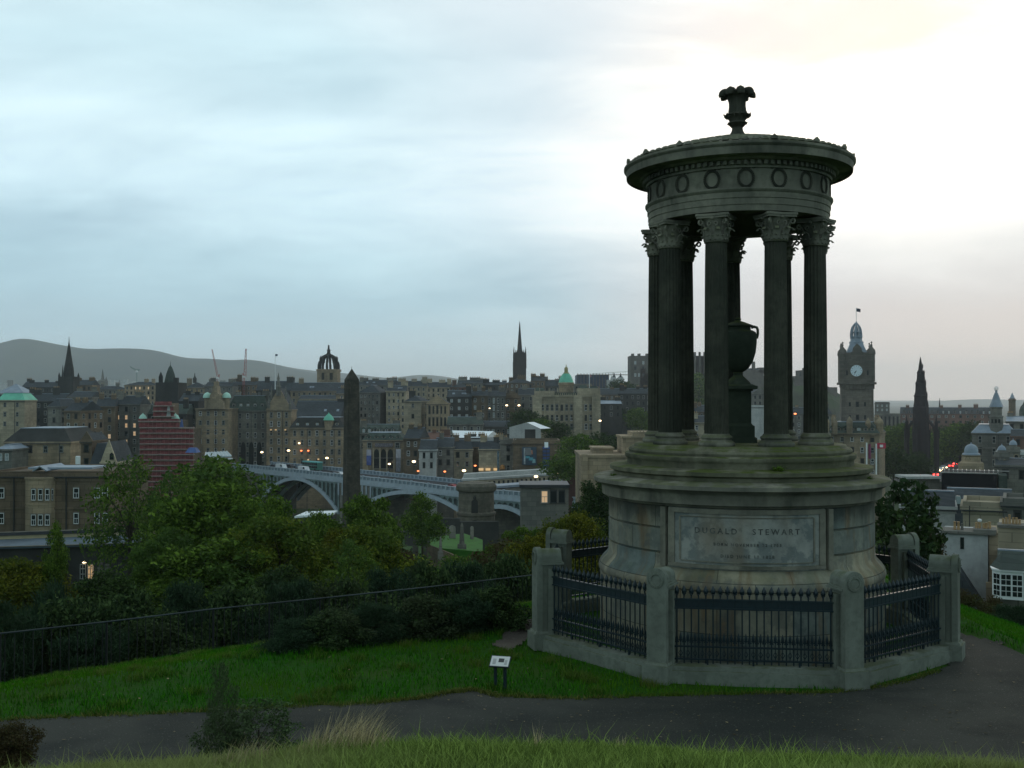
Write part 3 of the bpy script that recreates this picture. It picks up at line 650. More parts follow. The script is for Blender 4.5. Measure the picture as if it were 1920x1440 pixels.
# weeds growing in the joints of the steps
def weed(name, px, py, pz, n, size, seed, label, mat='leaf_md'):
    r = np.random.RandomState(seed); mb = MB()
    for i in range(n):
        a = r.rand() * 2 * pi; e = r.uniform(.1, 1.2); L_ = size * r.uniform(.5, 1); d = Vector((cos(a) * cos(e), sin(a) * cos(e), sin(e)))
        p0 = Vector((px + r.normal() * size * .18, py + r.normal() * size * .10, pz)); 
        for k in range(5):
            q = p0 + d * L_ * (k + 1) / 5 + Vector((0, 0, -.25 * L_ * ((k + 1) / 5) ** 2)); s = d.cross(Vector((0, 0, 1))).normalized() * size * .16 * (1 - k / 6)
            mb.add([q - s, q + d * size * .05, q + s, q - d * size * .05], [(0, 1, 2, 3)])
    return tag(link(name, mb.mesh(name, M[mat], (px, py, pz)), (px, py, pz)), label, 'plant')
wa = VA + rad(17.5); weed('fern', CX + 2.18 * cos(wa), CY + 2.18 * sin(wa), 3.19, 150, .17, 2, 'bright green fern growing out of the podium steps under the second column')
m_w = leafmat('fern leaves', (.09, .17, .02), (.13, .21, .03), (.08, .15, .02)); bpy.data.objects['fern'].data.materials[0] = m_w
wa = VA + rad(68); weed('weed', CX + 2.42 * cos(wa), CY + 2.42 * sin(wa), 3.0, 70, .11, 3, 'green weed on the right end of the podium ledge')
wa = VA - rad(66); weed('weed', CX + 2.45 * cos(wa), CY + 2.45 * sin(wa), 3.0, 60, .10, 4, 'green weed on the left end of the podium ledge')
# ---------------------------------------------------------------- fence of stone piers and iron panels
RF = 3.70; FA = rad(-97); FX, FY = 4.16, 20.0
verts = [FA + rad(22.5 + 45 * i) for i in range(8)]
kb = MB()
def octring(mb, r0, r1, z0, z1):
    vs = []
    for z in (z0, z1):
        for r in (r0, r1):
            for a in verts: vs.append((FX + r * cos(a), FY + r * sin(a), z))
    fs = []
    for i in range(8):
        j = (i + 1) % 8; fs += [(i, j, 8 + j, 8 + i), (16 + i, 24 + i, 24 + j, 16 + j), (i, 16 + i, 16 + j, j), (8 + i, 8 + j, 24 + j, 24 + i)]
    mb.add(vs, fs)
octring(kb, 3.52, 3.91, -.6, .20); octring(kb, 3.56, 3.86, .202, .265)
solo('plinth_kerb', kb, M['stone_pier'], (FX, FY, 0), 'low stone kerb in an octagon carrying the iron fence', 'kerb')
pr = MB()                                    # local: x outward
pr.box((-.02, 0, .0), (.58, .43, .28)); pr.box((-.02, 0, .282), (.52, .375, .04), taper=.93)
pr.box((.15, 0, .26), (.10, .325, 1.36))      # outer slab
pr.prism([(-.1625, 0)] + [(-.1625 * cos(t), .1625 * sin(t)) for t in np.linspace(.15, pi - .15, 14)] + [(.1625, 0)], .10, 'x', (.10, 0, 1.62))
pr.box((-.08, 0, .26), (.34, .25, 1.22)); pr.box((-.08, 0, 1.482), (.42, .36, .035)); pr.box((-.08, 0, 1.519), (.38, .32, .03)); pr.box((-.08, 0, 1.551), (.36, .28, .06))
pr.prism([(-.14, 0)] + [(-.14 * cos(t), .14 * sin(t)) for t in np.linspace(.1, pi - .1, 14)] + [(.14, 0)], .345, 'x', (-.255, 0, 1.612))
for s in (-1, 1): pr.box((-.08, s * .155, .26), (.17, .09, 1.16))
pier_me = pr.mesh('pier_shaft', M['stone_pier'], smooth=35)
pw = MB()
for i in range(22):
    t = 2 * pi * i / 22
    for s in (-1, 1):
        c = Vector((0, .10 * cos(t), .10 * sin(t))); td = Vector((0, -sin(t), cos(t))); p = c * (1 + .12 * s)
        pw.tube([p - td * .015, p + td * .01 + Vector((.014, 0, 0)), p + td * .035 + c.normalized() * .012 * s], .010, 5, r2=.005)
pw.tube([(.004, .10 * cos(t), .10 * sin(t)) for t in np.linspace(0, 2 * pi, 26)], .011, 6)
pw_me = pw.mesh('wreath', M['stone_pier'], smooth=50)
pl_names = ['stone fence pier left of the front railing, nearest the camera on the left', 'stone fence pier right of the front railing, its wreath turned right',
            'stone fence pier at the right corner beside the path', 'stone fence pier behind the right corner, against the leafy tree', 'rear right stone fence pier hidden behind the drum',
            'rear left stone fence pier hidden behind the drum', 'taller looking stone fence pier behind the left corner', 'stone fence pier at the far left corner by the grass']
order = {}
for i, a in enumerate(verts):
    x, y = FX + RF * cos(a), FY + RF * sin(a); u = 960 + F * x / y
    order[i] = (u, y)
# vertex 7 and 0 frame the front panel; counted anticlockwise from the front right
lab = {0: pl_names[1], 1: pl_names[2], 2: pl_names[3], 3: pl_names[4], 4: pl_names[5], 5: pl_names[6], 6: pl_names[7], 7: pl_names[0]}
for i, a in enumerate(verts):
    x, y = FX + RF * cos(a), FY + RF * sin(a); rz_ = min(0, gz1(x, y))
    r_ = root('fence_pier', (x, y, 0), lab[i], 'pier', 'stone piers of the monument fence', a)
    link('pier_shaft', pier_me, parent=r_); link('wreath', pw_me, (.203, 0, 1.60), parent=r_)
Lp = 2 * RF * sin(rad(22.5)) - .38; nb = 22; rp = RF * cos(rad(22.5)) + .0
def bar_me(name, h, spear, r):
    mb = MB(); mb.lathe([(r, 0), (r, h)], 6)
    if spear: mb.lathe([(r, h - .01), (r * 2.0, h + .005), (r * 1.2, h + .02), (r * 3.4, h + .045), (r * 2.9, h + .085), (r * .3, h + .15)], 6); mb.box((0, 0, h + .018), (.062, .02, .018))
    return mb.mesh(name, M['iron'], smooth=50)
big = bar_me('spear_bar', 1.06, True, .0118); dog = bar_me('dog_bar', .26, True, .007)
scr = MB(); scr.tube([(.0, 0, .0), (.03, 0, .05), (.0, 0, .10), (-.03, 0, .05), (0, 0, 0)], .007, 5); scr_me = scr.mesh('scroll', M['iron'], smooth=50)
fl_names = {0: 'iron railing panel on the right front side of the fence', 1: 'iron railing panel at the right rear seen edge on', 2: 'iron railing panel at the back right of the drum', 3: 'iron railing panel at the back behind the drum',
            4: 'iron railing panel at the back left of the drum', 5: 'short looking iron railing panel between the two left piers', 6: 'iron railing panel on the left front side of the fence', 7: 'front iron railing panel facing the camera below the inscription'}
for i in range(8):
    a = verts[i] + rad(22.5); x, y = FX + rp * cos(a), FY + rp * sin(a)
    r_ = root('railing_panel', (x, y, .265), fl_names[i], 'railing', 'iron railing panels of the monument fence', a + pi / 2)
    tr_ = MB(); tr_.box((0, 0, .865), (Lp, .05, .022)); tr_.box((0, 0, 1.0), (Lp, .055, .024)); tr_.box((0, .0, .887), (Lp, .012, .113)); lpart('top_rail', tr_, M['iron'], r_)
    br_ = MB(); br_.box((0, 0, .075), (Lp, .05, .022)); br_.box((0, 0, .27), (Lp, .05, .022)); br_.box((0, 0, .0), (.03, .03, .075)); br_.box((-.7, 0, .0), (.03, .03, .075)); br_.box((.7, 0, .0), (.03, .03, .075)); lpart('bottom_rail', br_, M['iron'], r_)
    for k in range(nb):
        xx = (k + .5) / nb * Lp - Lp / 2
        link('spear_bar', big, (xx, 0, .02), parent=r_)
        link('dog_bar', dog, (xx + Lp / nb / 2, 0, .09), parent=r_) if k < nb - 1 else None
        link('dog_bar', dog, (xx, .012, .06), parent=r_) if i in (6, 7, 0) else None
        link('scroll', scr_me, (xx + Lp / nb / 2, 0, .125), parent=r_) if k < nb - 1 and i in (6, 7, 0) else None
# ---------------------------------------------------------------- information sign
sx, sy = pix2ground(938, 1291); sz = gz1(sx, sy)
sg = root('information_sign', (sx, sy, sz), 'small lectern sign with a tilted white panel on two dark posts', 'sign', rz=rad(-14))
for s in (-1, 1):
    mb = MB(); mb.box((s * .075, 0, -.05), (.045, .035, .44)); lpart('post', mb, M['iron'], sg)
mb = MB(); vs = []
def tilt(p): return (p[0], p[1] * cos(rad(38)) - p[2] * sin(rad(38)), .40 + p[1] * sin(rad(38)) + p[2] * cos(rad(38)))
for c, d, k in (((0, 0, 0), (.31, .21, .02), 0), ((0, 0, .0205), (.285, .185, .004), 1), ((.02, .015, .0247), (.085, .07, .002), 2), ((-.085, -.01, .0247), (.05, .10, .002), 3), ((.095, -.02, .0247), (.04, .09, .002), 3)):
    t = MB(); t.box(c, d, k=k); mb.add([tilt(p) for p in t.v], t.f, k)
lpart('sign_panel', mb, [M['iron'], plain('pale sign face', (.62, .62, .58), .4, 0, .08, 8), plain('dark print', (.05, .05, .05), .5), plain('faint print', (.42, .42, .40), .5)], sg)
# ---------------------------------------------------------------- trees
def crown(name, blobs, n, ls, mat, seed, spiky=0, hollow=.55):
    "many small leaf faces spread through a cluster of lobes; blobs: (x,y,z,rx,ry,rz)"
    r = np.random.RandomState(seed); B = np.array(blobs, float); wgt = (B[:, 3] * B[:, 4] * B[:, 5]) ** (2 / 3); bi = r.choice(len(B), n, p=wgt / wgt.sum())
    d = r.normal(size=(n, 3)); d /= np.linalg.norm(d, axis=1)[:, None]; rad_ = (hollow + (1 - hollow) * r.rand(n)) ** .8
    # sub clumps: pull leaves towards random twig ends so gaps open between them
    k = max(10, n // 60); tw = r.normal(size=(k, 3)); tw /= np.linalg.norm(tw, axis=1)[:, None]; ti = r.randint(0, k, n)
    c = B[bi, :3] + B[bi, 3:6] * (tw[ti] * (.45 + .72 * r.rand(k)[ti] ** .8)[:, None]) + r.normal(size=(n, 3)) * B[bi, 3:6].mean(1)[:, None] * (.10 + .12 * r.rand(k)[ti][:, None])
    f = r.rand(n) < (.08 if not spiky else .25); c[f] = (B[bi, :3] + B[bi, 3:6] * d * rad_[:, None])[f]
    a = r.normal(size=(n, 3)); 
    if spiky: a = a * .45 + np.stack([d[:, 0] * .4, d[:, 1] * .4, np.ones(n) * spiky], 1)
    a /= np.linalg.norm(a, axis=1)[:, None]; b = np.cross(a, r.normal(size=(n, 3))); b /= np.linalg.norm(b, axis=1)[:, None]
    s = ls * (.6 + .8 * r.rand(n))[:, None]; wdt = .55 if not spiky else .16
    V = np.concatenate([c - a * s * .5, c + b * s * wdt * .5 + a * s * .02, c + a * s * .6, c - b * s * wdt * .5 + a * s * .02]); i = np.arange(n)
    return npmesh(name, V, np.stack([i, i + n, i + 2 * n, i + 3 * n], 1), mat, smooth=False)
def trunk(name, h, r0, tips, seed):
    mb = MB(); r = random.Random(seed); pts = [(0, 0, -1.5)] + [(r.uniform(-.04, .04) * h * t, r.uniform(-.04, .04) * h * t, h * t) for t in (.2, .4, .6)]
    mb.tube(pts, r0, 8, r2=r0 * .55)
    for t in tips:
        e = Vector(t[:3]); s = Vector(pts[2]) * r.uniform(.8, 1.25); m_ = s.lerp(e, .5) + Vector((r.uniform(-.05, .05) * h, r.uniform(-.05, .05) * h, .04 * h))
        mb.tube([s, m_, e], r0 * .42, 6, r2=r0 * .08)
        for q in range(3):
            e2 = e + Vector((r.uniform(-1, 1), r.uniform(-1, 1), r.uniform(-.2, 1))) * h * .13; mb.tube([m_.lerp(e, .6), e2], r0 * .13, 4, r2=r0 * .03)
    return mb.mesh(name, M['bark'], smooth=60)
def blobset(seed, n, w, h, z0, spread=1.0, size=.30):
    r = random.Random(seed); out = []
    for i in range(n):
        a = i * 2.4 + r.uniform(-.4, .4); t = (i + .5) / n; zz = z0 + (h - z0) * (.16 + .74 * t); env = sin(pi * min(1, .22 + .72 * t)) ** .7
        rr = w / 2 * env * r.uniform(.25, .72) * spread; s = size * w * r.uniform(.65, 1.15) * (1.1 - .45 * t)
        out.append((rr * cos(a), rr * sin(a), zz, s, s, s * r.uniform(.6, .85)))
    return out
# unit prototypes: 1 m tall, about 1 m wide; placed with a scale
PROTO = {}
def proto(key, mat, n, leaf, seed, w=1.0, nb=16, z0=.18, size=.2, spiky=0, trunk_r=.022, hollow=.55):
    bl = blobset(seed, nb, w, 1.0, z0, size=size)
    PROTO[key] = (crown('crown_' + key, bl, n, leaf, mat, seed, spiky, hollow), trunk('trunk', .9, trunk_r, [b[:3] for b in bl[::2]], seed))
proto('bigA', M['leaf_md'], 27000, .026, 11, 1.08, 26, .04, .155)
proto('bigB', M['leaf_md'], 24000, .026, 12, 1.0, 24, .06, .16)
proto('dark', M['leaf_dk'], 22000, .026, 13, 1.0, 22, .04, .17)
proto('yel', M['leaf_yl'], 24000, .027, 14, 1.1, 24, .04, .165)
proto('rust', M['leaf_rust'], 16000, .034, 15, 1.1, 14, .06, .22)
M['leaf_bram'] = leafmat('bramble leaves', (.030, .060, .024), (.060, .095, .032), (.040, .052, .026))
proto('gorse', M['leaf_gorse'], 24000, .055, 16, 1.2, 26, .0, .17, spiky=.55)
proto('gorse2', M['leaf_bram'], 16000, .040, 17, 1.3, 26, .0, .16)
proto('far', M['leaf_dk'], 5000, .055, 18, 1.15, 12, .06, .26)
proto('farm', M['leaf_md'], 5000, .055, 19, 1.15, 12, .06, .26)
proto('sparse', M['leaf_md'], 7000, .036, 20, 1.0, 14, .2, .17)
proto('open', M['leaf_dk'], 2300, .058, 21, 1.0, 30, .10, .105, trunk_r=.014, hollow=.1)
proto('olive', M['leaf_md'], 6500, .028, 31, 1.1, 26, .0, .14, hollow=.2)
proto('lush', M['leaf_lush'], 28000, .026, 32, 1.1, 28, .02, .15)
M['leaf_scrub'] = leafmat('scrub leaves', (.045, .085, .032), (.085, .140, .048), (.060, .080, .040))
proto('scrub', M['leaf_scrub'], 4200, .034, 33, 1.2, 30, .0, .12, trunk_r=.010, hollow=.1)
proto('shoot', M['leaf_md'], 1500, .050, 22, .9, 16, .02, .16, trunk_r=.012, hollow=.2)
NAME = {'gorse': 'gorse_bush', 'gorse2': 'gorse_bush'}
def tree(key, u, vt, wpx, Y, label, vb=None, group=None, rz=None, name=None, cat='tree', sink=0, hpx=None):
    p = P(u, vt, Y); g = gz1(p.x, Y) - sink
    if vb is not None: g = max(g - 3, P(u, vb, Y).z)
    elif hpx: g = P(u, vt + hpx, Y).z
    h = p.z - g; wd = wpx / F * Y; rr_ = random.Random(int(u * 7 + vt)).random() * 6.28 if rz is None else rz
    if key in NAME: cat = 'bush'
    r_ = root(name or NAME.get(key, 'tree'), (p.x, Y, g), label, cat, group, rr_); r_.scale = (wd, wd, h * 1.03)
    cr, tk = PROTO[key]; link('crown', cr, parent=r_); link('trunk', tk, parent=r_); return r_
tg = 'trees on the slope between the lawn and the town'
tree('yel', 45, 1042, 250, 50, 'yellow green bushy tree at the left picture edge below the long roof', 1240, tg)
tree('bigA', 395, 905, 330, 62, 'big green tree rising in front of the left end of the bridge', 1200, tg)
tree('bigB', 500, 925, 200, 58, 'green tree joined to the right side of the big tree', 1200, tg, rz=1.0)
tree('bigB', 310, 985, 170, 58, 'green tree joined to the left side of the big tree', 1210, tg, rz=2.2)
tree('farm', 400, 858, 190, 110, 'rounded tree rising just left of the bridge end, in front of the pink scaffold', 1010, tg)
tree('olive', 245, 852, 200, 112, 'thin olive tree in front of the bay windowed building', 1090, tg)
tree('olive', 330, 885, 170, 100, 'thin tree right of the olive tree', 1100, tg, rz=3)
tree('bigB', 690, 922, 185, 72, 'green tree standing below the foot of the obelisk', 1150, tg, rz=4)
tree('bigA', 600, 962, 170, 70, 'green tree left of the one below the obelisk', 1170, tg, rz=5)
tree('sparse', 792, 926, 110, 135, 'light green tree in front of the second bridge arch', 1040, tg)
tree('yel', 640, 985, 120, 62, 'yellowing tree low between two greener ones', 1150, tg, rz=1)
tree('rust', 585, 1040, 200, 55, 'rust tinged bush below the trees left of the obelisk', 1180, tg)
tree('bigA', 935, 1022, 130, 60, 'green tree to the left of the fence, below the small graveyard lawn', 1150, tg, rz=.3)
tree('yel', 1075, 955, 190, 58, 'yellow green tree just left of the podium', 1150, tg, rz=2)
tree('dark', 1120, 893, 140, 92, 'dark tree rising to the podium ledge on the left', 1060, tg)
tree('bigB', 985, 985, 150, 66, 'green tree right of the round mausoleum', 1130, tg, rz=3.3)
tree('rust', 960, 1020, 200, 54, 'reddish bush right of the graveyard lawn', 1150, tg, rz=2)
tree('sparse', 105, 985, 70, 50, 'small feathery sapling top in front of the long roof', 1140, tg)
tree('rust', 750, 1035, 130, 56, 'rusty brown bush left of the graveyard lawn', 1160, tg, rz=4)
tree('bigA', 400, 1010, 330, 50, 'green bush mass below the big tree', 1220, tg, rz=3.9)
tree('dark', 200, 1070, 220, 46, 'dark green bush between the yellow tree and the big tree', 1250, tg, rz=1.9)
tree('dark', 520, 1060, 200, 46, 'dark green bush above the middle of the railing', 1220, tg, rz=.4)
tree('lush', 520, 965, 260, 52, 'broad lush green tree above the middle of the railing', 1200, tg, rz=2.7)
tree('lush', 700, 985, 240, 54, 'lush green tree filling the slope below the obelisk', 1190, tg, rz=1.7)
tree('bigB', 295, 1010, 170, 50, 'green tree right of the yellow green bushy tree', 1220, tg, rz=3.7)
tree('olive', 660, 1010, 160, 48, 'thin green tree between the lush ones', 1200, tg, rz=.7)
tree('bigA', 860, 1045, 190, 48, 'green bush above the right half of the railing', 1190, tg, rz=5.2)
tree('yel', 1010, 1000, 170, 50, 'yellow green bush behind the left fence pier', 1150, tg, rz=4.4)
tree('dark', 940, 1050, 160, 46, 'dark bush just left of the left corner pier', 1170, tg, rz=.9)
tree('olive', 15, 1050, 160, 54, 'thin green tree at the left edge below the long roof', 1220, tg, rz=.2)
gg = 'gorse bushes behind the railing'
pg = lambda u, v: pix2ground(u, v, 20)[1]
for i, (u, vt, wp, Y, k) in enumerate([(630, 1142, 150, pg(630, 1206), 'gorse2'), (712, 1130, 150, pg(712, 1196), 'gorse'), (790, 1118, 150, pg(790, 1190), 'gorse2'), (865, 1108, 150, pg(865, 1182), 'gorse'), (930, 1100, 120, pg(930, 1174), 'gorse2'), (550, 1160, 130, pg(550, 1216), 'gorse'), (-10, 1110, 190, 24.5, 'gorse'), (120, 1125, 190, 26, 'gorse2'), (90, 1085, 170, 32, 'gorse'), (240, 1110, 190, 27, 'gorse2'), (350, 1085, 180, 29, 'gorse'), (440, 1100, 170, 28, 'gorse2'), (550, 1080, 190, 30, 'gorse'),
        (640, 1085, 170, 31, 'gorse2'), (720, 1062, 180, 32.5, 'gorse'), (800, 1052, 160, 34, 'gorse2'), (880, 1045, 170, 35, 'gorse'), (955, 1040, 150, 37, 'gorse2'), (1030, 1045, 140, 38, 'gorse'), (300, 1150, 170, 26.2, 'gorse2'), (480, 1140, 180, 27.5, 'gorse'), (700, 1115, 180, 30.5, 'gorse2'), (900, 1090, 170, 34, 'gorse'), (170, 1165, 160, 25, 'gorse')]):
    tree(k, u, vt, wp, Y, 'dark gorse bush ' + ('front' if i < 6 else 'back'), None, gg, rz=i * 1.3, sink=.3)
ordn = ['first', 'second', 'third', 'fourth', 'fifth', 'sixth', 'seventh', 'eighth', 'ninth', 'tenth', 'eleventh', 'twelfth', 'thirteenth', 'fourteenth', 'fifteenth', 'sixteenth', 'seventeenth', 'eighteenth', 'nineteenth', 'twentieth', 'twenty first', 'twenty second', 'twenty third', 'twenty fourth', 'twenty fifth', 'twenty sixth']
gb = sorted([o for o in bpy.data.objects if o.name.startswith('gorse_bush')], key=lambda o: o.location.x / o.location.y)
front = [o for o in gb if o['label'].endswith('front')]; gb = [o for o in gb if o not in front]
for i, o in enumerate(gb): o['label'] = f'dark gorse bush behind the railing, {ordn[i]} from the left'
for i, o in enumerate(front): o['label'] = f'dark bush on the lawn side of the railing, {ordn[i]} from the left'; o['group'] = 'bushes on the lawn side of the railing'
# right: open crowned tree beside the fence
tree('open', 1708, 893, 215, 43, 'leafy tree with gaps in its crown between the podium and the white wall', 1120, None, rz=.8, sink=0)
tree('rust', 1740, 1000, 90, 44, 'low reddish bush at the foot of the leafy tree on the right', 1120, None, rz=2.8)
tree('rust', 1800, 1110, 120, 40, 'dead brown bush below the white wall', 1200, None, rz=1.8)
tree('gorse', 1905, 1130, 120, 38, 'gorse bush at the right edge below the bay window', 1250, None, rz=1.8)
tree('rust', 1860, 1125, 90, 42, 'brown bush left of the right edge gorse', 1250, None, rz=.8)
# near bushes on the slope
tree('scrub', 485, 1308, 190, 8.0, 'loose dark green bush standing on the near slope in front of the path', 1440, None, rz=.5, name='gorse_bush')
tree('scrub', 425, 1318, 130, 8.0, 'looser bush on the near slope left of the dark gorse', 1440, None, rz=2.5, name='bush', cat='bush')
tree('scrub', 415, 1234, 75, 8.6, 'thin upright twiggy shoot above the near bushes', 1420, None, rz=1.5, name='sapling', cat='plant')
tree('rust', 15, 1358, 120, 8.4, 'dark bush at the bottom left picture corner', 1450, None, rz=.2)
# far trees in the town
fg = 'trees among the town buildings'
for u, vt, wp, Y, k, vb, lb in [(985, 768, 70, 470, 'far', 815, 'dark tree left of the domed bank'), (1012, 785, 50, 430, 'farm', 815, 'green tree below the left end of the domed bank'), (1045, 790, 50, 440, 'far', 830, 'tree in front of the domed bank'),
        (1085, 815, 90, 330, 'farm', 890, 'green tree below the domed bank'), (1130, 812, 80, 340, 'far', 880, 'dark tree below the right end of the bank'), (1060, 850, 80, 290, 'farm', 905, 'tree beside the billboard building'), (1115, 850, 60, 300, 'farm', 900, 'tree left of the stone parapet building'),
        (1165, 712, 60, 780, 'far', 760, 'dark tree on the castle slope'), (1195, 765, 50, 560, 'farm', 812, 'green tree left of the columns'), (1145, 752, 46, 620, 'far', 800, 'dark tree right of the domed bank'),
        (1675, 842, 75, 430, 'far', 900, 'round dark tree behind the red flag'), (1715, 848, 60, 450, 'far', 900, 'dark tree at the foot of the gothic monument'), (1795, 832, 80, 720, 'far', 872, 'dark tree right of the gothic monument'), (1690, 795, 90, 600, 'farm', 860, 'green tree left of the gothic monument'),
        (1800, 795, 100, 620, 'farm', 870, 'green tree between the gothic monument and the globe tower'), (1768, 800, 70, 700, 'far', 866, 'dark tree close behind the gothic monument'), (1830, 790, 70, 600, 'far', 850, 'tree left of the globe tower'), (1660, 800, 60, 650, 'far', 860, 'tree right of the clock tower hotel'), (1740, 812, 70, 640, 'farm', 880, 'tree at the back of the gothic monument'),
        (1330, 760, 90, 700, 'farm', 820, 'tree seen between the second and third columns'), (1310, 700, 60, 900, 'farm', 770, 'tree on the castle rock seen between columns')]:
    tree(k, u, vt, wp, Y, lb, vb, fg)
r = np.random.RandomState(44); nc = 1500; Yc_ = 27 + 215 * r.rand(nc) ** 1.5; cx = r.uniform(-.62, .58, nc) * Yc_ ; uc = 960 + F * cx / Yc_
brow = np.where(cx < .7, 27 + .5 * (np.clip(cx, -14, 30) + 6.7) + .012 * (np.clip(cx, -14, 30) + 6.7) ** 2, 29)
ok = (Yc_ > brow + 1) & ~((uc > 740) & (uc < 1075) & (Yc_ > 95)) & ~(uc > 1730) & ~((uc < 420) & (Yc_ > 105)); cx, Yc_ = cx[ok], Yc_[ok]; nc = len(cx)
n = 60000; ci = r.randint(0, nc, n); rr2_ = (.7 + 1.6 * r.rand(nc))[ci] * (1 + Yc_[ci] / 160); d = r.normal(size=(n, 3)); d /= np.linalg.norm(d, axis=1)[:, None]; d[:, 2] = np.abs(d[:, 2]) * .75; c = np.stack([cx[ci], Yc_[ci], gz(cx[ci], Yc_[ci]) - .2], 1) + d * (rr2_ * (.7 + .4 * r.rand(n)))[:, None]
s_ = (.10 + .14 * r.rand(n)) * (.6 + Yc_[ci] / 70); a = r.normal(size=(n, 3)); a /= np.linalg.norm(a, axis=1)[:, None]; b = np.cross(a, r.normal(size=(n, 3))); b /= np.linalg.norm(b, axis=1)[:, None]; s_ = s_[:, None]; i = np.arange(n)
tag(link('undergrowth', npmesh('undergrowth', np.concatenate([c - a * s_, c + b * s_ * .6, c + a * s_, c - b * s_ * .6]), np.stack([i, i + n, i + 2 * n, i + 3 * n], 1), M['leaf_bram'], smooth=False)), 'dark brambles and scrub covering the slope below the lawn', 'undergrowth', kind='stuff')
# ---------------------------------------------------------------- thin railing along the brow
rl = []
for u, Y, v in [(-60, 19.4, 1196), (0, 20, 1188), (200, 22, 1166), (400, 24, 1142), (600, 26.5, 1122), (800, 29.3, 1101), (1000, 32.5, 1078)]: rl.append(P(u, v, Y))
rr_ = root('hill_railing', tuple(rl[3] - Vector((0, 0, 1.1))), 'thin grey metal railing running along the edge of the lawn in front of the gorse', 'railing')
mb = MB(); mb.tube(rl, .017, 8); m_rl = plain('bare galvanised tube', (.040, .058, .062), .6, .0, .5, .6); part('top_rail', mb, m_rl, rr_, 50)
mb = MB(); mb.tube([p - Vector((0, 0, .98)) for p in rl], .016, 6); part('bottom_rail', mb, M['rail'], rr_, 50)
mb = MB(); k = 0
for a, b2 in zip(rl[:-1], rl[1:]):
    n = max(1, round((b2 - a).length / 1.9))
    for i in range(n):
        p = a.lerp(b2, i / n); mb = MB(); mb.box((p.x, p.y, p.z - 1.4), (.04, .04, 1.4)); part('post', mb, M['rail'], rr_)
mb = MB(); mb.box((0, 0, 0), (.014, .014, .97)); bar_h = mb.mesh('bar', M['rail'])
for a, b2 in zip(rl[:-1], rl[1:]):
    n = max(1, round((b2 - a).length / .20))
    for i in range(n): link('bar', bar_h, tuple(a.lerp(b2, (i + .5) / n) - rr_.location - Vector((0, 0, .98))), parent=rr_)
# ---------------------------------------------------------------- town: generic building
def winmesh(key, pane, surround='stone', arch=False, bars=True, fr='white'):
    "window 1 m wide, 1 m tall, standing on z=0, facing -y, its wall plane at y=0"
    mb = MB()
    if arch: mb.prism([(-.5, 0), (.5, 0), (.5, .72)] + [(.5 * cos(t), .72 + .28 * sin(t)) for t in np.linspace(.25, pi - .25, 9)] + [(-.5, .72)], .04, 'y', (0, -.04, 0), k=0)
    else: mb.add([(-.5, -.04, 0), (.5, -.04, 0), (.5, -.04, 1), (-.5, -.04, 1)], [(0, 1, 2, 3)], 0)
    if not arch:
        for x in (-.46, .46): mb.box((x, -.06, 0), (.08, .09, 1), k=1)
        mb.box((0, -.06, .955), (.84, .09, .045), k=1); mb.box((0, -.06, .0), (.84, .09, .05), k=1)
        if bars: mb.box((0, -.055, .49), (.84, .06, .04), k=1); mb.box((0, -.055, .05), (.05, .05, .44), k=1)
    mb.box((0, -.09, -.05), (1.25, .20, .05), k=2)
    if not arch:
        for x in (-.56, .56): mb.box((x, -.04, 0), (.10, .10, 1.0), k=2)
        mb.box((0, -.04, 1.0), (1.24, .12, .10), k=2)
    me = bpy.data.meshes.new('window'); me.from_pydata(mb.v, [], mb.f)
    for m_ in (pane, M[fr], M[surround]): me.materials.append(m_)
    me.polygons.foreach_set('material_index', mb.m); return me
M['wframe'] = plain('dull window paint', (.30, .32, .31), .6, 0, .2, 1); M['sur'] = stone('window dressing stone', (.26, .235, .19), (.18, .165, .14), scale=.1, fine=1, bumpd=.02)
WM = dict(d=winmesh('d', M['glass'], 'sur', fr='wframe'), w=winmesh('w', M['glass'], 'sur', fr='white'), p=winmesh('p', M['glassp'], 'sur', fr='white'), l=winmesh('l', M['lit'], 'sur', fr='wframe'),
          n=winmesh('n', M['glass'], 'dark', bars=False, fr='dkmetal'), a=winmesh('a', M['glass'], 'sur', arch=True), y=winmesh('y', M['lity'], 'sur', fr='wframe'))
nwin = [0]
def windows(r_, xs, zs, ww, wh, kinds, y=0, rng=None, rz=0, ox=0, oy=0):
    rng = rng or random.Random(1)
    for z in zs:
        for x in xs:
            k = rng.choice(kinds) if len(kinds) > 1 else kinds[0]
            o = link('window', WM[k], (ox + x * cos(rz) - y * sin(rz), oy + x * sin(rz) + y * cos(rz), z), rz, r_, (ww, 1, wh)); nwin[0] += 1
def chimney_mb(w, d, h, n, mat_k=0):
    mb = MB(); mb.box((0, 0, -2.5), (w, d, h + 2.5), k=0); mb.box((0, 0, h), (w + .3, d + .3, .25), k=0)
    for i in range(n): mb.lathe([(.16, 0), (.13, .75), (.17, .8)], 6, ((i + .5) / n * w - w / 2, 0, h + .25), k=1)
    return mb
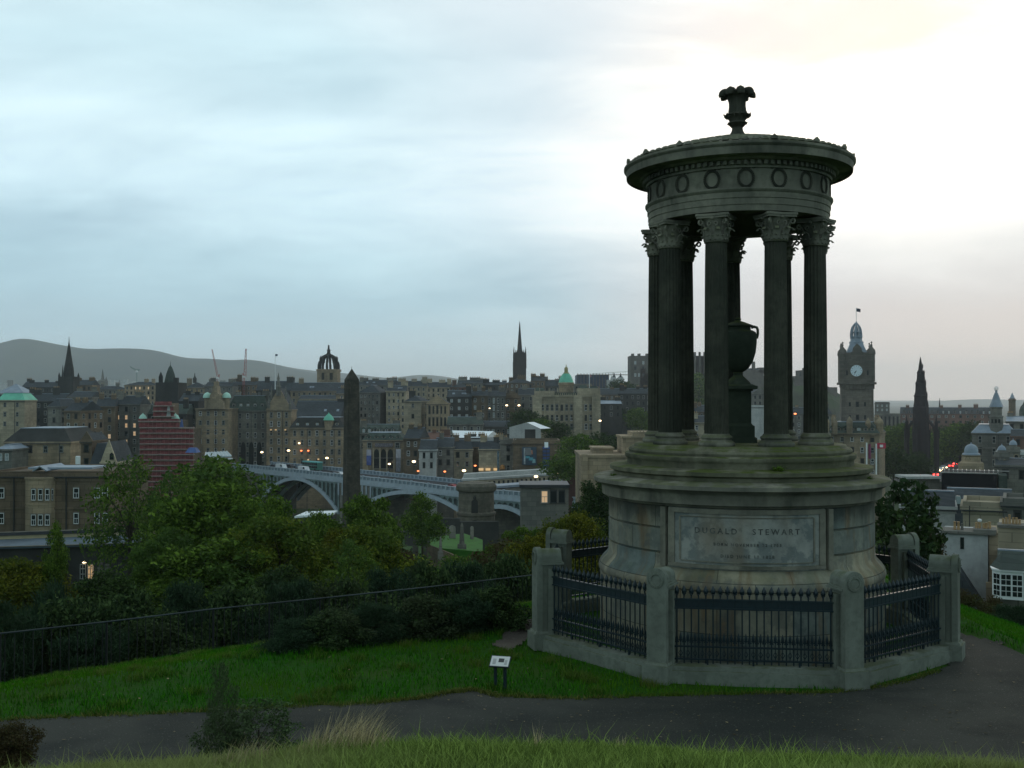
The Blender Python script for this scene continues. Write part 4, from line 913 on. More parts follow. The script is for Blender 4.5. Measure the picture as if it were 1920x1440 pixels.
def building(label, u0, u1, vt, Y, mat, roof='flat', vr=None, vb=None, dep=14, yaw=0, kinds='ddddw', cp=3.1, rp=3.5, ww=1.1, wh=1.9, chim=(), rmat='slate', name='stone_building', cat='building', group='stone buildings of the town', parapet=0, bands=(), dorm=0, sky=0, nowin=False, wmax=100, wtop=1.2, cols=None, sill=None):
    pc = P((u0 + u1) / 2, vt, Y); zt = pc.z; rel = rad(yaw); az = atan2(pc.x, Y) if u0 > 1500 else 0; a = rel - az
    Wt = (u1 - u0) / F * Y * cos(az); W = (Wt - dep * abs(sin(rel))) / cos(rel) if yaw else Wt
    cx = pc.x; cy = Y
    zb = min(gz1(cx, cy), gz1(cx, cy + dep)) - 1.0
    if vb is not None: zb = min(zb, P(u0, vb, Y).z) if name != 'x' else zb
    # front centre stands at (cx, cy); shifted so that the turned block still spans u0..u1
    sh_ = dep * sin(rel) / 2; loc = (cx + sh_ * cos(az), cy - sh_ * sin(az), zb)
    r_ = root(name, loc, label, cat, group, a); H = zt - zb; rng = random.Random(int(u0 * 3 + vt))
    mb = MB(); mb.box((0, dep / 2, 0), (W, dep, H)); zv = H - (P(u0, vt, Y).z - P(u0, (vb or 940), Y).z)
    mb.box((0, dep / 2, H - .45), (W + .7, dep + .7, .44)); mb.box((0, dep / 2, H - .95), (W + .35, dep + .35, .25))
    for bz in bands: mb.box((0, dep / 2, H - bz), (W + .4, dep + .4, .3))
    if parapet: 
        for (bx, by, bw, bd) in ((0, .2, W, .4), (0, dep - .2, W, .4), (-W / 2 + .2, dep / 2, .4, dep - .8), (W / 2 - .2, dep / 2, .4, dep - .8)): mb.box((bx, by, H - .003), (bw, bd, parapet))
    if not nowin:
        for i in range(int(W / 9)): mb.box(((i + .5) / max(1, int(W / 9)) * W - W / 2 + 1.6, -.1, 0), (.16, .16, H - .5), k=1)
    mb.box((0, -.42, H - .62), (W + .5, .16, .16), k=1)
    lpart('wall', mb, [M[mat], M['dkmetal']], r_)
    if roof == 'gable' and vr is not None and W > 9 and Y < 800 and name == 'stone_building':
        rg_ = random.Random(int(u0 * 7)); hh = (vt - vr) / F * Y
        for s in (-1, 1):
            if rg_.random() < .75: o = lpart('chimney', chimney_mb(2.2 + rg_.random() * 1.5, 1.0, hh + .8 + rg_.random() * 1.4, 4), [M[mat], M['pot']], r_); o.location = (s * (W / 2 - 1.6), dep * rg_.choice((.3, .5, .62)), H)
    rh = (vt - vr) / F * Y if vr is not None else 0
    if roof != 'flat' and rh > 0:
        rb = MB(); e = .3
        if roof == 'gable':       # ridge parallel to the front
            rb.prism([(-e, 0), (dep + e, 0), (dep / 2, rh)], W + .1, 'x', (-W / 2 - .05, 0, H)); rb.box((0, dep / 2, H + rh - .1), (W + .1, .5, .22), k=1)
        elif roof == 'front':     # gable end faces the camera
            rb.prism([(-W / 2 - e, 0), (W / 2 + e, 0), (0, rh)], dep, 'y', (0, .6, H)); rb.prism([(-W / 2 - .2, 0), (W / 2 + .2, 0), (0, rh + .5)], .6, 'y', (0, -.02, H - .02), k=1)
        elif roof in ('hip', 'mansard'):
            q = min(dep, W) * (.5 if roof == 'hip' else .16); t = min(q, dep / 2 - .4, W / 2 - .4); lo = [(-W / 2 - e, -e), (W / 2 + e, -e), (W / 2 + e, dep + e), (-W / 2 - e, dep + e)]; hi = [(-W / 2 + t, t), (W / 2 - t, t), (W / 2 - t, dep - t), (-W / 2 + t, dep - t)]
            rb.add([(x, y, H + .002) for x, y in lo] + [(x, y, H + rh) for x, y in hi], [(3, 2, 1, 0), (4, 5, 6, 7), (0, 1, 5, 4), (1, 2, 6, 5), (2, 3, 7, 6), (3, 0, 4, 7)])
            rb.box((0, dep / 2, H + rh), (W - 2 * t + .3, dep - 2 * t + .3, .2), k=1)
        ro = lpart('roof', rb, [M[rmat], M['lead'] if roof != 'front' else M[mat]], r_)
        for i in range(dorm):
            x = ((i + .5) / dorm - .5) * (W - 2); db = MB(); dw = 1.6; yy = .5
            db.box((x, yy + 1.3, H), (dw, 2.6, rh * .48), k=0); db.prism([(-dw / 2 - .2, 0), (dw / 2 + .2, 0), (0, .9)], 3, 'y', (x, yy - .2, H + rh * .48), k=1); d_ = lpart('dormer', db, [M[mat], M[rmat]], r_)
            windows(d_, [x], [H + .25], .95, rh * .40, [rng.choice('ddwp')], y=yy - .0)
        for i in range(sky):
            x = (rng.random() - .5) * (W - 3); db = MB(); sl = rh / (dep / 2); y0 = dep * .18; db.add([(x - .6, y0, H + y0 * sl + .25), (x + .6, y0, H + y0 * sl + .25), (x + .6, y0 + 1.5, H + (y0 + 1.5) * sl + .25), (x - .6, y0 + 1.5, H + (y0 + 1.5) * sl + .25)], [(0, 1, 2, 3)]); db.box((x, y0, H + y0 * sl - .3), (1.3, .1, .5)); lpart('skylight', db, M['lead'], r_)
    for c in chim:                # (u, width px, height above eaves px, pots)
        x = ((c[0] - u0) / (u1 - u0) - .5) * W; wz = c[1] / F * Y; hz_ = c[2] / F * Y
        o = lpart('chimney', chimney_mb(wz, 1.1, max(.6, hz_ - .4), c[3]), [M[c[4]] if len(c) > 4 else M[mat], M['pot']], r_); o.location = (x, dep * .45 if roof != 'front' else dep * .7, H)
    if not nowin:
        nc = cols or max(1, int(W / cp)); xs_ = [((i + .5) / nc - .5) * (W - .8) for i in range(nc)]; vis = min(H, H - zv) - wtop; nr = max(1, int((vis) / rp + .25)); nr = min(nr, max(1, wmax // nc))
        zs_ = [H - wtop - wh - j * rp for j in range(nr)]
        windows(r_, xs_, zs_, ww, wh, list(kinds), rng=rng)
        if abs(yaw) > 8:
            nd = max(1, int(dep / cp)); s = 1 if yaw < 0 else -1
            windows(r_, [((i + .5) / nd) * dep - dep / 2 for i in range(nd)], zs_, ww, wh, list(kinds), rng=rng, rz=s * pi / 2, ox=s * W / 2, oy=dep / 2)
    r_['H'] = H; r_['W'] = W
    del r_['H']; del r_['W']
    return r_, W, H
B = building
G = 'stone buildings of the town'
# ---- rear ranks along the ridge
B('low dark roofed tenement row on the skyline left of the black church spire', 40, 112, 726, 720, 'dark', 'gable', 716, 770, chim=[(52, 9, 14, 3), (80, 7, 14, 3), (100, 6, 12, 2)], kinds='dn')
B('skyline tenement with tall chimneys just right of the black church spire', 136, 172, 722, 700, 'brown', 'gable', 712, 770, chim=[(142, 7, 14, 2), (165, 9, 15, 3)], kinds='dn')
B('distant low skyline houses left of the conical turret', 172, 235, 730, 800, 'grey', 'hip', 724, 770, chim=[(185, 5, 11, 2), (215, 6, 12, 2)], kinds='dn', yaw=10)
B('flat topped tan building left of the conical turret', 232, 298, 722, 760, 'tan', 'hip', 716, 765, chim=[(270, 8, 12, 2), (285, 6, 12, 2)], kinds='dnl', yaw=-8)
B('orange brown building with a cupola right of the conical turret', 345, 384, 727, 720, 'tan', 'hip', 717, 760, chim=[(350, 9, 18, 3)], kinds='dn')
B('dark skyline tenement behind the gabled tower', 384, 436, 724, 700, 'grey', 'gable', 716, 770, chim=[(395, 10, 16, 3), (428, 8, 14, 2)], kinds='d')
B('skyline building at the foot of the right hand crane', 436, 480, 722, 720, 'brown', 'gable', 714, 770, chim=[(445, 8, 20, 3), (470, 8, 15, 3)], kinds='d')
B('dark skyline roof left of the crown steeple', 480, 548, 732, 690, 'dark', 'gable', 714, 770, chim=[(497, 9, 26, 3), (540, 12, 26, 4)], kinds='dn')
B('long slate roofed civic building below the crown steeple', 545, 655, 733, 640, 'tan', 'gable', 717, 770, dep=18, chim=[(560, 9, 24, 3)], kinds='dn', sky=2, bands=(4,))
B('buff terrace between the civic building and the big slate roof', 560, 640, 748, 600, 'buff', 'gable', 741, 790, kinds='dn', chim=[(636, 9, 20, 3)])
B('skyline tenement directly right of the obelisk tip', 672, 742, 722, 700, 'grey', 'gable', 712, 770, chim=[(680, 16, 14, 5), (702, 12, 13, 4), (730, 14, 14, 5)], kinds='dn', sky=3)
B('skyline tenement with broad chimney heads over the twin stone blocks', 742, 800, 724, 720, 'buff', 'gable', 714, 770, chim=[(752, 14, 15, 5), (775, 10, 14, 4), (793, 10, 12, 4)], kinds='dn')
B('pale chimneyed house left of the red roofed house', 798, 846, 726, 740, 'buff', 'gable', 716, 770, chim=[(805, 8, 16, 3), (828, 12, 14, 4)], kinds='dn')
B('red tinged house on the skyline', 844, 882, 726, 700, 'red', 'hip', 718, 770, chim=[(851, 8, 14, 3)], kinds='dn')
B('tall dark chimneyed tenement left of the needle spire', 858, 905, 718, 730, 'grey', 'gable', 712, 770, chim=[(867, 16, 12, 5), (890, 20, 11, 6)], kinds='dn')
B('tenement stepping down towards the needle spire', 904, 950, 722, 740, 'dark', 'gable', 716, 770, chim=[(913, 8, 12, 3), (930, 14, 10, 4)], kinds='dn')
B('tenement directly in front of the needle spire', 948, 1000, 718, 720, 'brown', 'hip', 710, 775, chim=[(955, 7, 11, 2), (978, 16, 14, 4)], kinds='dnw', yaw=10)
B('skyline tenement between the needle spire and the green dome', 996, 1022, 714, 730, 'brown', 'gable', 705, 775, chim=[(1004, 14, 10, 4), (1018, 6, 12, 2)], kinds='dn')
B('low tenement left of the green dome', 1020, 1056, 724, 740, 'grey', 'gable', 712, 770, chim=[(1030, 6, 12, 2), (1046, 10, 14, 3)], kinds='dn')
B('grey building right of the green dome', 1076, 1110, 722, 760, 'grey', 'flat', None, 775, kinds='dn', parapet=1)
B('low houses below the dark grandstand', 1098, 1180, 740, 730, 'brown', 'gable', 728, 790, kinds='dnw', yaw=12, chim=[(1120, 6, 14, 2), (1150, 7, 13, 3)])
# ---- middle ranks
B('glass roofed building at the far left with a pale flat roof', -6, 44, 737, 560, 'render', 'hip', 720, 760, rmat='lead', kinds='dn')
B('building with green arched roofs and yellow lit windows at the left edge', -4, 46, 750, 470, 'buff', 'mansard', 737, 812, rmat='copper', kinds='dddl', cp=5, rp=4.2, dep=12)
B('dark tenement behind the broad dark block on the left', 40, 118, 752, 500, 'dark', 'gable', 738, 812, chim=[(60, 14, 22, 4), (95, 12, 26, 4)], kinds='ddn')
B('blue grey turreted block left of the church tower', 88, 128, 762, 440, 'grey', 'hip', 748, 812, kinds='dn', yaw=-12, rmat='slate')
B('tenement with pale ribbed wall below the church spire', 128, 172, 744, 480, 'grey', 'gable', 734, 775, kinds='wd', cp=2.4)
B('soot dark tenement with lit windows above the chapel', 118, 170, 770, 400, 'brown', 'gable', 752, 872, kinds='ddnw', chim=[(128, 10, 22, 3), (152, 10, 22, 3)], yaw=-14)
B('tall narrow tenement with three lit windows', 168, 214, 762, 450, 'brown', 'gable', 746, 850, kinds='dny', chim=[(176, 9, 24, 3), (206, 9, 22, 3)], yaw=12)
B('slate blue tenement left of the pink scaffold', 212, 262, 758, 460, 'grey', 'gable', 742, 862, kinds='dnyd', chim=[(222, 9, 22, 3), (250, 10, 24, 3)])
B('dark tenement with green tinged roof behind the pink scaffold', 250, 350, 776, 470, 'dark', 'gable', 758, 862, kinds='dn', rmat='slate2', chim=[(258, 8, 26, 3)])
B('dark gabled tenement between the scaffold and the domed tower', 335, 372, 752, 480, 'dark', 'gable', 738, 862, kinds='dn', chim=[(345, 9, 20, 3), (362, 8, 18, 2)])
B('tower block of tan stone with two small green domes and a curved gable', 367, 428, 766, 452, 'tan', 'flat', None, 885, kinds='ddw', cp=2.9, rp=3.9, dep=16, bands=(10, 20), name='domed_tower_building')
B('long grey hotel front with arches at street level', 427, 502, 770, 468, 'grey', 'mansard', 742, 882, kinds='ddw', cp=3.4, rp=4.2, dorm=5, rmat='slate2', bands=(11, 17.5), chim=[(440, 9, 36, 3), (470, 8, 34, 3), (492, 12, 38, 4)], wh=2.4)
B('tan stone gabled tower with pinnacled top at the bridge head', 500, 546, 768, 462, 'tan', 'front', 728, 882, kinds='ddw', cp=2.8, rp=3.8, bands=(10, 20), dep=12, wh=2.4)
B('wide tan newspaper building with dark roof and green ogee dome', 544, 645, 802, 458, 'tan', 'mansard', 783, 882, kinds='ddw', cp=2.9, rp=4.0, rmat='dark', dorm=5, dep=16, bands=(9, 14), wh=2.4)
B('building with a huge slate roof rising behind the green ogee dome', 548, 638, 783, 500, 'dark', 'gable', 752, 800, rmat='slate', kinds='n', dep=26, sky=2, chim=[(584, 12, 20, 4)])
B('narrow pale gabled tenement left of the obelisk', 630, 652, 738, 520, 'tan', 'gable', 726, 800, kinds='dw', chim=[(640, 9, 14, 3)])
B('left one of two tall grey stone blocks right of the obelisk', 672, 722, 736, 540, 'grey', 'hip', 722, 802, kinds='dnw', cp=2.2, rp=3.2, ww=.8, wh=1.5, dep=18, yaw=-8)
B('right one of two tall grey stone blocks right of the obelisk', 724, 761, 733, 540, 'buff', 'gable', 722, 812, kinds='dnw', cp=2.2, rp=3.2, ww=.8, wh=1.5, sky=4, dep=18)
B('square buff block with a lead flat roof', 758, 802, 752, 500, 'buff', 'hip', 743, 835, kinds='dn', cp=4.2, rp=5, dep=14, yaw=-12, bands=(12,), chim=[(768, 12, 20, 3, 'dark')])
B('ornate tan building with tall pilasters and a pediment', 800, 840, 756, 490, 'tan', 'front', 742, 835, kinds='na', cp=1.9, rp=5.6, wh=3.6, ww=.8, bands=(11, 18))
B('dark tenement with rows of bright white windows', 838, 884, 744, 520, 'dark', 'gable', 732, 800, kinds='pwpp', cp=3.0, rp=3.7, wh=1.5, sky=5, rmat='slate')
B('brown tenement with a bright window column beside the white windowed one', 882, 914, 742, 525, 'brown', 'gable', 732, 810, kinds='wpd', cp=3, rp=3.7, chim=[(890, 8, 16, 3), (906, 7, 16, 3)])
B('grey tenement with tall glazed bays', 912, 948, 742, 530, 'grey', 'gable', 733, 812, kinds='wwdp', cp=2.2, rp=3.6, ww=.9, wh=2.6, chim=[(918, 7, 14, 2), (940, 9, 16, 3)])
B('brown gabled house between the glazed tenement and the bank', 944, 976, 745, 540, 'brown', 'front', 734, 800, kinds='dd', cp=3.4)
B('blue grey tenement behind the left end of the bank', 972, 1004, 740, 560, 'grey', 'gable', 728, 810, kinds='dn', chim=[(984, 10, 18, 3)])
B('low green roofed house below the white windowed tenement', 838, 905, 795, 470, 'grey', 'gable', 782, 830, rmat='slate2', kinds='dw')
B('long low house row behind the flat white marquee', 880, 960, 800, 480, 'grey', 'gable', 790, 830, kinds='dwp', cp=2.4)
# ---- station side rank
B('green roofed hall behind the arched market', 672, 745, 812, 460, 'grey', 'gable', 796, 850, rmat='slate2', kinds='n', dorm=6, dep=18)
B('brown house with blue slate roof right of the arched market', 757, 800, 822, 400, 'brown', 'gable', 802, 890, kinds='dnw', chim=[(765, 9, 26, 3), (788, 8, 24, 3)], yaw=-10)
B('red roofed old house behind the white walled house', 792, 842, 824, 420, 'red', 'gable', 811, 870, rmat='red', kinds='dn', chim=[(812, 7, 18, 3)])
B('white walled house with a dark attic storey', 786, 818, 843, 385, 'render', 'gable', 826, 892, kinds='n', cp=2.6, name='white_house', wmax=5, ww=.8, bands=(3.6,))
B('dark stepped gable tenement right of the white walled house', 816, 850, 838, 390, 'grey', 'gable', 822, 892, kinds='dnw', chim=[(826, 8, 26, 3)])
B('plain tan tenement at the back of the station', 838, 886, 842, 395, 'buff', 'gable', 826, 892, kinds='ddn', cp=3, rp=3.4, chim=[(850, 12, 26, 4, 'brown'), (878, 12, 26, 4, 'brown')], yaw=8)
B('brown roofed tenement with a tall pale chimney breast', 872, 912, 838, 400, 'brown', 'gable', 822, 892, kinds='dnw', chim=[(884, 16, 24, 5, 'dark'), (902, 12, 24, 4, 'dark')])
B('blank buff stone warehouse with two lit shop windows', 898, 944, 842, 392, 'buff', 'gable', 828, 892, nowin=True, kinds='d', chim=[(905, 10, 22, 3), (930, 10, 22, 4, 'dark')])
B('dark gallery block with banners left of the billboard', 938, 968, 830, 390, 'grey', 'flat', None, 892, kinds='dnn', cp=3.6, parapet=1, chim=[(948, 6, 10, 2)])
B('brown flat roofed building carrying the large billboard', 962, 1050, 830, 385, 'brown', 'flat', None, 892, nowin=True, kinds='d', parapet=1, dep=16, bands=(9,))
bb = bpy.data.objects['stone_building']
# ---- special roofs on those buildings
def near_root(txt): return [o for o in bpy.data.objects if o.parent is None and txt in o.get('label', '')][0]
def wpart(name, mb, mats, r_, smooth=None, label=None):
    "world coordinate mesh under a turned root"
    mi = r_.matrix_basis.inverted(); me = mb.mesh(name, mats, smooth=smooth); me.transform(mi)
    o = link(name, me, parent=r_)
    if label: o['label'] = label
    return o
def pdome(mb, u, v0, v1, wpx, Y, prof, n=16, k=None, dY=0):
    "lathe whose profile (0..1 radius, 0..1 height) spans pixel rows v1 (bottom) to v0 (top)"
    p = P(u, v1, Y); h = P(u, v0, Y).z - p.z; R = wpx / 2 / F * Y
    mb.lathe([(r * R, z * h) for r, z in prof], n, (p.x, p.y + dY, p.z), k=k)
DOME = [(1, 0), (.98, .2), (.9, .42), (.74, .64), (.5, .82), (.2, .93), (.08, .96), (.05, 1)]
OGEE = [(1, 0), (.95, .08), (.78, .2), (.62, .36), (.52, .5), (.38, .62), (.2, .74), (.07, .84), (.03, 1)]
t = near_root('two small green domes')
for u in (384, 420):
    mb = MB(); pdome(mb, u, 746, 768, 12, 451, [(1, 0), (1, 1)], 8, dY=4); o = wpart('turret', mb, M['tan'], t); mb = MB(); pdome(mb, u, 735, 746, 17, 451, DOME, dY=4); wpart('dome', mb, plain('pale green copper', (.42, .66, .54), .6, 0, .15, .5) if 'pgc' not in M else M['pgc'], o if False else t, 40); M.setdefault('pgc', bpy.data.materials['pale green copper'])
mb = MB(); p = P(403, 767, 451)
k_ = 451 / F; mb.prism([(x * k_, z * k_) for x, z in [(-17, 0), (17, 0), (15, 14), (10, 18), (9, 27), (5, 31), (4.5, 40), (3, 44), (-3, 44), (-4.5, 40), (-5, 31), (-9, 27), (-10, 18), (-15, 14)]], 5, 'y', (p.x, p.y - .3, p.z)); mb.box((p.x, p.y + 2.2, p.z + 44 * k_), (8 * k_, 2, 8 * k_)); wpart('gable', mb, M['tan'], t)
windows(t, [-2, 2], [62 * 0 + (t.children[0].dimensions.z if False else 0)], .1, .1, ['d']) if False else None
t = near_root('pinnacled top at the bridge head')
mb = MB(); k_ = 462 / F
for (u, v0, v1, w_) in ((521, 698, 742, 9), (508, 722, 748, 4), (535, 722, 748, 4), (503, 740, 766, 5), (543, 742, 768, 5)): pdome(mb, u, v0, v1, w_, 461, [(1, 0), (1, .35), (1.25, .38), (.8, .45), (.45, .7), (.6, .72), (.2, .9), (.03, 1)], 6, dY=1)
wpart('pinnacle', mb, M['grey'], t)
t = near_root('green ogee dome')
mb = MB(); pdome(mb, 615, 788, 806, 18, 457, [(1, 0), (1, 1)], 8, dY=2); wpart('turret', mb, M['tan'], t)
mb = MB(); pdome(mb, 615, 773, 788, 22, 457, [(1, 0), (.88, .10), (.82, .25), (.66, .45), (.42, .62), (.18, .78), (.06, .88), (.03, 1)], dY=2); wpart('dome', mb, M['copper'], t, 40)
t = near_root('orange brown building with a cupola'); mb = MB(); pdome(mb, 361, 699, 718, 7, 715, [(1, 0), (1, .35), (1.2, .4), (.7, .55), (.3, .7), (.15, 1)], 8, dY=5); wpart('cupola', mb, M['dark'], t)
# arches of the hotel and of the market
def archrow(r_, us, v0, v1, Y, wpx, k='a'):
    for u in us:
        p = r_.matrix_basis.inverted() @ P(u, v1, Y); link('window', WM[k], tuple(p), 0, r_, (wpx / F * Y, 1.5, (v1 - v0) / F * Y))
archrow(near_root('long grey hotel front'), [441, 456, 471, 486], 829, 872, 467.6, 9)
# lit street windows
def litbox(r_, u, v, w_, h, Y, mat='lit', name='lit_window'):
    p = P(u, v, Y); mb = MB(); mb.box((p.x, p.y - .05, p.z - h / F * Y / 2), (w_ / F * Y, .3, h / F * Y)); wpart(name, mb, M[mat], r_)
t = near_root('wide tan newspaper')
for u, v, m_ in ((561, 831, 'litw'), (565, 845, 'lito'), (578, 845, 'lito'), (578, 862, 'lit'), (597, 861, 'lit')): litbox(t, u, v, 3.2, 2.2, 457.4, m_, 'wall_lamp')
t = near_root('blank buff stone warehouse')
for u in (902, 915, 930): litbox(t, u, 880, 9, 4.5, 391.6, 'lit')
t = near_root('tan stone gabled tower')
for u in (508, 517, 535): litbox(t, u, 806, 3, 1.6, 461.4, 'lit', 'wall_lamp')
# ---- billboard, wrap and banners
t = near_root('large billboard'); k_ = 384.5 / F
mb = MB(); p = P(979, 872, 384.6); p1 = P(1006, 838, 384.6); W_, H_ = p1.x - p.x, p1.z - p.z
mb.box((p.x + W_ / 2, p.y - .2, p.z), (W_, .3, H_), k=0)
for (x, z, w_, h, k) in ((.17, .06, .10, .86, 1), (.40, .55, .5, .40, 3), (.62, .60, .24, .22, 2), (.38, .38, .34, .12, 4), (.62, .26, .34, .16, 4), (.82, .12, .22, .22, 5)):
    mb.box((p.x + W_ * (x + .0), p.y - .37 - .02 * k, p.z + H_ * z), (W_ * w_, .04, H_ * h), k=k, taper=.8 if k > 1 else 1)
wpart('billboard', mb, [plain('billboard dark blue', (.03, .06, .09), .5), plain('billboard pale lettering', (.42, .48, .48), .5, 0, .5, 2), plain('billboard orange', (.40, .16, .08), .5), plain('billboard grey', (.16, .17, .17), .5), plain('billboard teal', (.06, .30, .36), .5), plain('billboard light teal', (.20, .38, .40), .5)], t)
mb = MB(); p = P(1024, 888, 384.3); p1 = P(1024, 836, 384.3)
for j in range(8): z = p.z + (p1.z - p.z) * j / 8; mb.box((p.x, p.y - 1.2, z), (14 * k_, 1.6, .15), k=1); mb.box((p.x, p.y - 1.2, z + .15), (14 * k_, .06, (p1.z - p.z) / 8 * .7), k=0)
for x in (-6.5, 0, 6.5): mb.box((p.x + x * k_, p.y - 2.1, p.z), (.15, .15, p1.z - p.z), k=1)
wpart('scaffold_wrap', mb, [M['blue'], M['dkmetal']], t)
mb = MB(); p = P(1024, 836, 384.2); mb.box((p.x, p.y - 2.3, p.z - .5), (7 * k_, .2, 10 * k_), k=0); wpart('white_notice', mb, M['canvas'], t)
for u in (1042, 1048):
    for v in (845, 858, 871): p = P(u, v, 384.5); mb = MB(); mb.box((p.x, p.y - .1, p.z), (4.5 * k_, .4, 1.4 * k_)); wpart('ledge', mb, M['tan'], t)
t = near_root('dark gallery block')
mb = MB(); p = P(934, 886, 389); mb.box((p.x, p.y - .4, p.z), (4 * .195, .2, 40 * .195)); wpart('banner', mb, plain('grey blue banner', (.17, .24, .27), .6, 0, .6, 1.2), t)
mb = MB(); p = P(942, 884, 389); mb.box((p.x, p.y - .4, p.z), (9 * .195, .2, 12 * .195)); mb.lathe([(.1, 0), (1.0, .3), (.9, 1.4), (.1, 1.9)], 8, (p.x, p.y - .3, p.z + .6), k=1); wpart('poster', mb, [plain('poster brown', (.22, .17, .12), .6), plain('poster orange', (.50, .24, .08), .6, 0, .4, 1)], t)
# arched market hall facade
mk, W_, H_ = B('market hall front with five tall arches and hanging banners', 680, 758, 825, 432, 'tan', 'mansard', 812, 892, nowin=True, rmat='slate2', dorm=5, dep=16, bands=(2.8,), name='market_hall')
archrow(mk, [706, 719, 732], 842, 878, 431.6, 10); archrow(mk, [706, 719, 732], 858, 859.4, 431.0, 11, 'd')
for u in (693, 745): archrow(mk, [u], 830, 840, 431.6, 8, 'd')
for u, v0, v1, ms in ((692, 843, 872, ((.46, .44, .50), (.10, .14, .36))), (747, 842, 884, ((.50, .50, .54), (.24, .25, .28)))):
    mb = MB(); p = P(u, v1, 431.2); h = (v1 - v0) / F * 431; mb.box((p.x, p.y - .5, p.z), (1.9, .12, h * .62), k=1); mb.box((p.x, p.y - .5, p.z + h * .62), (1.9, .12, h * .38), k=0); wpart('banner', mb, [plain('banner pale', ms[0], .6, 0, .3, 1), plain('banner dark', ms[1], .6, 0, .4, 1)], mk)
mb = MB(); p = P(720, 838, 431.2); mb.box((p.x, p.y - .3, p.z), (33 * .2155, .3, 7 * .2155)); wpart('name_board', mb, plain('grey name board', (.22, .20, .22), .6, 0, .7, 2.4), mk)
for u in (689, 700, 712.5, 725.5, 739, 752): mb = MB(); p = P(u, 890, 431.4); mb.box((p.x, p.y - .25, p.z), (.45, .4, 50 * .2155)); wpart('pilaster', mb, M['buff'], mk)
# ---------------------------------------------------------------- landmarks
def lm(name, u, vb, Y, label, cat, group=None):
    p = P(u, vb, Y); z = min(p.z, gz1(p.x, Y) - .5); r_ = root(name, (p.x, Y, z), label, cat, group); return r_
def pbox(mb, u0, u1, v0, v1, Y, dep, k=None, taper=1.0, dY=0):
    a = P(u0, v1, Y); b = P(u1, v0, Y); mb.box(((a.x + b.x) / 2, Y + dep / 2 + dY, a.z), (b.x - a.x, dep, b.z - a.z), k=k, taper=taper)
def plathe(mb, u, pts, Y, n=8, k=None, dY=0, a0=pi / 8, mod=None):
    "pts: (half width px, row)"
    z0 = P(u, pts[0][1], Y).z; x = P(u, pts[0][1], Y).x; mb.lathe([(max(.02, w_) / F * Y, P(u, v, Y).z - z0) for w_, v in pts], n, (x, Y + dY, z0), k=k, a0=a0, mod=mod)
# obelisk
r_ = lm('obelisk', 657, 940, 240, 'tall dark stone obelisk rising in front of the bridge', 'obelisk'); mb = MB(); k = 240 / F; x = P(657, 900, 240).x; zt = P(657, 712, 240).z; zb = gz1(x, 240) - 1
m_ob = stone('obelisk stone', (.085, .076, .056), (.048, .046, .036), (.016, .018, .015), .5, .7, 2, bumpd=.03, joint=.6)
w0, w1 = 28 * k, 22 * k; mb.box((0 + x, 240 + w0 / 2, zb), (w0, w0, zt - zb), rad(28), taper=w1 / w0 * .98); part('shaft', mb, m_ob, r_)
mb = MB(); mb.box((x, 240 + w0 / 2, zt), (w1 * 1.0, w1 * 1.0, 21 * k), rad(28), taper=.03); mb.tube([(x, 240 + w0 / 2, zt + 20 * k), (x, 240 + w0 / 2, zt + 25 * k)], .05, 5); part('pyramid_cap', mb, m_ob, r_)
mb = MB(); mb.box((x, 240 + w0 / 2, zb), (w0 * 1.5, w0 * 1.5, 30 * k), rad(28)); part('base', mb, m_ob, r_)
# round mausoleum
r_ = lm('mausoleum', 893, 1002, 230, 'round stone mausoleum with a niche window and dark doorway', 'tomb'); mb = MB()
m_ms = stone('mausoleum stone', (.185, .165, .125), (.115, .108, .085), (.04, .038, .032), .35, .5, 1.5, bumpd=.02, joint=.45)
Yc = 234; plathe(mb, 893, [(35, 1006), (35, 966), (37, 964), (37, 960), (33.5, 958), (33, 922), (37, 919), (38, 914), (38, 910), (35, 907), (34, 905), (2, 904)], Yc, 40, a0=0); part('drum', mb, m_ms, r_, 35)
mb = MB(); p = P(890, 1000, Yc - 4.35); mb.prism([(-.85, 0), (.85, 0), (.85, 2.2)] + [(.85 * cos(t), 2.2 + .6 * sin(t)) for t in np.linspace(.2, pi - .2, 7)] + [(-.85, 2.2)], .5, 'y', (p.x, p.y - .1, p.z)); part('doorway', mb, M['glass'], r_)
mb = MB(); p = P(890, 962, Yc - 4.05); mb.prism([(-.7, 0), (.7, 0), (.7, 2.4)] + [(.7 * cos(t), 2.4 + .5 * sin(t)) for t in np.linspace(.2, pi - .2, 7)] + [(-.7, 2.4)], .4, 'y', (p.x, p.y - .1, p.z)); part('niche', mb, M['dark'], r_)
mb = MB(); p = P(890, 938, Yc - 4.1); mb.lathe([(.15, 0), (.32, .3), (.34, .6), (.2, .8), (.1, 1.0)], 10, (p.x, p.y, p.z)); part('urn_ornament', mb, M['dark'], r_)
# stone building with lit windows right of it
r_ = lm('flat_roofed_house', 1020, 966, 205, 'flat roofed stone house with an orange lit window right of the mausoleum', 'building'); mb = MB(); pbox(mb, 976, 1066, 915, 1010, 205, 9); part('wall', mb, M['grey'], r_)
mb = MB(); pbox(mb, 974, 1068, 909, 914.8, 204.5, 10); part('roof', mb, M['dkmetal'], r_)
for u, k in ((1021, 'y'), (1038, 'n'), (1053, 'n')):
    p = P(u, 943, 205) - r_.location; link('window', WM[k], tuple(p), 0, r_, (1.25, 1.2, 2.35))
for u in (1013, 1030, 1046, 1061): mb = MB(); pbox(mb, u - 1, u + 1, 918, 945, 204.85, .1, dY=0); part('mullion', mb, M['sur'], r_)
mb = MB(); mb2 = MB()
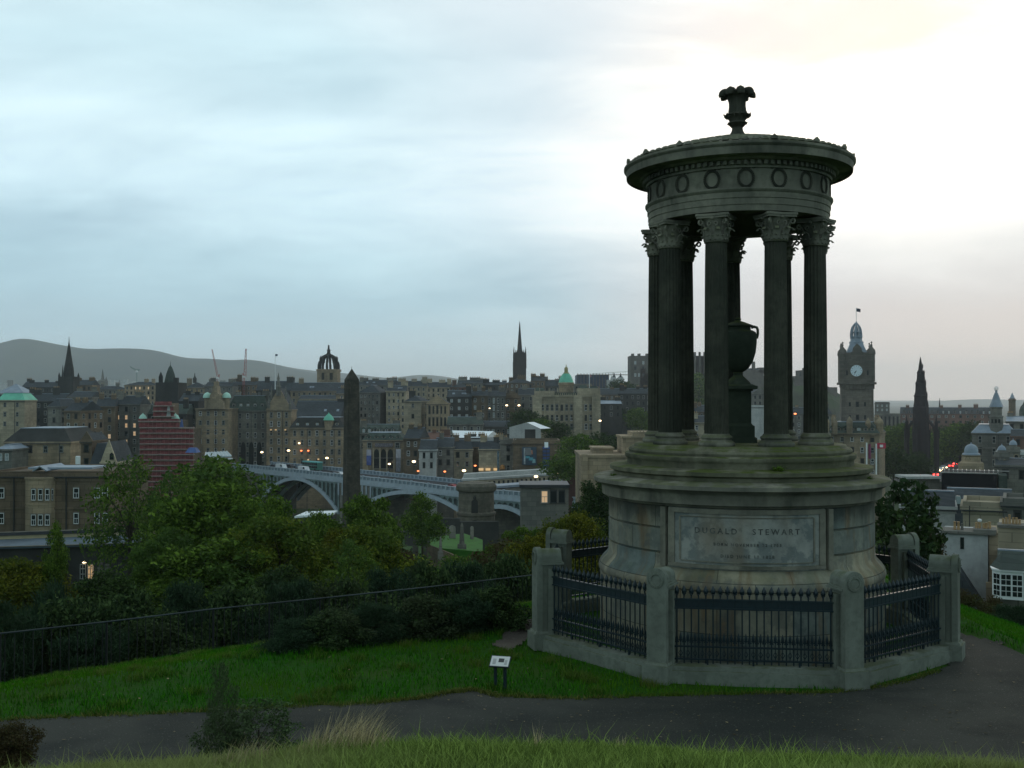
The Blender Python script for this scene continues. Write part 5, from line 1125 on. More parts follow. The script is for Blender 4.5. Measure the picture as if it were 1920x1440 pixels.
# graveyard: lawn sheet, wall, stones
gp = [P(u, v, Yy) for u, v, Yy in [(800, 1008, 158), (870, 1000, 170), (905, 1012, 160), (905, 1035, 140), (850, 1030, 140), (805, 1026, 140)]]
mb = MB(); mb.add([tuple(p) for p in gp] + [(p.x, p.y, p.z - 4) for p in gp], [tuple(range(6))] + [(i, (i + 1) % 6, (i + 1) % 6 + 6, i + 6) for i in range(6)]); 
solo('graveyard_lawn', mb, plain('bright lawn', (.030, .125, .010), .9, 0, .3, .6), tuple(gp[0]), 'small bright green graveyard lawn below the mausoleum', 'lawn', kind='structure')
gs = MB(); gs.box((0, 0, -1), (.75, .18, 2.1)); gs.prism([(-.375, 0), (.375, 0), (.3, .22), (0, .32), (-.3, .22)], .18, 'y', (0, -.09, 1.1)); gme = gs.mesh('gravestone', M['grey'])
g2 = MB(); g2.box((0, 0, -1), (.9, .9, 1.6)); g2.box((0, 0, .6), (.55, .55, 2.6), taper=.55); g2.box((0, 0, 3.2), (.3, .3, .4), taper=.05); g2me = g2.mesh('gravestone', M['grey'])
for i, (u, v, Yy, me, s, lb) in enumerate([(779, 1028, 138, gme, 1.0, 'small pale gravestone left of the graveyard lawn'), (799, 1026, 140, gme, 1.35, 'larger pale gravestone at the left end of the graveyard lawn'), (826, 1040, 130, g2me, .62, 'short pale pillar stone on the graveyard wall'),
        (866, 1028, 142, g2me, .95, 'slim obelisk gravestone in the middle of the graveyard lawn'), (848, 1012, 158, gme, 1.5, 'broad dark gravestone at the back of the graveyard lawn'), (835, 1006, 165, gme, 1.1, 'small gravestone behind the graveyard lawn'), (885, 1008, 160, gme, 1.2, 'gravestone below the mausoleum door')]):
    p = P(u, v, Yy); tag(link('gravestone', me, tuple(p), .2 * i, scale=(s, s, s)), lb, 'gravestone', 'stones in the graveyard')
wl = MB()
for a, b in zip([(760, 975), (800, 982), (862, 990)], [(800, 982), (862, 990), (935, 996)]):
    pa, pb = P(a[0], a[1], 195), P(b[0], b[1], 195); d = (pb - pa).length; wl.box(((pa.x + pb.x) / 2, 195, min(pa.z, pb.z) - 4), (d, .8, 5.8), 0)
solo('graveyard_wall', wl, M['dark'], tuple(P(850, 1000, 195)), 'dark stone graveyard wall with monuments left of the mausoleum', 'wall')
wl = MB(); pa, pb = P(800, 1020, 139), P(905, 1062, 118); 
wl.add([(pa.x, pa.y, pa.z), (pb.x, pb.y, pb.z), (pb.x, pb.y, pb.z - 2.5), (pa.x, pa.y, pa.z - 2.5), (pa.x, pa.y + .5, pa.z), (pb.x, pb.y + .5, pb.z), (pb.x, pb.y + .5, pb.z - 2.5), (pa.x, pa.y + .5, pa.z - 2.5)], [(0, 1, 2, 3), (4, 5, 6, 7), (0, 1, 5, 4), (1, 2, 6, 5), (2, 3, 7, 6), (3, 0, 4, 7)])
solo('low_wall', wl, M['brown'], tuple(pa), 'low earth coloured wall sloping down in front of the graveyard lawn', 'wall')
# crown steeple
r_ = lm('crown_steeple', 613, 720, 700, 'church tower topped with an open stone crown', 'church tower'); mb = MB(); Y = 700
pbox(mb, 594, 632.5, 696, 800, Y, 13); pbox(mb, 593, 633.5, 692, 696, Y - .4, 13.8); part('tower', mb, M['tan'], r_)
mb = MB(); pbox(mb, 603, 608, 699, 712, Y - .1, .4, k=0); pbox(mb, 618, 624, 699, 712, Y - .1, .4, k=0); part('louvred_opening', mb, M['dark'], r_)
cw = MB(); cx_, cy_ = P(613, 690, Y).x, Y + 6.6; zc = P(613, 692, Y).z; k = Y / F; R = 19 * k
for i in range(8):
    a = rad(45 * i); pts = []
    for t in np.linspace(0, 1, 8): pts.append((cx_ + R * (cos(t * pi / 2) ** .75) * cos(a), cy_ + R * (cos(t * pi / 2) ** .75) * sin(a), zc + (sin(t * pi / 2) ** 1.3 * 25 + 2) * k))
    cw.tube(pts, 2.3 * k, 5)
    for t_ in (0, .45): q = (R * cos(t_ * pi / 2) ** .75); cw.lathe([(2.3 * k, 0), (2.3 * k, 8 * k), (.1, (15 - 4 * t_) * k)], 5, (cx_ + q * cos(a), cy_ + q * sin(a), zc + sin(t_ * pi / 2) ** 1.3 * 22 * k))
plathe(cw, 613, [(4.6, 670), (5.2, 664), (3.4, 661), (3.0, 657), (4, 656), (2, 654), (1.4, 646)], Y, 8, dY=6.6); part('stone_crown', cw, M['dark'], r_)
# needle spire
r_ = lm('gothic_spire', 975, 712, 900, 'tall thin black gothic spire with pinnacles on the skyline', 'church spire'); mb = MB(); Y = 900
m_bk = stone('black spire stone', (.050, .046, .044), (.034, .033, .032), scale=.05, fine=.3, bumpd=.1)
pbox(mb, 961.5, 986.5, 680, 790, Y, 12); pbox(mb, 963.5, 984.5, 661, 680.5, Y + .8, 10.4); part('tower', mb, m_bk, r_)
mb = MB(); plathe(mb, 974.5, [(7.6, 662), (5.0, 655), (3.0, 632), (1.1, 608), (.25, 601)], Y, 8, dY=6); part('spire', mb, m_bk, r_)
for u, d in ((963.5, 1), (985.5, 1), (967, 5), (982, 5), (963.5, 11), (985.5, 11)): mb = MB(); plathe(mb, u, [(1.9, 690), (1.7, 664), (.2, 650 if d != 5 else 655)], Y, 5, dY=d); part('pinnacle', mb, m_bk, r_)
# black church spire at the left
r_ = lm('church_spire', 123, 760, 620, 'dark church steeple at the left with a slender spire above a pinnacled tower', 'church spire'); mb = MB(); Y = 620
pbox(mb, 108, 137, 706, 850, Y, 9.5); part('tower', mb, M['dark'], r_)
mb = MB(); plathe(mb, 123, [(9.5, 706), (8.5, 690), (7, 682), (4.3, 664), (2.1, 648), (.7, 640), (.8, 639), (.2, 630)], Y, 8, dY=4.5); part('spire', mb, M['dark'], r_)
for u, d in ((110, .6), (135.5, .6), (110, 8.6), (135.5, 8.6), (116, 1), (130, 1)): mb = MB(); plathe(mb, u, [(2.3, 712), (2.1, 704), (.2, 698 if u in (110, 135.5) else 684)], Y, 5, dY=d); part('pinnacle', mb, M['dark'], r_)
r_ = lm('church_spire', 192, 735, 1500, 'faint small spire far beyond the town, right of the dark steeple', 'church spire'); mb = MB(); plathe(mb, 192, [(9, 790), (8, 714), (3, 711), (.2, 692)], 1500, 6); plathe(mb, 199, [(3, 740), (3, 715), (.2, 706)], 1500, 5); part('tower_and_spire', mb, M['grey'], r_)
# conical turret tower
r_ = lm('turreted_tower', 310, 755, 520, 'dark tower with a big conical slate turret and a smaller one beside it', 'tower'); mb = MB(); Y = 520
pbox(mb, 291, 334, 717, 860, Y, 14); part('tower', mb, M['dark'], r_); mb = MB(); plathe(mb, 312, [(11.5, 719), (11, 716), (7.5, 700), (3.6, 689), (.5, 684), (.3, 677)], Y, 12, dY=6); part('conical_roof', mb, M['slate2'], r_)
mb = MB(); plathe(mb, 299, [(4, 724), (4, 706), (.4, 697)], Y, 10, dY=2); part('side_turret', mb, M['dark'], r_); mb = MB(); pbox(mb, 325, 332, 708, 718, Y, 3); part('chimney', mb, M['dark'], r_)
# cranes
def crane(label, u, v0, v1, Y, mat, jibs, hw=1.6):
    r_ = lm('tower_crane', u, v1, Y, label, 'crane', 'tower cranes'); p = P(u, v1, Y); p0 = P(u, v0, Y); mb = MB(); w_ = hw / F * Y
    n = max(4, int((p0.z - p.z) / (w_ * 2)))
    for sx_, sy_ in ((-1, -1), (1, -1), (1, 1), (-1, 1)): mb.tube([(p.x + sx_ * w_ / 2, Y + sy_ * w_ / 2, p.z - 30), (p.x + sx_ * w_ / 2, Y + sy_ * w_ / 2, p0.z)], w_ * .1, 4)
    for i in range(n): z = p.z + (p0.z - p.z) * i / n; z2 = p.z + (p0.z - p.z) * (i + 1) / n; s = 1 if i % 2 else -1; mb.tube([(p.x - s * w_ / 2, Y - w_ / 2, z), (p.x + s * w_ / 2, Y - w_ / 2, z2)], w_ * .08, 4)
    part('mast', mb, M[mat], r_); mb = MB()
    for (ua, va, ub, vb, t) in jibs:
        a, b = P(ua, va, Y), P(ub, vb, Y); up = Vector((0, 0, 1)) if abs((b - a).normalized().z) < .8 else Vector((1, 0, 0)); off = up * t * 2.4 / F * Y
        mb.tube([a, b], t * .35 / F * Y, 4); mb.tube([a + off, b + off * .4], t * .3 / F * Y, 4)
        m_ = max(3, int((b - a).length / off.length / 1.3))
        for i in range(m_): q = a.lerp(b, i / m_) + off * ((1 - .6 * i / m_) if i % 2 else 0); q2 = a.lerp(b, (i + 1) / m_) + off * (0 if i % 2 else (1 - .6 * (i + 1) / m_)); mb.tube([q, q2], t * .2 / F * Y, 4)
    part('jib', mb, M[mat], r_); mb = MB(); pbox(mb, u - 2, u + 2, v0 - 1.5, v0 + 2, Y - 1, 2); part('cab', mb, M['white'], r_)
crane('pink red luffing crane leaning left above the domed tower building', 407, 708, 760, 700, 'cranered', [(407, 708, 397, 655, 1.3), (407, 708, 411, 702, 1.5)])
crane('upright pink red crane with its jib raised', 457, 706, 760, 720, 'cranered', [(457, 706, 460.5, 654, 1.8), (457, 706, 454, 700, 1.5)], 3)
crane('small dark green crane with a drooping jib', 256, 696, 745, 1300, 'cranegreen', [(256, 696, 244, 688, 1.2), (256, 696, 262, 694, 1.6)], 1.4)
crane('faint long armed crane far beyond the bank', 1150, 699, 745, 1500, 'cranegreen', [(1150, 699, 1110, 701, .6), (1150, 699, 1190, 696, .5)], .8)
# domed bank
r_ = lm('bank', 1062, 815, 500, 'ornate sandstone bank with a green copper dome and gilded cupola', 'building'); Y = 500; mb = MB()
pbox(mb, 1000, 1126, 744, 830, Y, 22); pbox(mb, 998, 1128, 741, 744.2, Y - .9, 24); pbox(mb, 999, 1127, 776, 778, Y - .5, 23); pbox(mb, 999, 1127, 792, 794, Y - .5, 23); pbox(mb, 1000, 1126, 747, 749, Y - .4, 22.4)
for u in list(range(1003, 1127, 9)): pbox(mb, u - 1.1, u + 1.1, 749.2, 775.8, Y - .8, .9); pbox(mb, u - 1.1, u + 1.1, 778.2, 791.8, Y - .8, .9)
for u in range(1002, 1126, 4): pbox(mb, u, u + 1.6, 737.5, 741, Y - .5, .6)
for u0_, u1_ in ((1000, 1016), (1076, 1092), (1110, 1126)): pbox(mb, u0_, u1_, 743.9, 829, Y - 1.6, 1.7)

pbox(mb, 1083, 1123, 728, 741, Y + 1, 10); pbox(mb, 1005, 1040, 733, 741, Y + 2, 12); part('wall', mb, M['buff'], r_)
mb = MB(); pbox(mb, 1041, 1083, 736, 741, Y, 20); pbox(mb, 1003, 1022, 727, 733, Y + 2, 12, taper=.7); pbox(mb, 1085, 1103, 722, 728, Y + 1, 10, taper=.6); pbox(mb, 1106, 1122, 724, 728, Y + 1, 9, taper=.6); part('roof', mb, M['slate2'], r_)
mb = MB(); plathe(mb, 1064, [(14, 741), (14, 722), (15.5, 721), (15.5, 717), (13, 716)], Y, 24, dY=12); part('dome_drum', mb, M['tan'], r_)
mb = MB(); plathe(mb, 1064, [(14, 716.5), (12.5, 711), (10.5, 706), (7.5, 701), (5.5, 699)], Y, 16, dY=12, mod=lambda a, z: 1 + .03 * cos(a * 8)); part('copper_dome', mb, M['copper'], r_, 40)
mb = MB(); plathe(mb, 1064, [(6, 700), (6, 698), (4, 697), (3.6, 691), (4.3, 690), (2.6, 687.5), (.8, 686), (.5, 682), (.2, 681)], Y, 8, dY=12); part('cupola', mb, plain('ochre cupola', (.34, .30, .14), .6), r_)
for u in (1046, 1030, 1112, 1125, 1100, 1003, 1012): mb = MB(); plathe(mb, u, [(1.5, 741), (1.3, 734), (.3, 727)], Y, 6, dY=2); part('roof_statue', mb, M['buff'] if u != 1041 else M['white'], r_)
zs_ = [P(0, v, Y).z - r_.location.z for v in (770, 789, 806)]
windows(r_, [P(u, 0, Y).x - r_.location.x for u in range(1008, 1124, 9)], zs_, 1.3, 2.9, list('dawd'), y=-.02, rng=random.Random(4))
r_ = lm('flagpole', 1105, 740, 505, 'flagpole with a pale pinkish flag on the bank roof', 'flagpole'); mb = MB(); p = P(1105, 742, 505); mb.tube([p, P(1105, 702, 505)], .16, 5); part('pole', mb, M['white'], r_); mb = MB(); pbox(mb, 1105.3, 1109, 703, 707, 505, .1); part('flag', mb, plain('pink flag', (.4, .22, .24), .6), r_)
# castle on its rock
p = P(1300, 760, 1050)
mb = MB(); rng = np.random.RandomState(3)
uu = [1120, 1150, 1180, 1220, 1260, 1310, 1360, 1410, 1450, 1500, 1545, 1580, 1620]; vv = [742, 734, 716, 706, 700, 694, 700, 706, 704, 706, 722, 742, 765]
vs = []; n = len(uu)
for j, (dy, f) in enumerate(((-70, 0), (-45, .35), (-20, .75), (0, 1), (60, 1), (120, 0))):
    for u, v in zip(uu, vv):
        q = P(u, v, 1050); z = -45 + (q.z + 45) * f + rng.uniform(-2, 2) * (0 < f < 1); vs.append((q.x + rng.uniform(-4, 4), 1050 + dy + rng.uniform(-6, 6) * (f < 1), z))
mb.add(vs, [(j * n + i, j * n + i + 1, (j + 1) * n + i + 1, (j + 1) * n + i) for j in range(5) for i in range(n - 1)])
solo('castle_rock', mb, stone('castle rock', (.06, .085, .04), (.075, .07, .058), scale=.02, fine=.1, bumpd=.6), tuple(p), 'steep rock with grassy flanks below the castle', 'rock', kind='structure')
r_ = lm('castle', 1250, 720, 1040, 'castle on the rock with a square battlemented keep and lower ranges', 'castle'); Y = 1040; M['cas'] = stone('castle stone', (.135, .125, .105), (.09, .085, .075), scale=.04, fine=.3, bumpd=.1); mb = MB()
for u0, u1, v0, v1, d in ((1182, 1320, 667, 735, 24), (1200, 1320, 690, 735, 12), (1300, 1321, 667, 740, 30), (1320, 1346, 684, 740, 20), (1346, 1400, 690, 740, 20), (1400, 1432, 694, 740, 22), (1412, 1416, 678, 700, 6), (1424, 1437, 689, 700, 12), (1490, 1502, 705, 745, 22), (1502, 1524, 694, 745, 20), (1524, 1570, 726, 760, 20)): pbox(mb, u0, u1, v0, v1, Y, d)
part('wall', mb, M['cas'], r_)
mb = MB(); 
for u in (1184, 1196, 1211, 1230, 1260, 1302, 1311, 1320, 1340, 1506, 1511, 1514): pbox(mb, u, u + (5 if u < 1300 else 3), 663 if u < 1300 else (660 if u < 1325 else (681 if u < 1400 else 690)), 700, Y - .3, 4)
part('battlements', mb, M['cas'], r_)
mb = MB(); pbox(mb, 1500, 1503, 696, 706, Y, 4, taper=.2); pbox(mb, 1510, 1514, 686, 694, Y, 3, taper=.1); pbox(mb, 1402, 1431, 690, 694.2, Y, 20, taper=.5); part('roof', mb, M['slate'], r_)
windows(r_, [P(u, 0, Y).x - r_.location.x for u in (1190, 1197, 1205)], [P(0, v, Y).z - r_.location.z for v in (683, 693, 706)], 1.8, 3, ['n', 'p'], y=-.1, rng=random.Random(9))
r_ = lm('grandstand', 1115, 745, 930, 'dark blue temporary grandstand with a lattice frame beside the castle', 'grandstand'); Y = 930; mb = MB(); pbox(mb, 1082, 1142, 703, 735, Y, 30); part('seating_block', mb, plain('dark blue cladding', (.06, .08, .13), .6, 0, .4, .1), r_); mb = MB()
for i in range(11): pbox(mb, 1083 + i * 5.8, 1084 + i * 5.8, 700, 735, Y - .8, .5)
pbox(mb, 1082, 1178, 702, 703.3, Y - .8, 2); part('frame', mb, M['grey'], r_)
r_ = lm('white_house', 1155, 745, 900, 'white walled old house with dark pointed dormers below the castle', 'building'); Y = 900; mb = MB(); pbox(mb, 1140, 1168, 712, 760, Y, 14); pbox(mb, 1146, 1156, 705, 712, Y, 10, taper=.7); pbox(mb, 1159, 1170, 706, 712, Y, 10, taper=.7); part('wall', mb, M['render'], r_)
for u in (1152, 1164): mb = MB(); plathe(mb, u, [(3, 707), (.2, 699)], Y - .5, 4, dY=2); part('dormer', mb, M['slate'], r_)
windows(r_, [P(u, 0, Y).x - r_.location.x for u in (1144, 1150, 1156, 1163)], [P(0, v, Y).z - r_.location.z for v in (720, 727, 734)], 1.2, 1.8, ['n'], y=-.02)
B('dark stone building on the slope left of the columns', 1160, 1222, 738, 620, 'dark', 'gable', 728, 812, kinds='dn', chim=[(1172, 6, 14, 3), (1200, 6, 14, 3)], yaw=-12)
B('low blue roofed house right of the domed bank', 1126, 1166, 757, 560, 'dark', 'gable', 751, 790, rmat='lead', kinds='dn')
B('long stone terrace in the distance between the columns', 1300, 1420, 772, 640, 'brown', 'gable', 760, 825, kinds='dnw', chim=[(1315, 6, 16, 3), (1360, 6, 16, 3)])
B('large white gallery like hall seen right of the urn', 1404, 1450, 762, 560, 'render', 'flat', None, 815, nowin=True, name='white_hall', parapet=.5)
B('domed art gallery behind the urn pedestal', 1410, 1440, 738, 640, 'grey', 'front', 728, 800, kinds='na')
B('grey houses seen between the right hand columns', 1480, 1560, 776, 560, 'grey', 'gable', 764, 830, kinds='dwn', chim=[(1500, 6, 14, 3), (1520, 7, 15, 3)])
B('stone offices low between the left columns', 1296, 1350, 792, 430, 'buff', 'gable', 780, 830, kinds='dnw')
# stone parapet building below the bank, right
r_ = lm('parapet_building', 1160, 870, 215, 'old stone building with a heavy parapet and low tower left of the monument steps', 'building'); Y = 215; mb = MB()
pbox(mb, 1090, 1240, 858, 960, Y, 20); pbox(mb, 1088, 1242, 853, 858.2, Y - .3, 21); pbox(mb, 1168, 1240, 822, 858, Y + 3, 12); pbox(mb, 1166, 1240, 818, 822.1, Y + 2.7, 12.6); pbox(mb, 1186, 1240, 810, 818.1, Y + 4, 10)
for i in range(5): pbox(mb, 1188 + i * 6, 1190.5 + i * 6, 806, 810.1, Y + 4, 1, taper=.3)
pbox(mb, 1112, 1150, 842, 853.1, Y + 6, 8); pbox(mb, 1110, 1152, 839, 842.1, Y + 5.7, 8.6); pbox(mb, 1090, 1102, 852, 900, Y - .6, .6); part('wall', mb, M['tan'], r_)
# Clock tower hotel
r_ = lm('clock_tower', 1605, 840, 392, 'tall stone hotel clock tower with corner turrets and an openwork crown', 'clock tower'); Y = 392; kk = Y / F; ya = rad(-14); M['tw'] = stone('hotel stone', (.225, .190, .150), (.150, .135, .115), (.05, .05, .045), .06, .5, .5, bumpd=.06, joint=.8)
def tb(mb, hw, v0, v1, k=None, taper=1, u=1605.5, dep=None):
    "square storey of the turned tower"
    a = P(u, v1, Y + 7); h = P(u, v0, Y + 7).z - a.z; w_ = hw * 2 * (Y + 7) / F / (cos(ya) + abs(sin(ya))); mb.box((a.x, Y + 7, a.z), (w_, w_, h), ya, k=k, taper=taper); return a, w_
mb = MB(); tb(mb, 33, 726, 900); tb(mb, 35, 721, 726.1); tb(mb, 40.5, 717, 721.1); tb(mb, 36, 681, 717.1); tb(mb, 37.5, 677, 681.1); tb(mb, 34.5, 662, 677.1)
for i in range(6):
    for s in (0, 1):
        q = Vector((P(1605.5, 730, Y + 7).x, Y + 7, P(0, 729.5, Y + 7).z)); d = 33 * (Y + 7) / F / (cos(ya) + abs(sin(ya))); o_ = (i - 2.5) / 3 * d * .8
        off = Vector((o_, -d - .3, 0)) if s == 0 else Vector((d + .3, o_, 0)); off.rotate(Matrix.Rotation(ya, 3, 'Z')); mb.box(tuple(q + off), (.9, .9, 1.9), ya)
for (du, v0, v1, wv, off_) in ((-26, 684, 716, 3.2, 0), (26, 684, 716, 3.2, 0), (-15, 684, 716, 1.6, 0), (15, 684, 716, 1.6, 0), (-28, 730, 800, 3.4, 0), (28, 730, 800, 3.4, 0), (-9, 740, 800, 1.4, 0), (9, 740, 800, 1.4, 0)):
    for s in (0, 1):
        d = (35.2 if v0 < 720 else 32.2) * (Y + 7) / F / (cos(ya) + abs(sin(ya))); o_ = du * (Y + 7) / F * .82; off = Vector((o_, -d - .12, 0)) if s == 0 else Vector((d + .12, o_, 0)); off.rotate(Matrix.Rotation(ya, 3, 'Z')); zb_ = P(0, v1, Y + 7).z; mb.box((P(1605.5, 730, Y + 7).x + off.x, Y + 7 + off.y, zb_), (wv * kk, wv * kk, P(0, v0, Y + 7).z - zb_), ya)
tb(mb, 34, 743, 744.5); tb(mb, 34, 765, 766.5); tb(mb, 36.8, 708, 709.5); tb(mb, 36.8, 686, 687)
part('shaft', mb, M['tw'], r_)
for du, v, w_, h_ in ((0, 758, 5, 9), (0, 782, 5, 9), (-16, 758, 3, 7), (16, 758, 3, 7), (-16, 782, 3, 7), (16, 782, 3, 7), (-22, 700, 2.4, 8), (22, 700, 2.4, 8)):
    d = (36 if v < 720 else 33) * (Y + 7) / F / (cos(ya) + abs(sin(ya))); off = Vector((du * kk * .85, -d - .02, 0)); off.rotate(Matrix.Rotation(ya, 3, 'Z')); q = Vector((P(1605.5, 730, Y + 7).x, Y + 7, P(0, v + h_ / 2, Y + 7).z)) + off - r_.location
    link('window', WM['n'], tuple(q), ya, r_, (w_ * kk, 1, h_ * kk))
mb = MB(); c0 = Vector((P(1605.5, 720, Y + 7).x, Y + 7, 0)); dd = 34.5 * (Y + 7) / F / (cos(ya) + abs(sin(ya))) - .6
for sx_, sy_ in ((-1, -1), (1, -1), (1, 1), (-1, 1)):
    o_ = Vector((sx_ * dd, sy_ * dd, 0)); o_.rotate(Matrix.Rotation(ya, 3, 'Z')); q = c0 + o_; z = P(0, 679, Y + 7).z; mb2 = MB(); mb2.lathe([(1.0, -8), (1.25, -7), (1.25, 2.6), (1.5, 2.7), (1.3, 4.3), (.5, 5.2), (.2, 5.6), (.35, 6.1), (.05, 6.8)], 10, (q.x, q.y, z)); mb2.lathe([(.05, 6.6), (.42, 7.0), (.05, 7.5)], 8, (q.x, q.y, z)); part('corner_turret', mb2, M['tw'], r_, 40)
    o2 = Vector((sx_ * dd, sy_ * dd, 0)) if False else None
for rz_ in (0, 1, 2, 3):
    a_ = ya + rz_ * pi / 2; n_ = Vector((sin(a_), -cos(a_), 0)); q = c0 + n_ * (dd + .7); z = P(0, 671, Y + 7).z; g_ = MB(); g_.prism([(-2.9, 0), (2.9, 0), (2.6, 1.6), (1.7, 2.2), (1.5, 3.4), (.6, 4.6), (0, 5.0), (-.6, 4.6), (-1.5, 3.4), (-1.7, 2.2), (-2.6, 1.6)], .8, 'y', (q.x, q.y, z), rz=a_); part('gable', g_, M['tw'], r_)
mb = MB(); tb(mb, 23, 642, 664, taper=.54); part('roof', mb, M['lead'], r_)
mb = MB(); plathe(mb, 1605.5, [(13, 644), (13, 641), (11, 640), (10, 636), (10.5, 634), (11.5, 632), (11.5, 631)], Y + 7, 8)
for i in range(8):
    a = pi / 8 + i * pi / 4; x0 = c0.x; pts = [(x0 + r * kk * cos(a), Y + 7 + r * kk * sin(a), P(0, v, Y + 7).z) for r, v in ((9.5, 636), (10, 628), (9.5, 621), (7.5, 614), (4, 609), (1.5, 606))]; mb.tube(pts, .28, 5)
plathe(mb, 1605.5, [(5, 636), (4.5, 622), (3, 614), (1, 611)], Y + 7, 8); plathe(mb, 1605.5, [(9.8, 624), (10.6, 623), (9.8, 622)], Y + 7, 8); plathe(mb, 1605.5, [(2, 608), (2.4, 606), (1, 604), (.6, 602)], Y + 7, 8); part('crown_lantern', mb, M['tw'] if False else M['lead'], r_)
mb = MB(); p = P(1605.5, 605, Y + 7); mb.tube([p, P(1605.5, 577, Y + 7)], .1, 5); part('flagpole', mb, M['white'], r_)
mb = MB(); p = P(1606, 584, Y + 7); vs = []
for i in range(9):
    for z in (0, 1.25): vs.append((p.x + i * .19, Y + 7 + .12 * sin(i * 1.1), p.z + z - .04 * i))
mb.add(vs, [(2 * i, 2 * i + 2, 2 * i + 3, 2 * i + 1) for i in range(8)]); part('flag', mb, plain('dark flag', (.07, .07, .10), .7), r_)
q = c0 + Vector((sin(ya), -cos(ya), 0)) * (36 * (Y + 7) / F / (cos(ya) + abs(sin(ya))) + .02); zc = P(0, 695.5, Y + 4).z; q.x -= .35
ck = MB(); ck.lathe([(2.35, 0), (2.35, .35), (2.1, .36)], 40, k=0); ck.lathe([(2.08, .30), (2.08, .38)], 40, k=1)
for i in range(12): a = i * pi / 6; ck.box((1.72 * cos(a), 1.72 * sin(a), .385), (.46, .11, .03), a, k=2)
for ang_, l, w_ in ((rad(90 - 226), 1.1, .20), (rad(90 - 210 + 0), 1.55, .13)): ck.box((l / 2 * cos(ang_), l / 2 * sin(ang_), .42), (l, w_, .03), ang_, k=2)
me = ck.mesh('clock_face', [M['tw'], plain('white clock dial', (.62, .70, .74), .5, 0, .05, 1), M['dkmetal']]); me.transform(Matrix.Rotation(pi / 2, 4, 'X')); me.transform(Matrix.Rotation(ya, 4, 'Z')); o = link('clock_face', me, tuple(q + Vector((0, 0, zc)) - r_.location), parent=r_)
# hotel body
hb, W_, H_ = B('ornate hotel wing with domed corners around the foot of the clock tower', 1548, 1662, 812, 385, 'tan', 'mansard', 792, 905, dep=26, kinds='dwn', cp=3.2, rp=4, dorm=7, rmat='slate2', bands=(1.5, 9), name='hotel', yaw=-6, chim=[(1556, 8, 30, 3), (1584, 7, 36, 3), (1626, 8, 34, 3), (1652, 9, 30, 3)])
for u, v0, w_ in ((1553, 783, 13), (1570, 785, 10), (1598, 783, 11), (1633, 786, 10), (1655, 784, 13)): mb = MB(); plathe(mb, u, [(w_ / 2, 815), (w_ / 2, v0 + 12), (w_ / 1.8, v0 + 10), (w_ / 2.2, v0 + 5), (w_ / 5, v0 + 1), (.3, v0 - 3)], 382, 10, dY=3); wpart('corner_dome', mb, [M['tan']], hb, 40)
for i, (u, v0, v1) in enumerate(((1625, 830, 878), (1643, 832, 892))):
    r_ = lm('flagpole', u, v1, 330, ('white flagpole with a furled flag left of the red one', 'white flagpole flying a red flag')[i], 'flagpole', 'flagpoles before the hotel'); mb = MB(); mb.tube([P(u, v1 + 12, 330), P(u, v0, 330)], .22, 6); part('pole', mb, M['white'], r_)
    mb = MB(); p = P(u + (1 if i else 3), v0 + (9 if i else 30), 330); vs = []
    for j in range(9):
        for z in (0, 1): vs.append((p.x + j * (.36 if i else .12), 330 + .25 * sin(j), p.z + z * (1.7 if i else 4.5) - .03 * j * j * 0))
    mb.add(vs, [(2 * j, 2 * j + 2, 2 * j + 3, 2 * j + 1) for j in range(8)]); 
    if i: mb.box((p.x + 1.3, 329.6, p.z + .4), (1.0, .04, .8), k=1)
    part('flag', mb, [plain('red flag', (.50, .03, .07) if i else (.22, .04, .10), .7), M['white']], r_)
# gothic monument with many pinnacles
r_ = lm('gothic_monument', 1738, 880, 560, 'blackened gothic monument tower bristling with pinnacles', 'monument'); Y = 560; m_sm = stone('scorched stone', (.034, .028, .031), (.022, .020, .022), scale=.08, fine=.4, bumpd=.1)
mb = MB(); plathe(mb, 1738, [(15, 900), (14.5, 800), (14, 780), (14.5, 764), (12, 762), (11.6, 744), (12.6, 742), (9.8, 738), (9, 720), (9.8, 718), (7, 714), (6.3, 700), (7, 698), (4.2, 694), (3.2, 684), (.5, 668)], Y, 8, dY=8); part('central_tower', mb, m_sm, r_)
rg = random.Random(2)
for v, rad_, n_, h in ((764, 12.5, 8, 14), (742, 10.5, 8, 12), (718, 8, 8, 10), (698, 5.6, 8, 8), (684, 3, 4, 6), (790, 13.5, 8, 16), (752, 11, 8, 7), (729, 8.6, 8, 7), (707, 6, 8, 6)):
    for i in range(n_):
        a = i * 2 * pi / n_ + .2; mb = MB(); x = P(1738, v, Y).x + rad_ * Y / F * cos(a); plz = P(0, v + 3, Y).z; s = Y / F; mb.lathe([(1.2 * s, -3 * s), (1.2 * s, h * .35 * s), (1.6 * s, h * .4 * s), (.15 * s, h * s)], 5, (x, Y + 8 + rad_ * s * sin(a), plz)); part('pinnacle', mb, m_sm, r_)
for sx_, sy_ in ((-1, -1), (1, -1), (-1, 1), (1, 1)):
    mb = MB(); u = 1739 + sx_ * 20; d = 8 + sy_ * 6; plathe(mb, u, [(5.2, 900), (4.8, 812), (5.4, 810), (3.2, 806), (3, 794), (3.6, 793), (1.6, 789), (.2, 778)], Y, 6, dY=d)
    for q in range(4): plathe(mb, u + (-3.6, 3.6, -3.6, 3.6)[q], [(1, 822), (1, 806), (.1, 797)], Y, 4, dY=d + (-1, -1, 1, 1)[q])
    mb.tube([P(u, 822, Y) + Vector((0, d, 0)), P(1738 + sx_ * 15, 800, Y) + Vector((0, d, 0)), P(1738 + sx_ * 11, 786, Y) + Vector((0, 8, 0))], .8, 5); part('corner_pier', mb, m_sm, r_)
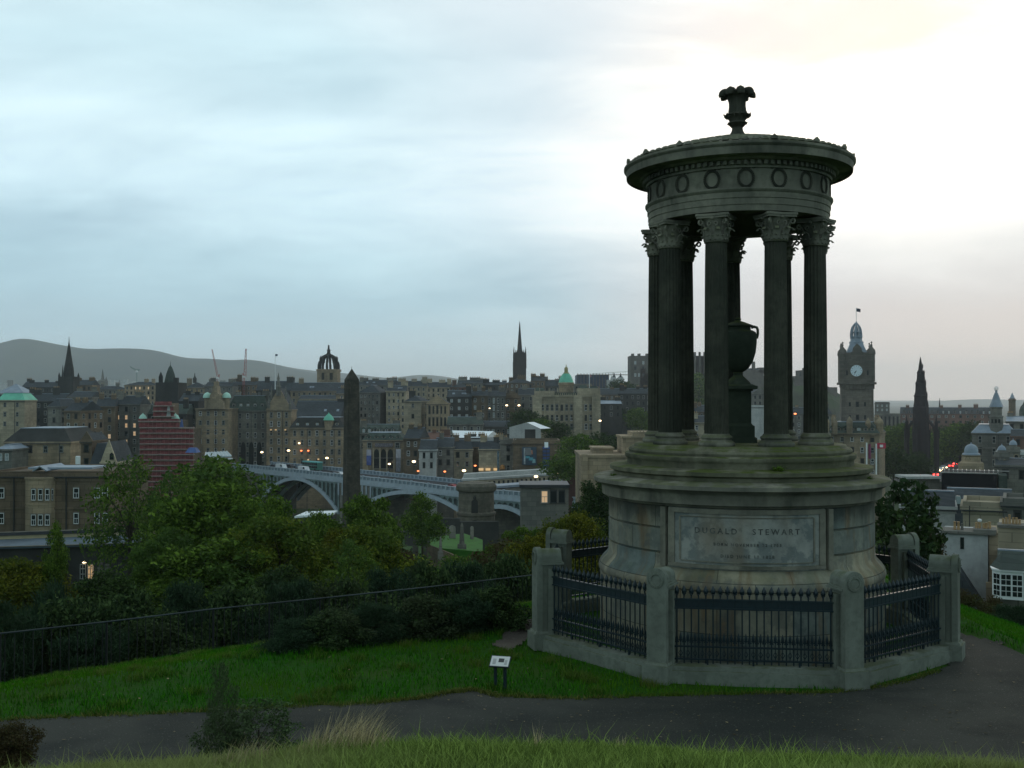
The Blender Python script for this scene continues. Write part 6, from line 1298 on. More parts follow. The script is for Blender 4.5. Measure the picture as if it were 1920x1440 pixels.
# distance on the right: sandstone terrace, modern block, spires
B('long red sandstone hotel terrace behind the gothic monument', 1686, 1862, 776, 850, 'red', 'gable', 764, 802, dep=24, kinds='dnw', cp=5, rp=4.4, ww=1.6, dorm=16, rmat='slate', chim=[(1700, 6, 16, 3), (1730, 6, 17, 3), (1765, 6, 16, 3), (1800, 6, 17, 3), (1830, 8, 18, 4)], wmax=95)
B('dark colonnaded building left of the sandstone terrace', 1640, 1688, 778, 800, 'grey', 'flat', None, 800, kinds='n', cp=2.6, rp=8, wh=7, parapet=1)
B('pale stepped modern block beside the clock tower', 1640, 1668, 756, 900, 'lead' if False else 'grey', 'flat', None, 780, kinds='p', name='modern_block', parapet=1)
r_ = lm('church_spire', 1762, 800, 1000, 'thin dark spire rising over the red terrace', 'church spire'); mb = MB(); plathe(mb, 1762, [(3, 800), (3, 770), (1.8, 764), (.2, 746)], 1000, 6); part('spire', mb, M['dark'], r_)
r_ = lm('turret_tower', 1898, 790, 900, 'slim purple grey tower with a pale pointed top at the right', 'tower'); mb = MB(); plathe(mb, 1898, [(6, 800), (6, 752), (7, 750), (5, 747)], 900, 8); part('tower', mb, M['brown'], r_); mb = MB(); plathe(mb, 1898, [(4.6, 747), (.3, 736)], 900, 8); part('spire', mb, M['lead'], r_)
r_ = lm('dome', 1919, 775, 800, 'green grey dome at the right picture edge', 'dome'); mb = MB(); plathe(mb, 1921, [(9, 800), (9, 770), (7, 763), (3, 758), (.5, 752)], 800, 12); part('dome', mb, M['slate2'], r_, 40)
# globe tower and store
st_, W_, H_ = B('grey stone department store below the globe tower', 1822, 1905, 812, 400, 'grey', 'mansard', 797, 880, dep=20, kinds='dnd', cp=4, rmat='lead', bands=(6,), name='department_store', rp=4.4, wh=2.6)
r_ = lm('globe_tower', 1868, 800, 398, 'stone turret with a flared lead roof carrying an open globe', 'tower'); Y = 402; mb = MB(); plathe(mb, 1868, [(14, 815), (13, 797), (12, 795), (11.5, 783), (12.5, 782), (12.5, 780), (10, 779), (10, 767), (11, 766), (11, 762)], Y, 8); part('tower', mb, M['grey'], r_)
mb = MB(); plathe(mb, 1868, [(12.5, 763), (10, 757), (7, 749), (4.6, 741), (3, 738)], Y, 8); part('flared_roof', mb, M['lead'], r_); mb = MB(); plathe(mb, 1868, [(3.4, 738), (3.4, 737), (2, 736), (2, 732), (3, 731), (1, 730.5)], Y, 8); part('lantern', mb, M['lead'], r_)
g_ = MB(); gc = P(1868, 728.5, Y); R_ = 4 * Y / F
for i in range(4): a = i * pi / 4; g_.tube([(gc.x + R_ * cos(t) * cos(a), gc.y + R_ * cos(t) * sin(a), gc.z + R_ * sin(t)) for t in np.linspace(0, 2 * pi, 17)], .10, 4)
g_.tube([(gc.x + R_ * cos(t), gc.y + R_ * sin(t), gc.z) for t in np.linspace(0, 2 * pi, 17)], .1, 4); part('globe', g_, M['white'], r_)
for i in range(3): mb = MB(); pbox(mb, 1859.5 + i * 6.5, 1862.5 + i * 6.5, 786, 793, Y - 2.6, .4); part('opening', mb, M['glass'], r_)
# domes and turrets near the right edge
r_ = lm('domed_pavilion', 1821, 880, 300, 'small stone pavilion with a pale blue grey lead dome', 'pavilion'); Y = 300; mb = MB(); plathe(mb, 1821, [(22, 890), (22, 868), (17, 865), (16, 856), (18, 853)], Y, 16); part('drum', mb, M['tan'], r_)
mb = MB(); plathe(mb, 1821, [(16, 853), (15.5, 850), (12.5, 849), (12.3, 844), (10.5, 838), (6.5, 834), (1.5, 832.5), (1.5, 831), (.4, 829)], Y, 20); part('lead_dome', mb, M['lead'], r_, 40)
for i, (u, v, s, Yt, lb) in enumerate(((1884, 834, 1.0, 245, 'stone turret with a round window and small grey dome, the nearer one'), (1905, 824, .92, 262, 'stone turret with a round window standing behind the nearer one'))):
    r_ = lm('round_window_turret', u, 900, Yt, lb, 'turret', 'turrets with round windows'); mb = MB(); pbox(mb, u - 8.5 * s, u + 8.5 * s, v + 14, v + 80, Yt, 3); pbox(mb, u - 10 * s, u + 10 * s, v + 22, v + 24, Yt - .3, 3.6); plathe(mb, u, [(7.6 * s, v + 14.2), (7.6 * s, v + 10)], Yt, 8, dY=1.5); part('wall', mb, M['grey'], r_)
    mb = MB(); plathe(mb, u, [(8 * s, v + 10.5), (7.5 * s, v + 8), (5 * s, v + 3.5), (1.2, v + 1.5), (.4, v - 2)], Yt, 12, dY=1.5); part('dome', mb, M['lead'], r_, 40)
    mb = MB(); p = P(u, v + 32, Yt); k = Yt / F; me = MB(); me.lathe([(4.6 * k, 0), (4.6 * k, .12)], 20, k=0); me.lathe([(3.4 * k, .1), (3.4 * k, .2)], 20, k=1); mm = me.mesh('round_window', [M['tan'], M['glass']]); mm.transform(Matrix.Rotation(pi / 2, 4, 'X')); link('round_window', mm, tuple(p - r_.location), parent=r_)
B('stone building carrying the round window turrets', 1866, 1935, 872, 240, 'grey', 'gable', 862, 925, rmat='slate', dep=14, kinds='dn', cp=3.4, parapet=0)
B('white walled shop block below the department store', 1868, 1935, 850, 300, 'render', 'flat', None, 880, kinds='n', parapet=.5, cp=3)
B('blue roofed market shed at the right edge under a long pale eave', 1886, 1945, 790, 430, 'grey', 'gable', 781, 830, rmat='lead', kinds='n')
B('red and grey shop block at the right edge', 1895, 1945, 818, 380, 'red', 'gable', 806, 850, kinds='dn', rmat='slate')
# black clad box building
r_ = lm('black_box', 1817, 925, 235, 'black clad rooftop plant box with a pale open frame along its top', 'building'); Y = 235; mb = MB(); pbox(mb, 1765, 1868, 888, 922, Y, 14); part('cladding', mb, plain('black cladding', (.006, .007, .010), .9, 0, .2, .5), r_)
mb = MB(); pbox(mb, 1763, 1870, 886, 888, Y - .2, .5); pbox(mb, 1763, 1870, 881, 882.6, Y + 6, .5)
for i in range(13): pbox(mb, 1766 + i * 8.4, 1767.4 + i * 8.4, 882, 887, Y + 1, 5)
part('frame', mb, plain('pale metal frame', (.30, .29, .27), .5), r_)
mb = MB(); pbox(mb, 1868.1, 1884, 890, 926, Y + 1, 12); part('side_wall', mb, M['slate2'], r_)
r_ = lm('flat_pale_roof', 1720, 905, 260, 'long flat pale roofed shelter beside the road', 'shelter'); mb = MB(); pbox(mb, 1700, 1764, 893.5, 898, 262, 8); part('roof', mb, M['render'], r_); mb = MB(); pbox(mb, 1704, 1762, 898, 935, 263, 6); part('wall', mb, M['grey'], r_)
B('blue slate roofed block under the black box', 1774, 1898, 945, 190, 'slate', 'gable', 921, 985, rmat='slate', nowin=True, name='slate_roofed_house', dep=12)
t = near_root('blue slate roofed block under')
for u in (1783, 1798, 1812): mb = MB(); pbox(mb, u - 4, u + 4, 930, 945, 190.2, .6); wpart('window', mb, M['glassp'], t)
for u in (1765, 1728, 1745, 1700, 1680): pass
B('pale stone house among the leaves right of the podium', 1690, 1790, 948, 150, 'render', 'gable', 925, 1040, rmat='slate', kinds='n', dep=10, name='pale_house', cp=4)
# nearer stone houses on the right
h1, W_, H_ = B('cream stone house with a heavy flat parapet and drainpipe', 1805, 1884, 950, 140, 'buff', 'flat', None, 1010, dep=10, nowin=True, parapet=.6, name='parapet_house', yaw=0, bands=(.9,))
mb = MB(); p = P(1866, 1010, 139.9); mb.box((p.x, 139.9, p.z), (.16, .2, 55 * .07)); p = P(1858, 1010, 139.9); mb.tube([P(1818, 948, 139.8), P(1818, 1010, 139.8)], .07, 5); wpart('drainpipe', mb, M['dark'], h1)
B('grey stone house with two tall windows behind the chimney pots', 1880, 1935, 942, 138, 'grey', 'flat', None, 1005, dep=9, kinds='n', cp=2.0, rp=4, wh=2.6, ww=.8, parapet=.5, yaw=0, name='grey_house', wmax=4)
def face(r_, also=()):
    az = atan2(r_.location.x, r_.location.y)
    r_.rotation_euler.z = -az; r_.scale.x = cos(az)
face(near_root('black clad'))
# white gable wall house with chimney pots
wh_ = root('white_walled_house', (P(1815, 1150, 92).x, 92, P(0, 1165, 92).z - 3), 'white walled house end with a tall chimney head of buff pots', 'building'); Y = 92; mb = MB(); pbox(mb, 1770, 1852, 1002, 1220, Y, 6); part('gable_wall', mb, M['render'], wh_)
mb = MB(); pbox(mb, 1852.05, 1868, 996, 1220, Y + .3, 5.5); pbox(mb, 1852.05, 1868.6, 1090, 1200, Y - .3, .55); part('side_wall', mb, M['tan'], wh_)
mb = MB(); pbox(mb, 1766, 1869, 997, 1002.2, Y - .25, 3); pbox(mb, 1826, 1869, 992, 997.1, Y - .1, 2.4); part('wall_head', mb, M['grey'], wh_)
for i, (u, h) in enumerate([(1790, 17), (1797, 17), (1804, 14), (1831, 17), (1837, 18), (1845, 16), (1850, 17), (1856, 19)]): mb = MB(); plathe(mb, u, [(2.9, 998), (2.4, 998 - h + 2), (3.0, 998 - h + 1), (3.0, 998 - h)], Y, 10, dY=1); part('chimney_pot', mb, M['pot'] if u != 1804 else M['grey'], wh_)
mb = MB(); plathe(mb, 1837, [(3, 980), (4.4, 977), (3.4, 974.5), (.5, 974)], Y, 10, dY=1); part('pot_cowl', mb, M['white'], wh_)
mb = MB(); pbox(mb, 1801, 1808, 1008, 1030, Y - .05, .2); part('window', mb, M['glass'], wh_)
mb = MB(); pl_ = [(1778, 1082), (1802, 1073), (1853, 1148), (1853, 1175), (1778, 1175)]; a = P(1778, 1082, 88); mb.prism([((u - 1778) / F * 88, -(v - 1082) / F * 88) for u, v in pl_], 3.9, 'y', (a.x, 88, a.z)); 
solo('slate_shed_roof', mb, M['slate'], tuple(a), 'steep dark slate gable leaning against the white wall', 'roof')
mb = MB(); a = P(1812, 1143, 86); mb.box((a.x + .4, 86, a.z), (.9, .1, .75)); mb.box((a.x + .3, 86, a.z + .75), (.9, .1, .25)); bpy.context.view_layer.update(); solo('skylight', mb, M['lead'], tuple(a), 'pale roof light lying at the foot of the dark slate gable', 'skylight')
nb2 = root('pots_house', (P(1895, 1100, 100).x, 100, P(0, 1150, 100).z), 'cream house at the right edge topped by a row of buff chimney pots', 'building'); Y = 100; mb = MB(); pbox(mb, 1873, 1935, 990, 1110, Y, 8); part('wall', mb, M['buff'], nb2); mb = MB(); pbox(mb, 1872, 1936, 985, 990.1, Y - .2, 2.4); part('wall_head', mb, M['grey'], nb2)
for i, (u, h) in enumerate([(1881, 12), (1887, 14), (1893, 19), (1900, 14), (1906, 14), (1912, 11)]): mb = MB(); plathe(mb, u, [(2.7, 986), (2.3, 986 - h + 2), (2.8, 986 - h)], Y, 10, dY=1); part('chimney_pot', mb, M['pot'], nb2)
nr = root('dark_roofed_cottage', (P(1900, 1100, 82).x, 82, P(0, 1180, 82).z), 'slate roofed cottage with a white framed bay window at the right edge', 'building'); Y = 82
mb = MB(); a, b = P(1868, 1078, 82), P(1960, 1078, 82); zt = P(0, 1030, 90).z; mb.add([(a.x, 81.5, a.z), (b.x, 81.5, a.z), (b.x, 90, zt), (a.x, 90, zt), (a.x, 98, a.z), (b.x, 98, a.z)], [(0, 1, 2, 3), (3, 2, 5, 4), (0, 3, 4), (1, 5, 2), (0, 4, 5, 1)]); mb.box(((a.x + b.x) / 2, 90, zt - .05), (b.x - a.x, .3, .15), k=1); part('roof', mb, [M['slate2'], M['lead']], nr)
mb = MB(); pbox(mb, 1868, 1960, 1078, 1200, 82, 14); part('wall', mb, M['grey'], nr)
bw = MB(); c_ = P(1908, 1125, 80); bw.prism([(-1.0, 1.6), (-.9, .5), (-.35, 0), (1.4, 0), (1.4, 1.6)], 2.1, 'z', (c_.x, 79.8, c_.z), k=0); bw.prism([(-1.15, 1.6), (-1.0, .4), (-.4, -.15), (1.5, -.15), (1.5, 1.6)], .12, 'z', (c_.x, 79.8, c_.z + 2.103), k=1); bw.add([(c_.x - 1.15, 81.4, c_.z + 2.23), (c_.x - .4, 79.6, c_.z + 2.23), (c_.x + 1.5, 79.6, c_.z + 2.23), (c_.x + 1.5, 82.5, c_.z + 3.3), (c_.x - .2, 82.5, c_.z + 3.3)], [(0, 1, 4), (1, 2, 3, 4)], 2); part('bay', bw, [M['white'], M['white'], M['slate2']], nr)
for x0, y0, x1, y1 in ((-.9, .5, -.35, 0), (-.35, 0, .5, 0), (.5, 0, 1.35, 0)):
    for j in range(2):
        mb = MB(); q0, q1 = Vector((x0, y0, 0)), Vector((x1, y1, 0)); d = q1 - q0; nrm = Vector((d.y, -d.x, 0)).normalized() * .02
        for c in range(2):
            for rr2 in range(2):
                s0, s1 = q0 + d * (.08 + c * .45), q0 + d * (.47 + c * .45); z0 = .25 + j * .85 + rr2 * .40; mb.add([tuple(Vector((c_.x, 79.8, c_.z + zz)) + s + nrm) for s, zz in ((s0, z0), (s1, z0), (s1, z0 + .35), (s0, z0 + .35))], [(0, 1, 2, 3)])
        part('window', mb, M['glass'], nr)
for q_ in ('white walled house end', 'cream house at the right edge', 'slate roofed cottage', 'steep dark slate gable'): face(near_root(q_))
# ---------------------------------------------------------------- left foreground of the town
B('broad dark stone block with a plain attic wall at the left', 10, 132, 828, 300, 'tan', 'mansard', 804, 880, dep=22, rmat='dark', kinds='ddn', cp=4.5, rp=4.5, yaw=0, name='broad_block', bands=(.6,), wmax=24)
B('small pale windowed wing at the left edge', -8, 22, 842, 290, 'grey', 'hip', 835, 875, rmat='lead', kinds='wp', cp=1.8, rp=2.6, ww=1.0)
ch, W_, H_ = B('chapel like gabled building with steep blue slate roof', 190, 217, 866, 280, 'buff', 'front', 828, 905, kinds='n', name='chapel', dep=12, nowin=True, wmax=1)
mb = MB(); a, b = P(168, 870, 281), P(197, 870, 281); t0 = P(182, 831, 284); t1 = P(205, 831, 284); mb.add([tuple(a), tuple(b), tuple(t1), tuple(t0), (a.x, 300, a.z), (b.x, 300, b.z), (t1.x, 296, t1.z), (t0.x, 296, t0.z)], [(0, 1, 2, 3), (4, 5, 6, 7), (0, 3, 7, 4), (1, 2, 6, 5), (3, 2, 6, 7), (0, 1, 5, 4)]); wpart('slate_roof', mb, M['slate'], ch)
mb = MB(); p = P(209, 862, 279.6); mb.prism([(-.5, 0), (.5, 0), (.5, 1.4), (0, 1.9), (-.5, 1.4)], .3, 'y', (p.x, p.y, p.z)); wpart('window', mb, M['glass'], ch)
r_ = lm('white_tank', 146, 873, 275, 'small white cylindrical tank standing left of the chapel', 'tank'); mb = MB(); plathe(mb, 146, [(4.3, 890), (4.3, 856), (3, 855)], 275, 16, a0=0); part('tank', mb, M['white'], r_, 40)
B('brown gabled house end between the tank and the chapel', 152, 172, 826, 286, 'brown', 'front', 812, 880, kinds='ny', cp=2.4, rp=3.6, dep=10)
# bay windowed sandstone building with a slate roofed wing
sc, W_, H_ = B('two storey sandstone building with a three window bow front and white sashes', -20, 205, 888, 168, 'brown', 'flat', None, 1000, dep=18, nowin=True, bands=(1.2, 5.6), parapet=.35, name='sandstone_building', yaw=0)
def sash(r_, u, v0, v1, Y, wpx, k='w'):
    p = r_.matrix_basis.inverted() @ P(u, v1, Y); link('window', WM[k], tuple(p), 0, r_, (wpx / F * Y, 1, (v1 - v0) / F * Y))
bow = MB(); c_ = P(76, 990, 168); poly = [(-27 * .084, 0), (-24 * .084, -.9), (-14 * .084, -1.5), (14 * .084, -1.5), (24 * .084, -.9), (27 * .084, 0)]; zt = P(0, 898, 168).z; bow.prism(poly, zt - c_.z + 3, 'z', (c_.x, 168, c_.z - 3)); bow.prism([(x * 1.06, y * 1.1) for x, y in poly], .35, 'z', (c_.x, 168, zt + .002)); bow.prism([(x * 1.03, y * 1.06) for x, y in poly], .25, 'z', (c_.x, 168, P(0, 946, 168).z)); wpart('bow_front', bow, M['tan'], sc)
for u in (63, 76, 89): sash(sc, u, 917, 938, 166.45, 7.5); sash(sc, u - 0, 965, 985, 166.45, 8.5)
for u in (53.5, 98.5): sash(sc, u, 917, 938, 167.2, 3)
for u in (3, 143, 182, 197): sash(sc, u, 915, 934, 167.95, 10); sash(sc, u, 962, 982, 167.95, 9)
for u in (26, 124): mb = MB(); mb.tube([P(u, 890, 167.8), P(u, 1000, 167.8)], .12, 6); wpart('drainpipe', mb, M['dark'], sc)
mb = MB(); a = P(60, 879, 167); mb.prism([(0, -.3), (14 * .084, 9 * .084 - .3), (28 * .084, -.3), (26 * .084, -.3 - .12), (14 * .084, 7 * .084 - .3), (2 * .084, -.42)], 8, 'y', (a.x, a.y, a.z)); mb.box((P(125, 876, 171).x, 171.5, P(0, 878, 171).z), (118 * .0855, 6, .30)); wpart('roof_edge', mb, M['lead'], sc)
# long low roofed building in front of it
r_ = lm('long_roofed_building', 160, 1040, 118, 'long low building with a bluish lean to roof running across the left side', 'building'); Y = 118; mb = MB()
a, b = P(-70, 1027, 115), P(335, 1016, 125); a2, b2 = P(-70, 1014, 119), P(335, 1000, 129); a3, b3 = P(-70, 1001, 119.1), P(335, 988, 129.1)
def wallq(mb, p, q, z, th=.4, k=None): mb.add([(p.x, p.y, z), (q.x, q.y, z), (q.x, q.y, q.z), (p.x, p.y, p.z), (p.x, p.y + th, z), (q.x, q.y + th, z), (q.x, q.y + th, q.z), (p.x, p.y + th, p.z)], [(0, 1, 2, 3), (5, 4, 7, 6), (3, 2, 6, 7), (0, 3, 7, 4), (1, 5, 6, 2), (0, 4, 5, 1)], k)
wallq(mb, a - Vector((0, -.6, 0)), b - Vector((0, -.6, 0)), P(0, 1190, 118).z, 6); part('wall', mb, M['dark'], r_)
mb = MB(); mb.add([tuple(x) for x in (a, b, b2, a2)] + [(x.x, x.y, x.z - .25) for x in (a, b, b2, a2)], [(0, 1, 2, 3), (7, 6, 5, 4), (0, 4, 5, 1), (1, 5, 6, 2), (2, 6, 7, 3), (3, 7, 4, 0)]); part('lean_to_roof', mb, M['slate'] if False else plain('dull blue felt roof', (.10, .14, .17), .6, 0, .4, .4), r_)
mb = MB(); wallq(mb, a2, b2, a2.z - 2, .3); mb2 = MB(); part('upper_wall', mb, M['buff'], r_)
a4, b4 = a2.lerp(a3, .55), b2.lerp(b3, .55); mb = MB(); wallq(mb, a3 + Vector((0, -.15, 0)), b3 + Vector((0, -.15, 0)), 0, .5) if False else mb.add([(p.x, p.y - .15 + d, p.z) for d in (0, .6) for p in (a4, b4, b3, a3)], [(0, 1, 2, 3), (7, 6, 5, 4), (3, 2, 6, 7), (0, 4, 5, 1), (0, 3, 7, 4), (1, 5, 6, 2)]); part('dark_fascia', mb, M['dkmetal'], r_)
mb = MB(); wallq(mb, a2, b2, 0, .28) if False else mb.add([(p.x, p.y, p.z) for p in (a2, b2, b4, a4)] + [(p.x, p.y + .1, p.z) for p in (a2, b2, b4, a4)], [(0, 1, 2, 3), (7, 6, 5, 4), (3, 2, 6, 7)]); part('cream_band', mb, plain('cream wall band', (.36, .31, .18), .8, 0, .2, .6), r_)
mb = MB(); mb.tube([a + Vector((0, -.1, 0)), b + Vector((0, -.1, 0))], .07, 6); mb.tube([a3 + Vector((0, -.1, .03)), b3 + Vector((0, -.1, .03))], .06, 6); part('gutter', mb, M['sur'], r_)
for u in (155, 169): 
    mb = MB(); pbox(mb, u - 5.5, u + 5.5, 1058, 1086, 114, .15, k=0)
    for dx in (-5.5, -.6, 4.3): pbox(mb, u + dx, u + dx + 1.2, 1058, 1086, 113.9, .1, k=1)
    for v in (1058, 1066, 1076, 1085): pbox(mb, u - 5.5, u + 5.5, v, v + 1.2, 113.85, .1, k=1)
    part('window', mb, [M['glass'] if u == 155 else M['lity'], M['wframe']], r_)
mb = MB(); p = P(158, 1056, 113.7); mb.lathe([(.02, 0), (.22, .05), (.02, .22)], 8, tuple(p)); part('wall_lamp', mb, M['litw'], r_)
mb = MB(); pbox(mb, 182, 190, 1050, 1100, 114, .3); pbox(mb, 196, 206, 1058, 1092, 114.1, .2); part('pier', mb, M['grey'], r_)
# pink scaffolded building
r_ = lm('scaffolded_building', 310, 890, 425, 'building wrapped in reddish pink scaffold netting with pale plank lines', 'building'); Y = 425; mb = MB(); pbox(mb, 262, 336, 788, 930, Y + 2, 12); pbox(mb, 288, 322, 756, 788.1, Y + 3, 9); pbox(mb, 336.1, 361, 804, 930, Y + 2, 12); part('wall', mb, M['brown'], r_)
for u in (268, 329): mb = MB(); plathe(mb, u, [(7.5, 786), (7, 783), (5, 779), (1, 776), (.3, 774)], Y + 3, 12); part('dome', mb, M['pgc'], r_, 40)
mb = MB(); pbox(mb, 259, 335, 785, 790, Y, .2); part('netting', mb, M['netred'], r_)
lv = [(790, 259, 337)] + [(802 + i * 10.1, 261, 363) for i in range(14)]
mb = MB(); 
for (v, ua, ub), (v2, _, _) in zip(lv[:-1], lv[1:]): pbox(mb, ua + 1, ub - 1, v + 2.6, v2 - .2, Y + .1, .12)
for v, ua, ub in ((753, 290, 322), (763, 287, 325), (773, 287, 326)): pbox(mb, ua, ub, v, v + 7.5, Y + 1, .12)
part('netting', mb, M['netred'], r_)
for v, ua, ub in lv + [(761, 287, 325), (771, 286, 326), (781, 285, 327)]: mb = MB(); pbox(mb, ua, ub, v - .9, v + .8, Y - .6, 1.8); part('scaffold_deck', mb, M['plank'], r_)
mb = MB(); 
for i in range(14): pbox(mb, 262 + i * 7.7, 262.7 + i * 7.7, (785 if i < 10 else 800), 935, Y - .6, .2)
part('scaffold_poles', mb, M['cranered'], r_); mb = MB(); pbox(mb, 337, 343, 786, 801, Y + 1, 1, taper=.3); part('blue_sheet', mb, M['blue'], r_)
mb = MB(); pbox(mb, 312, 320, 762, 782, Y + .6, .3, taper=.5); part('white_sheet', mb, M['render'], r_)
# tents and canopies
r_ = lm('blue_tent', 357, 850, 400, 'small blue tent roof right of the pink scaffold', 'tent'); mb = MB(); pbox(mb, 347, 369, 840, 849, 400, 5, taper=.55); part('roof', mb, M['blue'], r_)
r_ = lm('white_canopy', 410, 862, 395, 'ribbed white glass canopy beside the bridge head', 'canopy'); mb = MB(); a, b, c, d = P(384, 856, 392), P(434, 855, 392), P(425, 846, 402), P(386, 848, 402); mb.add([tuple(x) for x in (a, b, c, d)] + [(x.x, x.y, x.z - .4) for x in (a, b, c, d)], [(0, 1, 2, 3), (7, 6, 5, 4), (0, 4, 5, 1), (1, 5, 6, 2), (2, 6, 7, 3), (3, 7, 4, 0)], 0)
for i in range(8): q, s = a.lerp(b, i / 7), d.lerp(c, i / 7); mb.tube([q + Vector((0, 0, .1)), s + Vector((0, 0, .1))], .13, 4, k=1)
part('roof', mb, [plain('pale glass', (.42, .50, .52), .3), M['white']], r_); mb = MB(); mb.tube([P(386, 862, 392), P(436, 860, 392)], .35, 5); part('gutter', mb, M['white'], r_)
def marquee(label, u0, u1, vr, ve, Y, dep, gable_u, vw):
    r_ = lm('marquee', (u0 + u1) / 2, vw, Y, label, 'marquee', 'white marquees'); 
    return r_
r_ = lm('marquee', 890, 825, 410, 'long flat looking white marquee roof', 'marquee', 'white marquees'); mb = MB(); a, b, c, d = P(852, 821, 404), P(938, 820, 404), P(925, 808.5, 416), P(848, 807, 416); e = P(931, 808, 420)
mb.add([tuple(x) for x in (a, P(912, 820.5, 404), c, d)] + [(x.x, x.y, x.z - .5) for x in (a, P(912, 820.5, 404), c, d)], [(0, 1, 2, 3), (7, 6, 5, 4), (0, 4, 5, 1), (3, 7, 4, 0), (1, 5, 6, 2)], 0); mb.add([tuple(P(912, 820.5, 404)), tuple(P(938, 818, 412)), tuple(c), tuple(P(912, 832, 404)), tuple(P(938, 830, 412))], [(0, 1, 2), (0, 3, 4, 1)], 1); mb.add([tuple(a), tuple(P(912, 820.5, 404)), tuple(P(912, 834, 404)), tuple(P(852, 834, 404))], [(0, 1, 2, 3)], 1); part('roof', mb, [M['canvas'], M['render']], r_)
r_ = lm('marquee', 995, 815, 420, 'gable ended white marquee with a grey front above the billboard', 'marquee', 'white marquees'); mb = MB(); fl, fr, ft = P(955, 801, 412), P(1014, 804, 412), P(988, 792, 412); bl, br_, bt = P(958, 801, 424), P(1033, 803, 424), P(1001, 791, 424)
mb.add([tuple(x) for x in (fl, fr, ft, bl, br_, bt)], [(1, 4, 5, 2), (0, 2, 5, 3)], 0); mb.add([tuple(x) for x in (fl, fr, ft)] + [tuple(P(955, 822, 412)), tuple(P(1014, 822, 412))], [(0, 1, 2), (0, 3, 4, 1)], 1); part('roof', mb, [M['canvas'], M['render']], r_)
mb = MB(); pbox(mb, 984, 1004, 805, 825, 411.8, .2); part('entrance', mb, M['dark'], r_)
# ---------------------------------------------------------------- the bridge
M['steel_m'] = plain('grey green steel columns', (.20, .27, .27), .6, 0, .35, .5)
A0, A1 = Vector((-150, 572.3, 0)) * .76, Vector((28, 388.9, 0)) * .76; dv = (A1 - A0); Lb = dv.length; dv.normalize(); nv = Vector((-dv.y, dv.x, 0)) * 1.0
if nv.y < 0: nv = -nv
def along_u(u):
    k = (u - 960) / F; t = (k * A0.y - A0.x) / (dv.x - k * dv.y); return t
zf = lambda t: -31.0 + 1.5 * (1 - t / Lb) * 0 - 0.0     # parapet top
def ztop(t):
    us = [(470, 871.5), (560, 880), (640, 888.5), (775, 902.5), (857, 913.5), (974, 921), (1060, 930)]
    tt = [along_u(u) for u, _ in us]; zz = [EH - (v - HZ) / F * (A0.y + dv.y * t_) for (u, v), t_ in zip(us, tt)]; return float(np.interp(t, tt, zz))
br0 = root('road_bridge', tuple(A0 + dv * Lb / 2 + Vector((0, 0, -45))), 'pale blue steel arch road bridge crossing the valley', 'bridge')
def bq(mb, t0, t1, z0a, z1a, z0b, z1b, off, th, k=None):
    "wall piece from t0 to t1, offset from the near edge and th thick"
    p, q = A0 + dv * t0, A0 + dv * t1; n0, n1 = nv * off, nv * (off + th)
    vs = [p + n0, q + n0, q + n1, p + n1]; mb.add([(v.x, v.y, z) for v, z in zip(vs, (z0a, z0b, z0b, z0a))] + [(v.x, v.y, z) for v, z in zip(vs, (z1a, z1b, z1b, z1a))], [(3, 2, 1, 0), (4, 5, 6, 7), (0, 1, 5, 4), (1, 2, 6, 5), (2, 3, 7, 6), (3, 0, 4, 7)], k)
DW = 18; NS = 26
dk = MB(); 
for i in range(NS): a, b = Lb * i / NS, Lb * (i + 1) / NS; bq(dk, a, b, ztop(a) - 2.4, ztop(a) - 1.5, ztop(b) - 2.4, ztop(b) - 1.5, .35, DW - .7)
wp = part('deck', dk, M['asphalt'], br0)
for off in (0, DW - .5):
    mb = MB()
    for i in range(NS): a, b = Lb * i / NS, Lb * (i + 1) / NS; bq(mb, a, b, ztop(a) - 2.7, ztop(a) - 1.25, ztop(b) - 2.7, ztop(b) - 1.25, off, .5); bq(mb, a, b, ztop(a) - .22, ztop(a), ztop(b) - .22, ztop(b), off - .08, .66); bq(mb, a, b, ztop(a) - 3.1, ztop(a) - 2.75, ztop(b) - 3.1, ztop(b) - 2.75, off - .2, .6); bq(mb, a, b, ztop(a) - 1.25, ztop(a) - .22, ztop(b) - 1.25, ztop(b) - .22, off + .2, .1, 1)
    n_ = 88
    for i in range(n_): t = (i + .5) * Lb / n_; bq(mb, t - .28, t + .28, ztop(t) - 1.2, ztop(t) + (.25 if i % 4 == 0 else -.05), ztop(t) - 1.2, ztop(t) + (.25 if i % 4 == 0 else -.05), off - .12, .55)
    part('parapet', mb, [M['steel'], plain('darker panel steel', (.20, .26, .30), .5)], br0)
